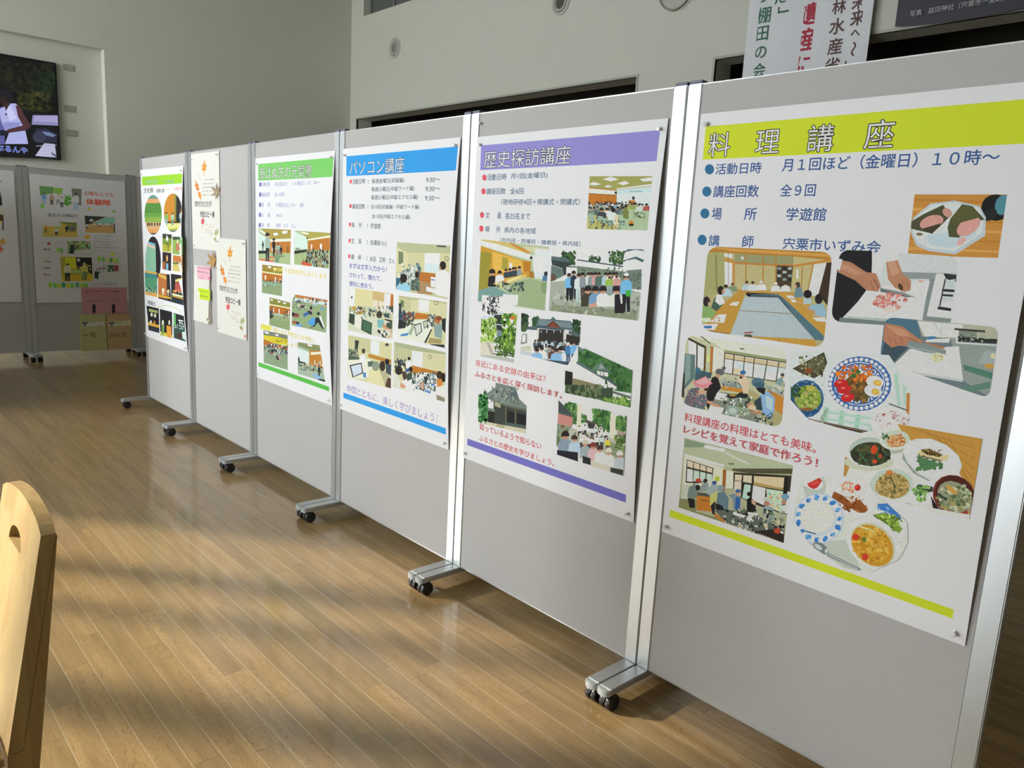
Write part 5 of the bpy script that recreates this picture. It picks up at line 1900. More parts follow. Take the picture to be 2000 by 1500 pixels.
E 3304373 1053 1100 7 1 1 -7
E 3304373 1079 1072 19 3 2 -18
E 15658734 1079 1072 13 2 2 -12
E 3304373 1079 1072 7 1 1 -7
E 7885609 998 1021 72 13 8 -61
S 9135406,5851686,11632438,6710576 26 26 0 10 20 1002 1008 55 10 7 -53
S 15633200,14841890,15640136,14312731 22 27 0 10 23 970 1079 78 13 5 -33
S 3564846,4552761 6 28 0 8 14 975 1080 17 3 2 -17
E 14165541 913 1022 32 11 6 -19
E 15618888 906 1027 14 5 2 -6
E 15655896 907 1028 5 1 0 -2
E 14165541 933 999 32 12 6 -19
E 15618888 926 1004 14 5 2 -6
E 15655896 927 1005 5 1 0 -2
E 14165541 954 965 31 12 6 -19
E 15618888 947 969 14 5 2 -6
E 15655896 948 971 5 1 0 -2
E 15658734 1066 1057 39 -2 -2 -28
E 15645766 1078 1054 18 -1 -1 -14
E 15652970 1080 1057 10 2 1 -7
E 15658734 1063 1016 39 -1 -2 -28
E 15645766 1075 1014 18 -1 -1 -14
E 15652970 1077 1016 10 2 1 -7
P 15658734 1106 824 1103 825 1081 844 1070 870 1073 899 1089 926 1116 947 1148 959 1182 961 1211 951 1232 932 1235 927 1231 888
P 15658734 1128 835 1111 839 1091 856 1082 878 1085 903 1100 927 1123 945 1153 956 1183 957 1210 949 1229 933 1234 921 1231 888
S 15656418,15658734,14332075,12946312,15658734 50 29 1 4 11 1162 892 72 16 8 -54
E 12933715 1126 920 7 2 1 -5
@photo
P 15658728 975 785 1194 891 1527 902 1527 556 1426 543 1273 549 1106 531 983 591
P 14065734 1192 890 1527 902 1527 577 1522 576 1484 713 1379 841 1234 828 1189 889
P 12947001 1252 882 1506 854 1506 858 1253 887
P 12947001 1283 882 1511 811 1513 815 1284 886
P 12947001 1313 882 1517 768 1519 772 1315 886
P 12947001 1342 882 1523 725 1526 728 1345 886
P 12947001 1372 882 1527 684 1527 691 1375 885
P 12947001 1401 882 1527 653 1527 661 1404 885
P 13539400 979 689 1013 676 994 597 983 592
P 14344132 1197 718 1191 701 1170 682 1137 665 1096 651 1054 643 1016 642 990 649 980 661 980 663 986 679 1009 699 1044 716 1085 730 1127 737 1162 737 1187 730
E 12896944 1189 789 57 14 5 -33
E 15658734 1082 737 99 24 10 -72
E 12964808 1084 741 91 22 9 -63
E 4342059 1091 728 89 22 7 -55
S 5591856,3293480,6971707,2435872,4678969 48 31 1 7 19 1091 728 84 21 7 -51
E 15027746 1105 752 15 1 -1 -21
E 14832426 1115 699 12 3 1 -9
E 12930597 1135 730 7 2 2 -12
P 4683841 1039 715 1077 684 1082 691 1044 722
P 4683841 1114 741 1129 711 1135 714 1120 745
E 15331043 1186 816 65 15 6 -45
E 14083022 1190 823 58 14 5 -38
E 14327393 1194 814 40 9 4 -27
S 15579775,12613441,14312759,15653030 26 32 0 5 10 1195 815 37 9 4 -26
S 5470273,4022069 6 33 0 7 12 1144 824 16 4 2 -11
P 15331054 1228 776 1236 812 1274 843 1333 857 1398 845 1451 810 1469 772 1462 733 1420 695 1357 683 1294 698 1248 731
P 15658734 1241 777 1250 809 1280 836 1334 849 1394 839 1442 808 1460 770 1452 739 1414 704 1356 693 1298 708 1257 739
P 10858662 1229 771 1253 730 1300 694 1358 677 1354 671 1285 690 1230 743
S 5868371,4487240,7052897 16 34 0 10 20 1342 755 48 13 4 -32
P 5868378 1287 769 1335 765 1391 757 1351 725 1326 710 1304 734
P 15588518 1289 789 1309 807 1386 796 1414 806 1412 784 1385 769 1304 770
P 5718302 1300 800 1334 813 1390 800 1377 787 1322 786
S 9138478,4272662,11178561 12 35 0 5 9 1346 799 39 10 2 -14
P 3551270 1304 771 1389 771 1389 775 1304 775
P 15658734 1298 641 1294 610 1277 579 1247 553 1241 550 1112 555 1110 556 1098 584 1102 617 1121 648 1152 674 1190 690 1228 695 1262 687 1286 668
P 13820627 1293 642 1290 614 1273 586 1246 563 1220 551 1134 554 1119 565 1108 590 1112 619 1129 648 1158 671 1193 686 1229 690 1260 683 1282 666
P 12624477 1277 629 1275 606 1262 583 1241 564 1214 551 1213 551 1159 553 1141 567 1132 588 1135 612 1149 636 1171 655 1198 667 1226 670 1251 664 1269 650
S 11637069,13875061,9336895,15059590,8026180 44 36 1 7 17 1206 609 68 19 7 -54
E 14977849 1185 666 15 4 1 -11
P 5591856 1188 646 1214 613 1218 616 1192 649
P 5591856 1207 623 1219 575 1223 577 1211 625
P 15658734 1295 654 1372 681 1421 575 1273 549
P 3555641 1311 647 1371 653 1372 631 1321 611
S 7052874,9552997,4683831,11328126 14 37 0 8 19 1329 613 32 9 4 -32
P 4272160 1315 553 1273 551 1273 549
P 3154464 1367 613 1403 569 1414 564 1383 561
P 8073254 1527 601 1513 579 1507 574 1414 564 1396 577 1378 606 1372 640 1379 674 1398 703 1426 721 1458 727 1489 720 1515 701 1527 680
P 5644312 1526 616 1510 590 1486 572 1482 572 1448 568 1428 572 1403 589 1387 615 1381 646 1388 677 1405 703 1430 720 1459 725 1487 718 1511 701 1527 676 1527 672 1527 621
P 10659464 1526 595 1510 575 1508 575 1448 568 1434 573 1411 591 1396 616 1391 643 1398 668 1414 687 1437 698 1464 698 1491 688 1513 670 1527 646 1527 642 1527 602
S 12897702,8031075,9150062,14672836,6123591,11576940 44 38 1 8 20 1458 630 65 19 8 -57
E 14330970 1444 661 24 -14 -5 -11
P 2371647 1392 630 1430 608 1433 614 1395 635
P 11288368 1436 574 1462 569 1489 572 1515 593 1521 576 1444 567
@photo
P 15331045 785 527 907 572 1030 609 1166 539 1289 466 1304 376 1279 288 1167 184 1053 155 862 216 772 309 763 412
P 13753038 858 220 1041 301 1124 174 1042 159 862 216
P 13489868 794 489 888 565 892 566 917 496 821 437
P 15658734 895 525 890 513 880 503 864 494 845 490 827 491 811 495 801 504 798 515 802 527 813 537 844 549 848 549 866 549 882 544 891 536
E 15658734 847 518 45 4 -1 -26
P 14170418 814 511 870 556 885 544 868 508 850 493 825 498
E 15225158 850 525 21 12 4 -10
P 15658734 1146 500 1130 464 1099 433 1056 414 1009 409 963 420 928 445 907 480 906 519 924 557 957 587 1021 606 1034 607 1135 554 1144 538
P 15658734 1141 502 1126 468 1097 440 1057 423 1012 418 969 428 936 451 917 483 915 520 932 555 963 583 1004 599 1045 601 1127 559 1139 537
E 15658733 1016 521 61 1 -5 -46
S 15658734,15462108,15658734,14674125 30 41 1 5 13 1016 521 61 18 5 -41
S 15641988,15636846,15648161 14 42 0 5 12 1011 549 27 8 3 -25
E 14102053 1055 559 14 4 2 -15
E 15618372 1051 562 6 2 1 -5
P 10377506 942 480 949 510 992 503 1039 486 1073 507 1116 471 1103 452 1075 443 1044 453 1009 434 1002 459 958 473
S 11559973,9128476,12876082,7879958 26 43 1 5 12 1030 472 77 23 5 -37
P 15658712 1004 517 1039 477 1042 480 1006 519
P 15658712 975 512 1032 483 1033 485 976 515
P 12572397 1012 395 1009 345 989 297 954 257 910 232 862 225 849 229 772 309 770 334 772 370 794 420 832 459 877 482 925 486 967 471 997 439
P 15658734 1007 393 1004 345 985 299 952 261 909 237 863 231 840 238 782 299 774 320 778 370 799 417 834 455 878 477 923 480 963 466 993 435
E 4691682 992 388 9 3 1 -11
E 7846638 998 395 7 2 1 -6
E 3572433 986 380 5 2 0 -4
E 3572433 989 344 14 -7 -6 -11
E 4691682 995 351 3 -6 -5 -4
E 3572433 983 336 5 2 0 -4
E 7846638 970 302 3 -9 -11 -6
E 7846638 976 309 -5 -7 -4 3
E 3572433 963 294 5 2 0 -4
E 4691682 937 269 -6 -17 -10 2
E 4691682 943 276 -7 2 2 6
E 3572433 930 260 5 2 1 -4
E 3572433 896 251 -9 -7 -5 10
E 7846638 902 258 0 8 6 1
E 3572433 889 242 5 2 1 -4
E 7846638 854 251 -17 1 3 12
E 4691682 861 257 7 4 2 -6
E 3572433 847 242 5 2 1 -4
P 4691682 812 276 816 279 821 281 825 280 828 278 830 275 830 271 828 266 825 262 821 259 820 259 809 271 809 272
E 7846638 825 276 5 -5 -5 -5
P 3572433 815 264 816 264 817 262
P 3572433 797 322 801 321 805 317 807 312 808 305 806 298 804 292 800 288 795 286 794 286 784 296 784 302 785 309 788 315 792 320
E 4691682 802 311 -4 -8 -5 2
P 3572433 794 297 794 295 793 293 791 292 789 291 784 296 786 298 788 299 790 299 792 299 794 298
E 7846638 790 348 7 9 9 -7
E 7846638 797 354 -8 0 1 7
E 3572433 783 339 6 2 0 -4
E 4691682 803 393 17 5 1 -12
E 4691682 809 400 -1 8 6 2
E 3572433 796 384 6 2 0 -4
E 3572433 831 431 9 -4 -6 -11
E 7846638 837 438 7 5 3 -5
E 3572433 824 423 5 2 0 -4
E 7846638 870 457 5 -16 -11 -5
E 4691682 876 463 6 -4 -4 -5
E 3572433 863 448 5 2 0 -4
E 4691682 912 464 -4 -10 -11 3
E 7846638 918 471 -3 -8 -6 2
E 3572433 905 456 5 2 0 -4
E 3572433 950 454 -15 -10 -5 9
E 4691682 956 460 -7 -1 0 6
E 3572433 943 445 5 2 0 -4
E 7846638 978 427 -9 1 2 12
E 7846638 984 433 -2 7 6 3
E 3572433 972 419 5 2 0 -4
E 14345707 893 357 87 27 11 -87
E 15658723 883 364 82 26 10 -79
E 15658728 880 367 73 23 9 -67
S 15658734,15199958,15658734 50 70 1 4 9 883 364 74 23 9 -71
P 3566497 813 270 889 275 890 281 814 276
P 15658734 1282 394 1262 372 1234 360 1203 360 1173 372 1150 394 1136 423 1134 455 1145 484 1166 505 1194 516 1204 516 1282 470 1290 453 1292 422
P 15658734 1277 393 1259 374 1234 363 1205 364 1178 375 1156 395 1143 422 1142 451 1151 477 1170 496 1196 506 1223 505 1263 482 1272 473 1284 447 1286 419
P 4294360 1154 511 1193 523 1254 487 1264 473 1243 459 1204 487 1155 487
S 8305390,3569098,10605294 16 71 0 5 10 1207 490 47 14 5 -34
P 9153855 1142 456 1188 478 1230 477 1241 447 1275 432 1263 406 1235 411 1194 432 1154 445
S 10929741,7047984,12968554,5073957 26 72 1 6 13 1210 441 58 19 4 -34
P 2437144 1141 451 1242 405 1243 408 1143 455
P 15658734 1193 209 1191 208 1144 203 1099 216 1061 247 1039 289 1034 337 1049 382 1081 418 1123 438 1170 441 1214 426 1249 396 1270 355 1274 310 1264 274
P 15658734 1256 272 1238 251 1221 235 1191 218 1147 214 1104 227 1070 255 1049 294 1045 339 1058 381 1087 414 1127 433 1170 435 1212 421 1244 393 1264 355 1268 313
E 14343354 1157 315 87 -57 -52 -83
E 14655786 1154 310 82 -54 -49 -77
E 15052086 1152 312 70 -46 -40 -64
S 15579718,14128674,15648089,13536030 40 73 1 9 22 1150 311 82 28 11 -80
E 14827814 1077 324 16 5 2 -16
E 14566954 1131 246 15 5 2 -17
E 7047979 1117 327 9 3 2 -13
P 15658679 1082 377 1130 378 1130 384 1083 384
P 15658413 1125 381 1155 375 1156 380 1127 385
S 5849366,7888414 12 74 0 2 5 1147 321 64 22 7 -51
P 8162189 958 204 952 196 940 191 889 207 888 209 883 219 884 229 891 237 903 242 917 243 932 240 945 233 955 224 960 214
E 14016739 909 218 20 -7 -5 -10
P 9543070 955 204 970 205 1123 182 1110 171 960 188
P 15331054 966 197 1105 174 1106 177 967 200
E 15593198 950 212 7 0 -2 -12
@photo
P 12566684 90 577 731 581 732 177 96 174
P 12963499 90 577 352 570 731 581 731 561 400 479 98 487
P 15658734 156 563 351 574 344 555 158 546
P 15658734 98 487 352 488 353 476 100 469
P 9545352 93 571 225 570 218 551 96 522
P 15658734 353 550 495 524 497 530 355 556
E 9146734 393 503 21 5 1 -6
P 15330264 99 478 354 471 363 352 107 308
P 4668712 119 459 291 453 291 385 197 341 126 327
P 15654852 123 455 160 454 163 420 127 420
P 15658734 128 408 164 411 170 343 132 337
P 15654852 165 453 202 452 205 422 169 422
P 14347996 170 410 206 413 210 354 173 349
P 15654852 207 452 243 451 245 424 210 423
P 14347996 212 412 246 415 250 365 214 360
P 15654852 248 450 284 449 286 425 251 425
P 14347996 253 414 287 417 290 376 254 370
P 11299877 348 461 369 463 373 347 357 342
P 15658707 291 451 348 461 353 376 308 368
P 13490230 306 411 331 418 334 392 309 385
P 15658718 369 463 411 465 417 376 376 365
P 3550750 412 461 729 528 731 487 732 327 697 323 547 328 459 341 425 352
P 5855548 400 479 731 565 731 537 506 481 406 468
P 15654852 422 453 463 461 462 427 424 421
P 15655630 423 417 463 425 468 343 427 353
P 15655620 470 461 518 472 521 431 472 426
P 13233112 482 416 518 421 519 337 477 342
P 15588016 529 473 694 509 697 455 534 434
P 12952933 531 442 697 453 699 443 533 425
P 15658734 531 423 601 428 604 337 532 345
P 13823702 604 426 697 438 700 328 626 335
S 15653030,10868922,15658734,15581067 22 81 0 7 14 657 381 39 12 6 -44
P 1709329 693 515 710 517 714 423 697 422
P 1709329 700 378 715 382 713 324 699 324
P 15658734 719 445 731 445 732 331 717 329
P 9540963 95 226 211 256 210 183 329 192 398 179 732 178 732 177 96 174
P 14081742 107 308 149 310 152 238 106 229
P 13862446 204 276 288 291 316 215 214 193
P 6635798 232 255 290 266 290 269 232 259
P 5398099 202 294 286 308 288 291 202 275
P 8294795 150 301 182 337 213 328 206 263 187 249 145 250
P 2236448 148 246 192 250 202 203 167 193
E 14171941 205 362 17 5 1 -11
E 2104348 207 320 15 4 2 -17
P 10201251 223 331 244 364 270 362 275 319 221 303
E 3551276 249 371 14 4 1 -12
P 11321023 256 309 289 362 332 370 342 329 282 298
E 3825553 305 375 15 4 1 -11
P 14079614 287 300 331 339 338 284 318 238 293 244
P 2104862 298 245 323 279 328 201 313 201
P 7046802 332 326 369 345 401 315 403 255 421 225 403 216 359 264 330 268
P 1776160 325 267 364 265 391 238 365 213 328 237
E 9545387 348 357 21 6 2 -17
P 12945507 396 257 431 224 414 206 392 230
P 8297384 399 332 439 352 468 339 472 267 435 265 424 318
P 3566512 441 336 469 335 472 271 444 267
E 4287397 449 368 16 5 1 -12
E 14329480 450 353 13 4 1 -9
P 1578262 505 341 525 360 555 335 563 286 513 275
E 2103832 515 372 14 4 2 -12
P 14331019 531 349 560 336 552 321 534 328
P 10269111 597 322 620 346 656 336 666 293 638 272 602 281
E 13753294 615 369 19 6 2 -17
E 12946284 617 351 16 5 2 -12
E 8302020 711 414 20 6 2 -16
E 12947829 706 385 12 4 2 -13
P 14871525 700 365 728 378 725 336 700 332
P 6647395 325 227 418 255 517 277 608 270 728 242 732 181 565 184 398 179
S 15658734,3554357,9346706,2105886,12897471,6781022,14866608 70 83 0 7 19 548 228 172 54 8 -64
P 13797170 326 214 392 190 389 176 329 192
P 3155486 565 184 665 230 727 221 732 177
E 12930597 691 228 19 6 2 -14
P 15658734 432 251 511 253 499 237 439 235
P 15593192 517 274 579 287 572 272 524 261
E 15658734 531 240 18 5 1 -10
@slogan
@slogan_line
T 13913175 0.012 78 667 835 717 料理講座の料理はとても美味。
@slogan_line
T 13913175 0.012 82 601 851 649 レシピを覚えて家庭で作ろう！
@footer_band
P 14411823 42 103 1522 103 1522 144 42 144
"""
PRINTS['flyer_top'] = """
@leaf_picture
P 14849846 356 910 328 917 356 932 358 940 351 953 340 985 377 975 393 968 401 996 431 1033 443 993 438 966 456 970 496 976 471 946 458 934 456 926 476 909 445 905 410 901 389 902
P 15707471 384 919 371 923 384 929 384 933 381 939 376 953 393 949 400 946 404 958 417 975 422 957 420 944 428 946 447 949 435 935 429 930 428 927 437 919 423 917 408 915 398 916
P 14849846 398 927 384 842 399 841 413 927
P 14450486 166 687 139 692 148 709 143 717 127 729 93 760 129 754 146 749 130 778 122 818 162 780 181 752 191 759 217 769 222 736 221 723 226 715 255 701 236 693 213 685 196 684
P 15375426 179 700 167 702 171 710 168 713 161 719 146 732 162 730 169 728 162 740 159 759 177 741 185 729 190 732 201 737 204 722 204 716 206 712 219 706 210 702 200 699 192 698
P 14450486 183 710 213 624 225 624 195 710
P 15306550 274 661 295 657 285 643 287 637 299 628 321 603 293 608 280 612 288 590 287 558 261 588 250 610 241 605 218 597 219 623 222 634 219 640 198 652 215 658 236 663 250 664
P 15704640 261 651 271 650 266 644 268 641 273 636 283 625 270 628 264 629 268 619 268 605 256 619 251 629 247 626 236 623 237 634 238 639 237 642 227 647 235 650 244 652 251 653
P 15306550 256 644 240 712 231 712 246 643
P 14174292 292 303 271 308 293 318 294 324 289 332 282 353 310 347 322 343 329 362 354 387 361 361 356 342 370 346 401 350 381 330 370 322 368 317 382 306 359 302 332 299 316 299
P 15032429 313 310 303 312 313 317 314 319 312 323 309 333 321 330 326 328 330 337 341 348 344 336 342 328 348 330 362 332 353 322 348 319 347 316 354 311 343 310 331 308 324 309
P 14174292 324 316 312 259 323 259 335 316
P 10595702 681 188 662 194 690 202 695 207 694 216 700 237 724 229 734 224 752 241 791 263 783 237 768 220 784 222 818 223 786 206 770 199 765 194 774 182 748 180 719 180 704 182
P 12239756 706 193 698 196 710 199 712 201 712 205 714 215 726 211 730 209 738 217 755 227 752 215 745 207 753 208 768 209 753 201 746 198 744 195 748 190 736 189 723 189 716 190
P 10595702 721 197 689 144 700 143 732 196
P 10262098 704 106 686 104 689 113 685 116 673 119 646 128 670 130 682 130 667 140 656 157 688 145 704 136 709 140 724 147 732 134 734 128 738 125 759 123 748 117 734 111 724 108
P 11381092 710 113 702 112 703 116 701 117 696 119 684 123 695 124 700 124 694 128 689 136 703 131 710 126 712 128 719 131 723 125 724 123 725 122 735 120 730 118 723 115 719 114
P 10262098 711 118 738 87 746 88 719 119
P 13661762 786 30 773 31 784 37 784 39 779 43 771 52 789 50 797 49 798 57 809 69 818 58 818 50 826 52 844 55 835 45 830 41 830 38 841 34 827 32 812 29 802 29
P 15372390 798 34 792 34 797 37 797 38 795 39 791 44 799 43 803 42 803 46 808 51 812 46 812 43 816 44 824 45 820 40 818 39 818 38 822 36 816 35 809 34 805 33
P 13661762 804 37 803 11 810 11 811 37
P 10591385 217 871 294 790 300 791 223 872
@invitation_text
@text_line
T 9076086 0.004 417 791 696 811 みなさんの作品を
@text_line
T 9076086 0.004 336 747 723 767 一堂に集めて展示します。
@text_line
T 9076086 0.004 334 705 718 725 日頃の学習の成果を
@text_line
T 9076086 0.004 332 663 706 683 ぜひご覧ください。
@text_line
T 9076086 0.004 341 620 672 640 お待ちしています。
@text_line
T 3553598 0.012 81 494 611 562 宍粟市学び支え文化大学
@text_line
T 3553598 0.024 255 373 690 444 市民ロビー展
@text_line
T 13011600 0.002 428 282 682 297 期間　十一月一日から
@text_line
T 13011600 0.002 477 257 690 272 十五日まで
@text_line
T 13004152 0.002 407 220 593 236 場所　防災センター
@text_line
T 11838125 0.002 406 196 679 212 一階ロビー
@text_line
T 11838125 0.002 514 172 650 188 入場無料
P 13684678 539 936 738 934 737 936 538 938
P 13684678 252 132 590 130 591 132 252 134
"""
PRINTS['flyer_low'] = """
@leaf_picture
P 14849846 340 891 313 897 339 913 341 921 333 933 322 964 358 957 373 951 381 979 408 1017 420 979 416 952 434 958 472 966 449 935 436 923 434 915 454 900 425 893 391 887 371 887
P 15707471 366 903 354 905 365 912 366 916 363 921 358 935 374 932 381 930 384 942 396 959 402 942 400 930 408 933 425 936 415 922 409 917 408 913 417 906 404 903 389 901 380 900
P 14849846 380 912 368 827 382 827 394 912
P 14450486 158 674 132 676 141 694 136 702 121 712 89 740 123 737 140 734 125 760 118 800 156 765 173 739 183 747 207 759 212 727 211 714 216 707 243 694 225 685 202 676 187 673
P 15375426 170 688 158 688 162 697 160 700 153 705 139 717 154 716 162 714 155 726 152 744 169 728 177 717 181 720 192 726 194 711 194 705 196 702 208 697 200 692 190 688 183 687
P 14450486 174 698 203 616 214 617 185 699
P 15306550 261 652 281 650 271 636 274 630 285 621 306 599 279 602 266 604 274 583 273 552 248 580 238 600 229 594 207 585 208 610 211 621 209 627 188 637 205 644 225 651 238 653
P 15704640 249 642 258 641 254 634 255 632 260 628 269 618 257 619 252 620 255 611 255 597 243 609 239 618 235 616 225 611 226 623 227 628 226 630 217 635 224 638 233 641 239 642
P 15306550 244 634 229 699 220 698 235 633
P 14174292 278 296 258 299 279 310 280 316 275 324 268 344 295 340 306 337 312 356 335 382 342 357 338 339 352 343 381 350 362 328 352 320 351 314 365 305 343 299 317 294 302 294
P 15032429 298 304 289 305 298 311 299 313 297 317 293 326 305 324 311 323 314 331 324 343 327 332 325 323 331 325 345 328 336 319 331 315 331 312 337 308 327 306 316 303 309 303
P 14174292 309 310 298 254 309 255 320 311
P 10595702 649 182 631 187 657 196 662 202 661 210 664 231 688 225 698 221 714 239 749 263 744 237 730 219 746 223 778 226 748 206 734 199 729 193 738 182 714 179 686 177 671 177
P 12239756 673 188 665 190 677 195 679 197 678 201 680 210 691 208 695 206 702 214 718 225 716 213 709 205 716 207 731 208 717 199 711 196 709 193 713 188 702 187 690 186 683 186
P 10595702 687 193 659 139 670 139 698 194
P 10262098 670 103 653 100 657 109 653 111 641 113 617 120 639 124 651 125 637 134 628 150 657 141 672 133 677 137 691 146 698 134 700 128 703 125 723 125 712 118 699 110 689 107
P 11381092 676 110 669 109 670 113 668 114 663 115 652 118 662 120 667 120 662 124 657 131 670 128 677 124 679 126 686 130 689 124 689 122 691 121 700 120 695 117 689 114 685 112
P 10262098 678 115 703 87 710 89 685 117
P 13661762 749 28 736 28 747 34 747 37 742 40 735 48 752 48 760 47 760 55 770 68 779 58 779 50 787 52 804 57 796 46 791 42 791 40 802 36 789 33 774 29 764 28
P 15372390 760 32 754 33 759 35 759 36 757 38 754 42 761 41 765 41 765 45 770 51 774 46 774 42 777 43 785 45 781 41 779 39 779 38 784 36 778 35 771 33 767 33
P 13661762 766 36 765 10 772 11 772 37
P 10591385 207 857 281 777 286 778 212 858
@invitation_text
@text_line
T 9076086 0.004 397 778 663 798 みなさんの作品を
@text_line
T 9076086 0.004 320 735 689 755 一堂に集めて展示します。
@text_line
T 9076086 0.004 318 694 684 714 日頃の学習の成果を
@text_line
T 9076086 0.004 317 652 672 672 ぜひご覧ください。
@text_line
T 9076086 0.004 325 609 641 629 お待ちしています。
@text_line
T 3553598 0.012 77 486 582 553 宍粟市学び支え文化大学
@text_line
T 3553598 0.024 243 367 657 437 市民ロビー展
@text_line
T 13011600 0.002 408 277 650 292 期間　十一月一日から
@text_line
T 13011600 0.002 455 252 658 268 十五日まで
@text_line
T 13004152 0.002 387 216 565 232 場所　防災センター
@text_line
T 11838125 0.002 386 193 647 209 一階ロビー
@text_line
T 11838125 0.002 490 170 619 185 入場無料
P 13684678 513 921 702 918 703 920 513 922
P 13684678 239 130 562 128 563 130 241 132
"""
PRINTS['pocket'] = """
@pink_note
P 15711176 82 651 486 680 496 516 101 508
T 10249846 0.006 94 640 471 660 宍粟市民文化大学講座
T 10249846 0.006 97 590 474 610 受講生募集のご案内
T 12421783 0.004 207 555 342 567 お申し込みはこちら
T 12421783 0.004 144 521 317 535 生涯学習課
E 14186631 467 542 29 2 1 -14
@yellow_note
P 13296942 129 403 502 409 506 278 136 272
T 6253875 0.008 207 364 463 379 ご自由にお取りください
T 6253875 0.012 221 308 450 327 講座のご案内
P 15724504 137 363 186 363 190 277 142 276
@leaf_picture
P 9404233 422 42 410 43 422 48 423 51 420 55 416 64 432 62 439 61 443 70 457 82 461 70 459 62 467 64 485 67 474 57 467 53 466 50 475 46 461 43 446 41 436 41
P 11838061 434 45 429 46 434 49 435 50 433 51 431 56 439 55 442 54 444 58 450 64 452 58 451 55 454 55 463 57 457 52 455 50 454 49 458 47 452 46 445 45 441 45
P 9404233 441 48 435 22 442 23 447 49
P 15386256 495 42 487 42 494 46 493 48 490 51 485 57 496 57 500 56 501 62 506 72 512 63 513 57 517 59 528 62 523 54 521 51 521 49 527 47 519 44 510 42 505 41
P 15719597 502 45 498 45 501 47 501 48 500 49 497 52 502 52 504 51 504 54 506 58 509 55 510 52 512 53 516 54 514 51 513 49 513 48 516 47 513 46 509 45 506 45
P 15386256 504 47 505 28 511 29 510 48
P 15718553 107 187 100 187 106 191 105 193 103 195 98 201 108 200 112 199 112 205 117 213 123 206 123 201 128 202 137 205 133 198 131 195 131 194 137 191 130 189 121 187 116 187
P 15721901 113 190 110 190 112 192 111 193 109 196 113 196 115 195 115 198 118 202 120 198 121 196 122 196 127 198 125 195 124 193 127 191 123 191 119 190 117 189
P 15718553 115 192 116 174 122 175 121 192
"""
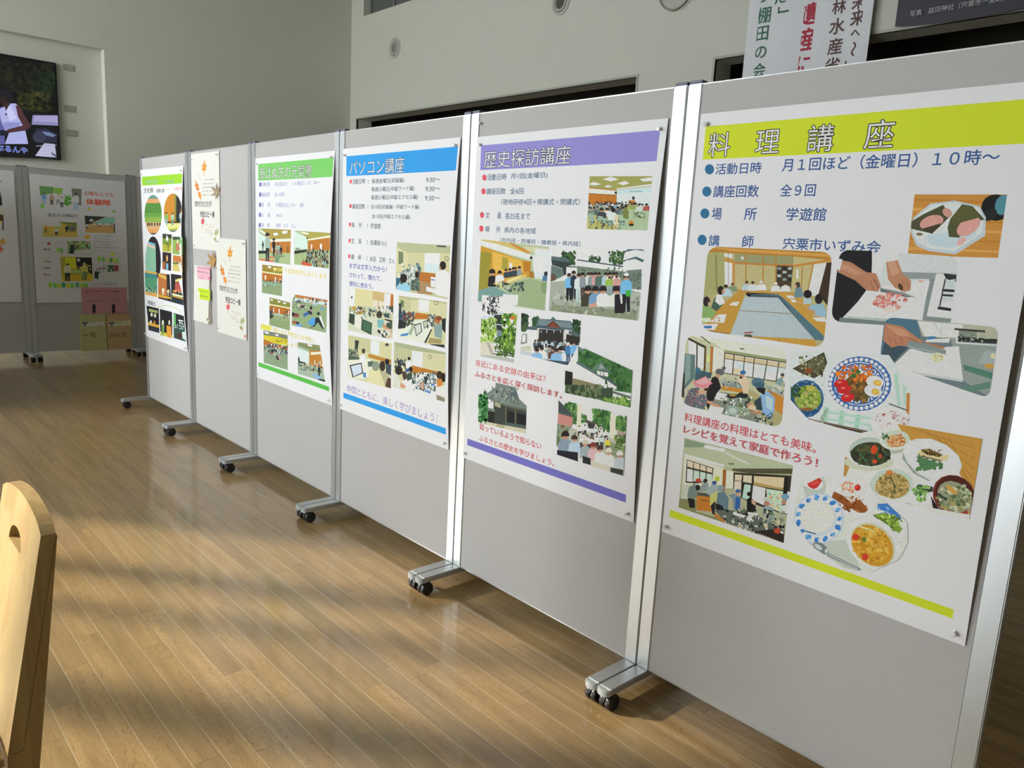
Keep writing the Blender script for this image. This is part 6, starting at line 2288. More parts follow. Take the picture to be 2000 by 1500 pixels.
PRINTS['far'] = """
@title
T 15237995 0.020 857 1998 1381 2075 土曜なんでも
T 15693145 0.034 900 1831 1314 1940 体験隊
@subtitle
T 7039855 0.010 250 1571 763 1638 過去の活動紹介
E 12366494 242 1546 5 0 0 -6
E 12366494 289 1546 5 0 0 -6
E 12366494 335 1546 5 0 0 -6
E 12366494 382 1546 5 0 0 -6
E 12366494 429 1546 5 0 0 -6
E 12366494 476 1546 5 0 0 -6
E 12366494 524 1546 5 0 0 -6
E 12366494 571 1546 5 0 0 -6
E 12366494 619 1546 5 0 0 -6
E 12366494 667 1546 5 0 0 -6
E 12366494 715 1546 5 0 0 -6
E 12366494 764 1546 5 0 0 -6
@decoration
E 14735195 949 1755 35 2 -1 -27
E 15704464 1042 1732 13 1 0 -10
E 10070945 1178 1766 11 1 0 -8
E 9426805 1369 1732 28 2 -1 -21
E 15724459 1110 1762 11 1 0 -8
E 15711296 887 1233 48 2 -2 -38
E 15686491 247 1084 28 1 -1 -23
E 15700112 393 1094 13 0 0 -10
E 9474209 478 1119 10 0 0 -8
E 15724379 1324 924 42 1 -1 -32
E 14138539 772 1348 11 1 0 -8
E 9408441 806 1280 12 1 0 -9
E 9481094 1259 964 12 0 0 -10
E 15724473 1315 1761 11 1 0 -8
E 15724500 1246 1744 10 1 0 -7
E 11202395 394 975 28 1 -2 -46
P 12366453 390 946 388 906 393 906 395 947
E 9426819 451 960 28 1 -2 -46
P 12366453 447 931 445 891 450 891 452 931
E 12382029 1075 832 30 1 -2 -48
P 12366453 1071 802 1069 760 1075 761 1077 802
E 9429339 1151 822 30 1 -2 -48
P 12366453 1147 792 1146 750 1151 750 1153 792
E 15724432 1236 809 31 1 -2 -48
P 12366453 1233 779 1231 737 1236 737 1238 779
E 7650421 1285 807 31 1 -2 -48
P 12366453 1281 777 1279 735 1285 735 1287 777
E 15724405 1345 800 31 1 -2 -48
P 12366453 1341 769 1339 727 1345 727 1346 770
E 11202421 1389 795 31 1 -2 -48
P 12366453 1386 764 1384 722 1390 722 1391 765
@activity_text
@text_line
T 10592683 0.004 1001 1246 1323 1278 スポーツ・料理・
@text_line
T 10592683 0.004 999 1191 1279 1223 サイエンスなど
@text_line
T 10592683 0.004 996 1137 1333 1169 体験活動を通して
@text_line
T 10592683 0.004 994 1081 1289 1114 なんでも体験隊は
@text_line
T 10592683 0.004 992 1029 1415 1061 土曜日に活動を続けて
@text_line
T 10592683 0.004 990 970 1160 1002 います
P 5867132 165 1000 190 998 188 956 163 958
@text_line
T 7631996 0.020 198 959 274 993 対象
@text_line
T 13816535 0.002 230 910 350 930 小学生から高校生
P 15706971 154 780 179 778 177 735 152 737
@text_line
T 7631996 0.020 187 737 263 772 定員
@text_line
T 13816535 0.002 219 688 339 708 小学生から高校生
P 7053702 148 663 173 660 171 618 146 620
@text_line
T 7631996 0.020 181 620 257 654 講師
@text_line
T 13816535 0.002 213 570 333 590 小学生から高校生
P 15234393 142 540 167 537 165 494 140 497
@text_line
T 7631996 0.020 175 496 251 531 申込
@text_line
T 13816535 0.002 207 446 327 466 小学生から高校生
@photo
P 15658734 147 2104 832 2107 808 1705 138 1696
P 8434540 147 2104 370 2103 365 1991 150 1932
P 10408538 370 2089 521 2095 504 1988 377 1992
P 15658734 520 2060 661 2071 644 1971 516 1989
P 9736578 832 2107 812 1799 677 1846 663 2106
P 15658734 156 1808 805 1798 808 1705 138 1696
S 6533968,8442458 20 1 0 19 40 588 1882 52 4 -4 -85
M s 8434670 4145993 11783918 15658718 188 205 1784 75 5 11 209
M s 13808532 9725257 7826533 15658718 175 329 1779 76 5 10 196
M s 15658730 9725257 11776943 15658718 122 438 1801 102 7 9 183
M s 15658734 5918793 5922405 15658718 210 492 1748 64 4 9 198
M s 15658734 3291455 12377838 15658718 206 716 1714 105 7 14 314
E 10415717 178 1754 30 2 -2 -45
@photo
P 15651436 171 1482 723 1485 720 1218 163 1208
P 15658734 171 1482 444 1483 463 1406 170 1391
P 8426569 416 1482 723 1485 721 1434 529 1445
P 13823678 363 1429 464 1428 450 1391 348 1389
P 9740418 554 1433 717 1427 706 1333 563 1340
M s 15643465 15635529 7829349 15658718 208 208 1273 45 2 7 141
M s 15658734 5921370 4145993 15658718 150 379 1239 64 3 7 142
M s 4144956 4144956 5921381 15658718 169 548 1297 52 2 6 129
S 5922384,8423788 14 2 0 11 25 636 1373 72 4 -3 -58
@photo
P 15122039 861 1622 1379 1625 1374 1321 863 1312
P 4739145 861 1622 1227 1623 1047 1539 950 1476 863 1457
P 10411726 1227 1616 1379 1618 1374 1499 1005 1493
P 15658726 1005 1490 1374 1496 1373 1469 990 1456
M s 15658734 4144963 5921381 15658718 175 893 1378 40 2 4 102
M s 15658734 15658734 5921381 15658718 105 971 1477 67 4 4 102
S 5921360,15658734,7829356 16 3 0 10 20 1180 1463 164 9 -1 -33
P 5918821 1353 1498 1377 1499 1374 1321 1354 1335
@photo
P 10408596 554 1146 943 1147 940 902 543 908
S 8434547,12381856,5928794,14455938,15658702 40 4 0 19 44 747 1074 185 7 -3 -73
P 15658734 663 970 931 1008 933 912 647 911
P 4739149 603 1083 668 1071 647 911 569 916
@photo
P 13811287 418 854 948 849 952 401 428 398
P 15658569 501 849 671 846 674 635 491 632
P 3750975 677 846 948 846 944 535 688 635
P 15651401 434 515 951 520 952 401 428 398
P 12381856 607 597 792 592 790 548 605 560
M s 15658702 3289645 4145983 15658718 192 519 399 118 1 16 335
M s 15654530 15658656 7836787 15658718 192 804 415 121 1 15 340
E 15658734 721 797 26 1 -2 -35
S 9745267,15658597 14 5 0 14 31 793 615 134 2 -4 -96
@photo
P 14479070 1000 722 1415 715 1418 435 974 431
P 15658734 1006 715 1150 710 1146 613 1002 610
P 5931628 1219 711 1330 714 1325 585 1214 584
P 13785708 1337 714 1415 712 1410 586 1332 585
S 15658734,4145993,11756915 18 6 0 12 29 1202 629 194 3 -2 -45
P 4740944 987 580 1089 582 1056 432 977 461
P 15658734 1061 567 1395 571 1390 434 1042 432
@decoration
E 12382036 233 327 34 0 -3 -53
P 12366453 229 292 227 258 233 258 235 292
E 9432949 309 322 34 0 -3 -53
P 12366453 304 292 303 258 309 258 310 292
E 14741345 377 316 35 0 -3 -53
P 12366453 373 293 372 258 378 258 379 293
E 5880976 450 328 35 0 -3 -53
P 12366453 445 293 443 258 450 258 451 293
E 15724379 523 322 35 0 -2 -53
P 12366453 519 293 517 258 523 258 525 293
E 9432936 594 317 35 0 -2 -53
P 12366453 590 293 589 258 595 258 596 293
E 7653008 681 328 36 0 -2 -54
P 12366453 676 293 674 258 681 258 682 293
E 12971873 760 323 36 0 -2 -54
P 12366453 755 293 753 258 760 258 761 293
E 9429365 827 317 36 0 -2 -54
P 12366453 823 293 821 257 828 257 829 293
@activity_text
P 7039855 949 365 946 303 953 303 955 365
P 7039855 1362 366 1360 304 1367 304 1369 366
P 7039855 952 358 1366 368 1366 374 952 363
@text_line
T 8816269 0.014 989 319 1321 342 問い合わせは社会教育課まで
"""
PRINTS['far_left'] = """
@title
P 15693160 500 1960 1100 1960 1100 2100 500 2100
E 14117729 1389 2107 14 1 -1 -11
E 15724459 1386 1612 16 1 -1 -11
@photo
P 10400679 1141 1932 1387 1933 1389 1691 1126 1686
P 4146000 1362 1904 1387 1825 1386 1691 1345 1701
P 15658734 1292 1791 1355 1769 1356 1690 1320 1690 1286 1690
S 15658734,5922405 14 1 0 17 42 1247 1808 92 7 -6 -101
@photo
P 15658656 1118 1552 1396 1543 1388 1268 1102 1283
P 7821897 1336 1539 1396 1536 1396 1524 1393 1421 1341 1431
P 4737381 1377 1447 1393 1423 1388 1268 1367 1276
P 15658734 1292 1388 1371 1378 1367 1276 1286 1279
@leaf_picture
P 15706960 1313 1045 1295 1057 1316 1065 1318 1072 1315 1085 1313 1116 1336 1100 1346 1090 1356 1114 1382 1141 1383 1103 1376 1078 1389 1079 1418 1075 1396 1053 1385 1045 1382 1039 1393 1019 1372 1021 1347 1026 1334 1031
P 15718241 1332 1047 1324 1053 1334 1057 1335 1060 1333 1066 1332 1080 1343 1072 1347 1068 1352 1079 1363 1091 1364 1074 1361 1063 1367 1063 1379 1061 1370 1051 1365 1048 1363 1045 1368 1036 1359 1037 1348 1039 1342 1041
P 15706960 1343 1051 1326 978 1336 976 1353 1049
P 15690580 1299 899 1281 899 1294 914 1294 919 1287 926 1274 945 1297 945 1308 944 1307 963 1316 993 1331 969 1333 950 1343 956 1365 967 1357 943 1351 933 1352 927 1367 919 1350 911 1331 903 1319 900
P 15697505 1312 910 1304 910 1310 916 1310 919 1307 922 1301 931 1311 931 1316 930 1316 939 1320 952 1327 941 1328 933 1332 936 1342 940 1338 929 1336 925 1336 922 1343 919 1335 915 1327 912 1321 910
P 15690580 1319 918 1321 859 1329 860 1327 919
"""
PRINTS['pink'] = """
@note_text
@text_line
T 8803425 0.012 60 411 670 439 土曜なんでも体験隊　サポーター受講者募集
@text_line
T 8803425 0.012 556 385 626 403 申込書
@text_line
T 8803425 0.006 65 230 350 264 一般（社会人）
@text_line
T 8803425 0.008 459 227 658 259 高　校　生
P 14120323 32 360 734 363 734 367 32 364
P 14120323 382 353 370 -3 374 -3 386 353
P 14120323 34 462 30 362 34 362 38 462
P 14120323 736 461 732 365 736 365 740 461
@arrow
P 4076864 182 177 234 176 229 49 244 46 201 1 161 45 176 50
P 4076864 526 172 580 172 575 42 591 39 546 -7 505 38 521 43
"""
PRINTS['env_left'] = """
@flap_line
P 15724432 -1 601 424 611 424 617 -1 607
@envelope_text
T 12961371 0.006 47 651 300 691 アンケート用紙
@address_label
P 15724513 24 575 416 582 419 480 26 481
P 5264488 29 556 130 562 129 528 28 524
P 7040892 56 521 100 522 93 479 60 483
T 10593687 0.004 151 529 288 565 宍粟市教育委員会
T 10593687 0.004 327 519 367 567 御中
P 7040892 320 485 382 488 382 495 319 493
@handwriting
P 4408126 38 295 120 306 119 317 37 306
T 4408126 -0.004 159 260 267 361 般
"""
PRINTS['env_right'] = """
@flap_line
P 15716230 3 588 447 613 447 619 3 594
@envelope_text
T 15444843 0.006 25 640 289 681 アンケート用紙
@address_label
P 15724493 29 561 438 569 441 464 32 465
P 5264488 35 542 140 547 139 514 33 510
P 7040892 63 506 109 507 101 463 67 467
T 10593687 0.004 162 514 305 551 宍粟市教育委員会
T 10593687 0.004 346 503 387 553 御中
P 7040892 338 469 403 472 403 479 338 477
@handwriting
T 5260862 -0.004 26 245 353 341 高校生
T 15718305 0.000 279 99 383 137 ひとこと
"""
PRINTS['screen'] = """
@screen_picture
P 460551 40 40 3430 40 3430 1890 40 1890
S 1382671,1711890,1053708,1843730 60 1 0 44 117 2569 1495 793 138 -16 -280
S 1187855,1583636 22 2 0 37 92 3271 1514 140 24 -9 -184
S 3026963,3816472,2500623,2040336 50 3 0 27 79 3025 1101 305 47 -10 -192
S 4342559,3750170 10 4 0 18 43 3120 1263 102 16 -3 -52
P 789520 2773 904 3427 920 3428 19 1841 -92 1883 590
P 9078452 2997 839 3448 899 3449 693 2966 649
P 10657480 3026 830 3440 887 3440 760 3005 716
P 2500924 3027 574 3219 616 3422 512 3399 346 3056 304
E 3422287 3092 421 118 15 -6 -114
P 6978208 3142 541 3274 542 3406 494 3329 452 3211 469
P 11908306 2999 38 3110 213 3174 310 3367 317 3384 48 3160 39
P 5921392 3285 152 3387 97 3384 48 3311 89
P 11053248 3024 229 3396 289 3396 303 3024 242
P 5921946 2216 822 2495 925 2481 202 2177 165
P 11448546 2423 868 2523 937 2539 854 2624 1007 2709 1020 2789 938 2814 625 2738 536 2497 472 2439 668
P 13027567 2523 930 2608 974 2707 737 2591 658
P 11186400 2564 434 2851 519 2887 259 2482 210
P 9277640 2478 626 2788 669 2738 536 2484 486
P 4992820 2707 989 2790 970 2852 805 2957 613 2881 539 2564 434 2496 456 2554 503 2813 609 2737 773
P 3810344 2444 995 2530 1055 2625 1023 2539 854 2510 943
E 2759196 2476 1078 97 15 -6 -109
P 1381148 2401 1189 2542 1274 2650 1230 2678 1094 2597 1019 2534 1133 2395 1096
E 1844276 2535 788 17 2 -1 -19
E 1712176 2452 419 84 11 -3 -57
@caption_text
T 10466538 0.035 2196 65 2865 183 ぬぶるんや
T 2833104 -0.004 2196 65 2865 183 ぬぶるんや
"""

# ------------------------------------------------------------------ posters on the long row
ROW = [('festival', 'event_poster', 'event poster with oval stage photos under a lime green band', (.022, 0, .510), .812, 1.148, .025),
       ('exercise', 'event poster with a green title band and gym class photos', (1.854, 0, .515), .814, 1.144, .022),
       ('computer', 'event poster with a blue title band and computer class photos', (2.736, 0, .515), .814, 1.147, .022),
       ('history', 'event poster with a violet title band and photos of castles and temples', (3.640, 0, .507), .809, 1.150, .024),
       ('cooking', 'event poster with a yellow title band and photos of dishes, nearest on the right', (4.552, 0, .513), .792, 1.146, .018)]
short = {'festival': 'lime banded festival poster', 'exercise': 'green banded gym class poster', 'computer': 'blue banded computer class poster',
         'history': 'violet banded history poster', 'cooking': 'yellow banded cooking poster'}
for row in ROW:
    key, label, loc, w, h, A = row[0], row[-5], row[-4], row[-3], row[-2], row[-1]
    s = Sheet('event_poster', label, 'poster', loc, 0, w, h, A, group='large posters on the long row')
    s.prints(PRINTS[key])
    for (u, v, word) in ((.022, h - .028, 'top left'), (w - .022, h - .028, 'top right'), (.014, .02, 'bottom left'), (w - .022, .022, 'bottom right')):
        p = s.pos(u, v, s.thick)
        pin('clear push pin at the %s corner of the %s' % (word, short[key]), loc[0] + p[0], loc[2] + p[2], p[1])
pin('spare clear push pin above the top left corner of the violet banded poster', 3.656, 1.700, .001)

# ------------------------------------------------------------------ second board: flyers, pocket, leaves
s = Sheet('leaf_flyer', 'cream maple leaf flyer pinned at the top of its board', 'flyer', (.962, 0, 1.167), 0, .424, .552, 0, 'cream', 'maple leaf flyers')
s.prints(PRINTS['flyer_top'])
s = Sheet('leaf_flyer', 'cream maple leaf flyer pinned lower right, overlapping the flyer above', 'flyer', (1.326, 0, .699), 0, .404, .543, 0, 'cream', 'maple leaf flyers', base=.0028)
s.prints(PRINTS['flyer_low'])
for (x, z, y, word) in ((.985, 1.69, -.0022, 'top left corner of the upper maple leaf flyer'), (1.365, 1.70, -.0022, 'top right corner of the upper maple leaf flyer'),
                     (.985, 1.185, -.0022, 'bottom left corner of the upper maple leaf flyer'), (1.352, 1.222, -.0034, 'top left corner of the lower maple leaf flyer'),
                     (1.712, 1.222, -.0034, 'top right corner of the lower maple leaf flyer'), (1.342, .722, -.0034, 'bottom left corner of the lower maple leaf flyer')):
    pin('clear push pin at the ' + word, x, z, y)
s = Sheet('leaflet_pocket', 'cream paper pocket with pink and yellow notes, below the upper maple leaf flyer', 'pocket', (.992, 0, .733), 0, .236, .335, 0, 'cream', base=.0016, thick=.0046, tilt=.014)
s.prints(PRINTS['pocket'])
MB().add([(.002, 0, .002), (.234, 0, .002), (.234, 0, .33), (.002, 0, .33), (.002, -.0150, .002), (.234, -.0150, .002), (.234, -.0014, .33), (.002, -.0014, .33)],
         [(0, 1, 2, 3), (4, 7, 6, 5), (0, 4, 5, 1), (1, 5, 6, 2), (2, 6, 7, 3), (3, 7, 4, 0)]).build('pocket_back', MT['cream'], s.root)
def paper_leaf(label, x, z, r, rot, c1, c2, y, turn):
    t = thing('paper_maple_leaf', label, 'leaf', (x, y, z), turn, 'paper maple leaves')
    seq = []
    tips = [(90, 1.0), (40, .9), (-8, .7), (140, .9), (188, .7)]
    tips.sort()
    for i, (a, q) in enumerate(tips):
        seq += [(a - 10, q * .66), (a, q), (a + 10, q * .66)]
        if i < 4: seq.append(((a + tips[i + 1][0]) / 2, .36))
    seq += [(250, .22), (266, .1), (268, .8), (272, .8), (274, .1), (290, .22)]
    P = [(r * q * cos(R(a + rot)), r * q * sin(R(a + rot))) for a, q in seq]
    n = len(P); m = MB()
    fold = lambda p: -.10 * abs(p[0]) - .02 * abs(p[1])
    vs = [(p[0], fold(p), p[1]) for p in P] + [(0, 0, 0)] + [(p[0], fold(p) + .0008, p[1]) for p in P] + [(0, .0008, 0)]
    fs = []
    for i in range(n):
        j = (i + 1) % n
        fs += [(i, j, n), (n + 1 + j, n + 1 + i, 2 * n + 1), (j, i, n + 1 + i, n + 1 + j)]
    m.add(vs, fs); m.build('leaf_blade', mat('leaf paper ' + c1, c1, .7, noise=.25, nscale=30), t)
    m2 = MB()
    for a, q in tips:
        d = R(a + rot); ux, uz = cos(d), sin(d); k = r * q * .8
        m2.add([(-uz * .003, -.0012, ux * .003), (uz * .003, -.0012, -ux * .003), (ux * k, fold((ux * k, uz * k)) - .0012, uz * k)], [(0, 1, 2)])
    m2.build('leaf_vein', mat('leaf vein ' + c2, c2, .7), t)
paper_leaf('faded brown paper maple leaf stuck at the right edge of the upper flyer', 1.368, 1.492, .062, 58, 'a89282', 'c0b87a', -.007, .25)
paper_leaf('orange paper maple leaf stuck above the cream pocket', 1.295, 1.100, .074, 48, 'b98a4c', 'cdb060', -.007, .2)

# ------------------------------------------------------------------ far boards
FP = pi / 2
s = Sheet('activity_poster', 'shaded poster with a red brown title and children activity photos, on the far board', 'poster', (FX, -.216, .528), FP, .791, 1.152, 0, group='posters on the far boards')
s.prints(PRINTS['far'])
s = Sheet('activity_poster', 'shaded poster cut off by the left edge of the picture', 'poster', (FX, -1.130, .538), FP, .797, 1.152, 0, group='posters on the far boards')
s.prints(PRINTS['far_left'])
s = Sheet('notice_sheet', 'pink notice sheet with two black arrows above the envelopes', 'notice', (FX, .155, .419), FP, .400, .252, 0, 'pinkpaper', base=.003)
s.prints(PRINTS['pink'])
for key, y0, w, m, label in (('env_left', .128, .226, 'yellowenv', 'yellow green envelope with handwritten lettering hanging under the left arrow'),
                             ('env_right', .360, .219, 'orangeenv', 'pale orange envelope with handwritten lettering hanging under the right arrow')):
    s = Sheet('reply_envelope', label, 'envelope', (FX, y0, .061), FP, w, .345, 0, m, 'reply envelopes', thick=.0192)
    s.prints(PRINTS[key])
    MB().add([(.0, -.0212, .285), (w, -.0212, .285), (w - .012, -.0165, .352), (.012, -.0165, .352), (.0, -.0205, .285), (w, -.0205, .285), (w - .012, -.0155, .352), (.012, -.0155, .352)],
             [(0, 1, 2, 3), (7, 6, 5, 4), (0, 4, 5, 1), (1, 5, 6, 2), (2, 6, 7, 3), (3, 7, 4, 0)]).build('flap', MT[m], s.root)

# ------------------------------------------------------------------ television and plates in the niche
tv = thing('television', 'wall mounted television showing a person in a white sleeveless top', 'television', (NX, -1.42, 1.90))
MB().box(0.012, .049, 0, 1.735, 0, .965).build('casing', MT['black'], tv, bevel=.004)
MB().box(0.0, .012, .5, 1.2, .3, .7).build('wall_bracket', MT['black'], tv)
scr = Sheet('screen_sheet', '', '', (NX + .05, -1.42, 1.90), FP, 1.735, .965, 0)
for ch in children(scr.root):                       # the lit picture becomes a part of the television
    bpy.data.objects.remove(ch)
scr.thick = .0
scr.base = .0
scr.prints(PRINTS['screen'], MT['screen'])
for ch in children(scr.root):
    ch.parent = tv; ch.rotation_euler = (0, 0, FP); ch.location = (.0495, 0, 0)
bpy.data.objects.remove(scr.root)
for (y, z, word) in ((.440, 2.848, 'highest of the three beside the television'), (.432, 2.436, 'middle one of the three beside the television'), (.436, 2.191, 'lowest of the three beside the television')):
    t = thing('switch_plate', 'beige blank wall plate, ' + word, 'wall plate', (NX, y, z), 0, 'wall plates beside the television')
    MB().box(0, .007, -.053, .053, -.033, .033).build('cover', MT['plate'], t, bevel=.003)
    MB().box(.007, .0085, -.043, .043, -.024, .024).build('inset', MT['plate'], t, bevel=.001)

# ------------------------------------------------------------------ things on the back wall
def nozzle(label, x, z, r, dark):
    t = thing('air_nozzle', label, 'air vent', (x, YB, z), 0, 'round air vents on the back wall')
    MB().lathe([(r, 0), (r, -.010), (r * .93, -.016), (r * .80, -.016), (r * .78, -.006), (r * .78, 0)], (0, 0, 0), 'y', 48).build('flange', MT['vent'], t, smooth=True)
    MB().lathe([(r * .74, -.001), (r * .74, -.022), (r * .66, -.03), (r * .56, -.022), (r * .5, -.004)], (0, 0, 0), 'y', 48).build('swivel_ring', MT['vent'], t, smooth=True)
    MB().lathe([(r * .52, -.003), (r * .52, -.0065)], (0, 0, 0), 'y', 40).build('throat', MT['dark'] if dark else mat('vent mesh', (.22, .22, .18), .6, noise=.3, nscale=300), t)
nozzle('round air vent lower on the pale wall above the boards, towards the corner', -2.50, 3.527, .118, False)
nozzle('round air vent with a dark throat at the top of the picture, near the clock', .285, 3.548, .116, True)

ck = thing('wall_clock', 'round wall clock with chrome rim at the top edge of the picture', 'clock', (1.627, YB, 3.412))
MB().lathe([(.176, 0), (.176, -.028), (.170, -.036), (.160, -.034), (.154, -.022)], (0, 0, 0), 'y', 64).build('rim', MT['chrome'], ck, smooth=True)
MB().lathe([(.156, -.002), (.156, -.020)], (0, 0, 0), 'y', 64).build('dial', MT['clockface'], ck)
def word_mesh(txt, x, z, h, y, m, parent, name, off=0.0, turn=False):
    cu = bpy.data.curves.new('t', 'FONT'); cu.body = txt; cu.resolution_u = 3; cu.align_x = 'CENTER'
    to = bpy.data.objects.new('t', cu); COL.objects.link(to)
    me = bpy.data.meshes.new_from_object(to.evaluated_get(bpy.context.evaluated_depsgraph_get())); bpy.data.objects.remove(to)
    xs = [v.co.x for v in me.vertices]; ys = [v.co.y for v in me.vertices]
    k = h / (max(xs) - min(xs) if turn else max(ys) - min(ys)); cx, cy = (max(xs) + min(xs)) / 2, (max(ys) + min(ys)) / 2
    ring = [(0, 0)] + ([(off * cos(pi * i / 4), off * sin(pi * i / 4)) for i in range(8)] if off else [])
    vs, fs = [], []
    for ox, oy in ring:
        fs += [tuple(i + len(vs) for i in p.vertices) for p in me.polygons]
        n0 = len(vs) // len(me.vertices)
        for v in me.vertices:
            a, b = v.co.x - cx + ox, v.co.y - cy + oy
            if turn: a, b = b, -a
            vs.append((x + a * k, y - .00002 * n0, z + b * k))
    bpy.data.meshes.remove(me); me = bpy.data.meshes.new(name); me.from_pydata(vs, [], fs)
    me.materials.clear(); me.materials.append(m); me.name = name
    o = bpy.data.objects.new(name, me); COL.objects.link(o); o.parent = parent
    return o
ink = mat('clock ink', (.02, .02, .02), .5)
for k in range(1, 13):
    a = R(90 - 30 * k); word_mesh(str(k), .122 * cos(a), .122 * sin(a), .026, -.0208, ink, ck, 'numeral')
tk = MB()
for k in range(60):
    a = 2 * pi * k / 60; w = .0018 if k % 5 == 0 else .0009
    c, q = cos(a), sin(a)
    tk.add([(.146 * c - w * q, -.0207, .146 * q + w * c), (.153 * c - w * q, -.0207, .153 * q + w * c), (.153 * c + w * q, -.0207, .153 * q - w * c), (.146 * c + w * q, -.0207, .146 * q - w * c)], [(0, 1, 2, 3)])
tk.build('minute_track', ink, ck)
for L_, w, a, y in ((.085, .005, 60, -.0225), (.12, .0035, 120, -.024)):
    c, q = cos(R(a)), sin(R(a))
    MB().add([(-.02*c - w*q, y, -.02*q + w*c), (L_*c - w*q*.5, y, L_*q + w*c*.5), (L_*c + w*q*.5, y, L_*q - w*c*.5), (-.02*c + w*q, y, -.02*q - w*c)], [(0, 1, 2, 3)]).build('hand', ink, ck)

# hanging banner: cloth with vertical lettering, in front of the second opening
bn = thing('hanging_banner', 'white hanging banner with vertical green, red and brown lettering', 'banner', (2.345, YB - .05, 1.6))
BW, BH = .945, 2.7
m = MB(); n = 24
wav = lambda u: -.006 * sin(u * 9) - .004 * sin(u * 21 + 1)
for off in (0, .0012):
    m.v += [(BW * i / n, wav(BW * i / n) + off, z) for z in (0, BH) for i in range(n + 1)]
K = 2 * (n + 1)
for i in range(n):
    a, b = i, i + 1; c, d = n + 2 + i, n + 1 + i
    m.f += [(a, b, c, d), (b + K, a + K, d + K, c + K), (a, a + K, b + K, b), (d, c, c + K, d + K)]
m.build('cloth', MT['cloth'], bn, smooth=True)
MB().lathe([(.012, 0), (.012, BW + .04)], (-.02, 0, BH), 'x', 12).build('rod', MT['alu'], bn)
GREEN, RED, BROWN = mat('green lettering', (.045, .15, .10), .7), mat('red lettering', (.42, .025, .05), .7), mat('brown lettering', (.115, .06, .055), .7)
def column(txt, x, tops, h, m, off):
    for ch, z in zip(txt, tops): word_mesh(ch, x, z, h if ch not in '～へ」の' else h * .8, wav(x) - .002, m, bn, 'letter', off)
BX = lambda X: X            # metres from the banner's left edge
word_mesh('う', 0.115, 1.595, 0.092, wav(0.115) - .002, GREEN, bn, 'letter', 0.014)
word_mesh('棚', 0.132, 1.459, 0.110, wav(0.132) - .002, GREEN, bn, 'letter', 0.014)
word_mesh('田', 0.134, 1.330, 0.099, wav(0.134) - .002, GREEN, bn, 'letter', 0.014)
word_mesh('の', 0.137, 1.198, 0.082, wav(0.137) - .002, GREEN, bn, 'letter', 0.014)
word_mesh('会', 0.140, 1.070, 0.100, wav(0.140) - .002, GREEN, bn, 'letter', 0.014)
word_mesh('だ', 0.256, 1.563, 0.091, wav(0.256) - .002, GREEN, bn, 'letter', 0.014)
word_mesh('」', 0.287, 1.471, 0.041, wav(0.287) - .002, GREEN, bn, 'letter', 0.014, True)
word_mesh('遺', 0.489, 1.411, 0.142, wav(0.489) - .002, RED, bn, 'letter', 0.022)
word_mesh('産', 0.493, 1.240, 0.151, wav(0.493) - .002, RED, bn, 'letter', 0.022)
word_mesh('に', 0.490, 1.070, 0.113, wav(0.490) - .002, RED, bn, 'letter', 0.022)
word_mesh('林', 0.704, 1.419, 0.092, wav(0.704) - .002, BROWN, bn, 'letter', 0.018)
word_mesh('水', 0.707, 1.292, 0.103, wav(0.707) - .002, BROWN, bn, 'letter', 0.018)
word_mesh('産', 0.710, 1.161, 0.104, wav(0.710) - .002, BROWN, bn, 'letter', 0.018)
word_mesh('省', 0.706, 1.035, 0.104, wav(0.706) - .002, BROWN, bn, 'letter', 0.018)
word_mesh('未', 0.842, 1.424, 0.090, wav(0.842) - .002, BROWN, bn, 'letter', 0.018)
word_mesh('来', 0.850, 1.323, 0.098, wav(0.850) - .002, BROWN, bn, 'letter', 0.018)
word_mesh('へ', 0.847, 1.223, 0.045, wav(0.847) - .002, BROWN, bn, 'letter', 0.018)
word_mesh('～', 0.846, 1.123, 0.091, wav(0.846) - .002, BROWN, bn, 'letter', 0.018, True)
word_mesh('」', 0.827, 1.037, 0.028, wav(0.827) - .002, BROWN, bn, 'letter', 0.018, True)


dp = thing('dark_poster', 'dark navy poster with a small white caption, cut off by the top right corner', 'poster', (3.44, YB - .035, 2.83))
m = MB(); n = 20
sag = lambda t: -.028 * sin(pi * min(1, t * 1.6)) if t < .625 else 0
for off in (0, .0015):
    m.v += [(1.5 * i / n, -.02 * sin(pi * i / n) + off, 0 + sag(i / n)) for i in range(n + 1)] + [(1.5 * i / n, off, 1.2) for i in range(n + 1)]
K = 2 * (n + 1)
for i in range(n):
    a, b = i, i + 1; c, d = n + 2 + i, n + 1 + i
    m.f += [(a, b, c, d), (b + K, a + K, d + K, c + K), (a, a + K, b + K, b), (d, c, c + K, d + K), ]
m.f += [(0, n + 1, n + 1 + K, K), (n, n + K, 2 * n + 1 + K, 2 * n + 1)]
m.build('paper', MT['navy'], dp)
word_mesh('写真　庭田神社（宍粟市一宮町）', 0.366, 0.058, .036, -.024, mat('white caption', (.5, .5, .52), .6), dp, 'caption')

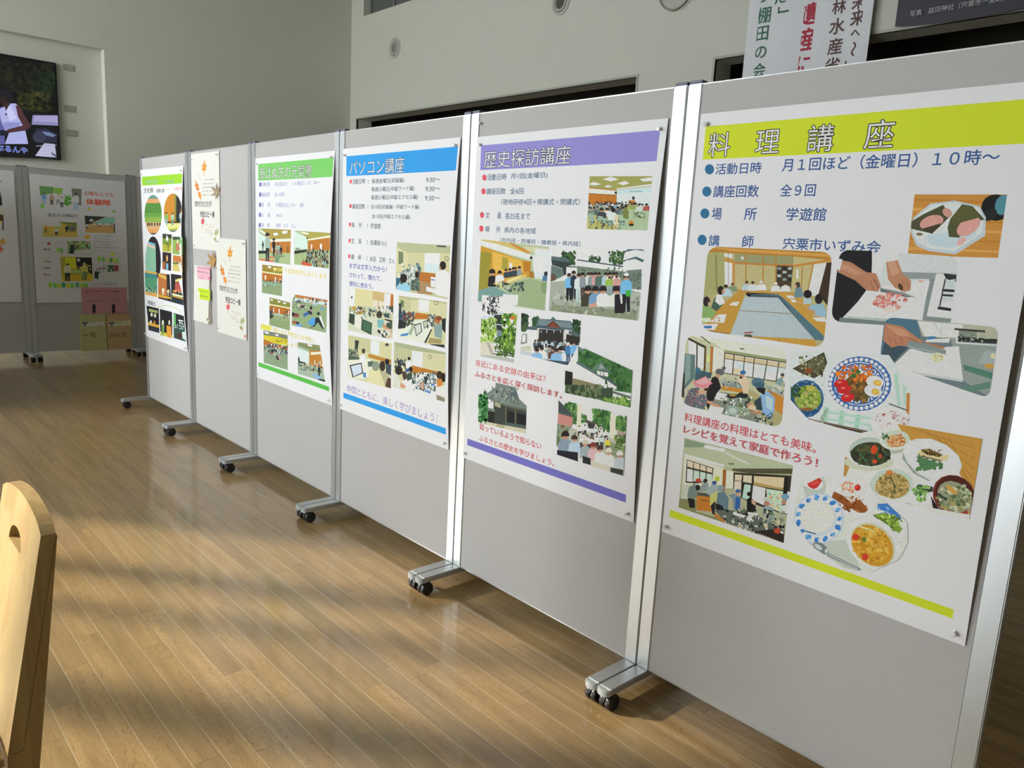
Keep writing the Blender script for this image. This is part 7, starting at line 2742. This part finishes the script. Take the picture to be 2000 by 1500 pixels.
# ------------------------------------------------------------------ wooden chair at the lower left
ch = thing('wooden_chair', 'pine chair with an arched back and a hand hole, at the lower left', 'chair', (4.025, -1.50, 0))
CW = .331
yf = lambda z: -(.78 - z) * .18                    # front face of the back leans
def back_pt(u, z, off): return (u, yf(z) + off, z)
out = [(0, .395), (CW, .395), (CW, .777)]
out += [(CW - .012 - (CW - .024) * i / 24, .782 + .021 * sin(pi * i / 24) ** .7) for i in range(25)]
out += [(0, .777)]
hx, hz, hw, hh = CW / 2 - .004, .722, .05, .016
hole = [(hx - hw, hz - hh * .8)] + [(hx - hw + 2 * hw * i / 12, hz + hh * (.2 + .9 * sin(pi * i / 12)) - .004) for i in range(13)] + [(hx + hw, hz - hh * .8)]
hole = [(hx - hw, hz - hh)] + [(hx - hw * cos(pi * i / 12), hz - hh * .4 + hh * 1.5 * sin(pi * i / 12)) for i in range(13)] + [(hx + hw, hz - hh)]
bm = bmesh.new()
TH = .0225
def ring(pts, off): return [bm.verts.new(back_pt(u, z, off)) for u, z in pts]
fo, fi, bo, bi = ring(out, 0), ring(hole, 0), ring(out, TH), ring(hole, TH)
for o_, i_ in ((fo, fi), (bo, bi)):
    ed = [bm.edges.new((o_[k], o_[(k + 1) % len(o_)])) for k in range(len(o_))] + [bm.edges.new((i_[k], i_[(k + 1) % len(i_)])) for k in range(len(i_))]
    bmesh.ops.triangle_fill(bm, edges=ed, use_beauty=True)
for a, b in ((fo, bo), (fi, bi)):
    for k in range(len(a)): bm.faces.new((a[k], a[(k + 1) % len(a)], b[(k + 1) % len(a)], b[k]))
bmesh.ops.recalc_face_normals(bm, faces=bm.faces)
me = bpy.data.meshes.new('backrest'); bm.to_mesh(me); bm.free(); me.materials.append(MT['pine'])
br = bpy.data.objects.new('backrest', me); COL.objects.link(br); br.parent = ch
for a in (0.0, CW - .032):
    MB().prism([(yf(.774) + TH, .774), (yf(.395) + TH, .395), (yf(.395), .3945), (yf(.395) - .012, 0), (yf(.395) + .036, 0), (yf(.35) + .054, .35), (yf(.774) + TH + .003, .774)], 'x', a, a + .032).build('leg', MT['pine'], ch, bevel=.0015)
    MB().box(a, a + .032, -.43, -.398, 0, .375).build('leg', MT['pine'], ch, bevel=.0015)
MB().box(-.004, CW + .004, -.45, -.075, .372, .394).build('seat', MT['pine'], ch, bevel=.004)
MB().box(.032, CW - .032, -.425, -.405, .31, .372).build('seat_rail', MT['pine'], ch)
MB().box(.032, CW - .032, yf(.34) + .012, yf(.34) + .032, .31, .372).build('seat_rail', MT['pine'], ch)
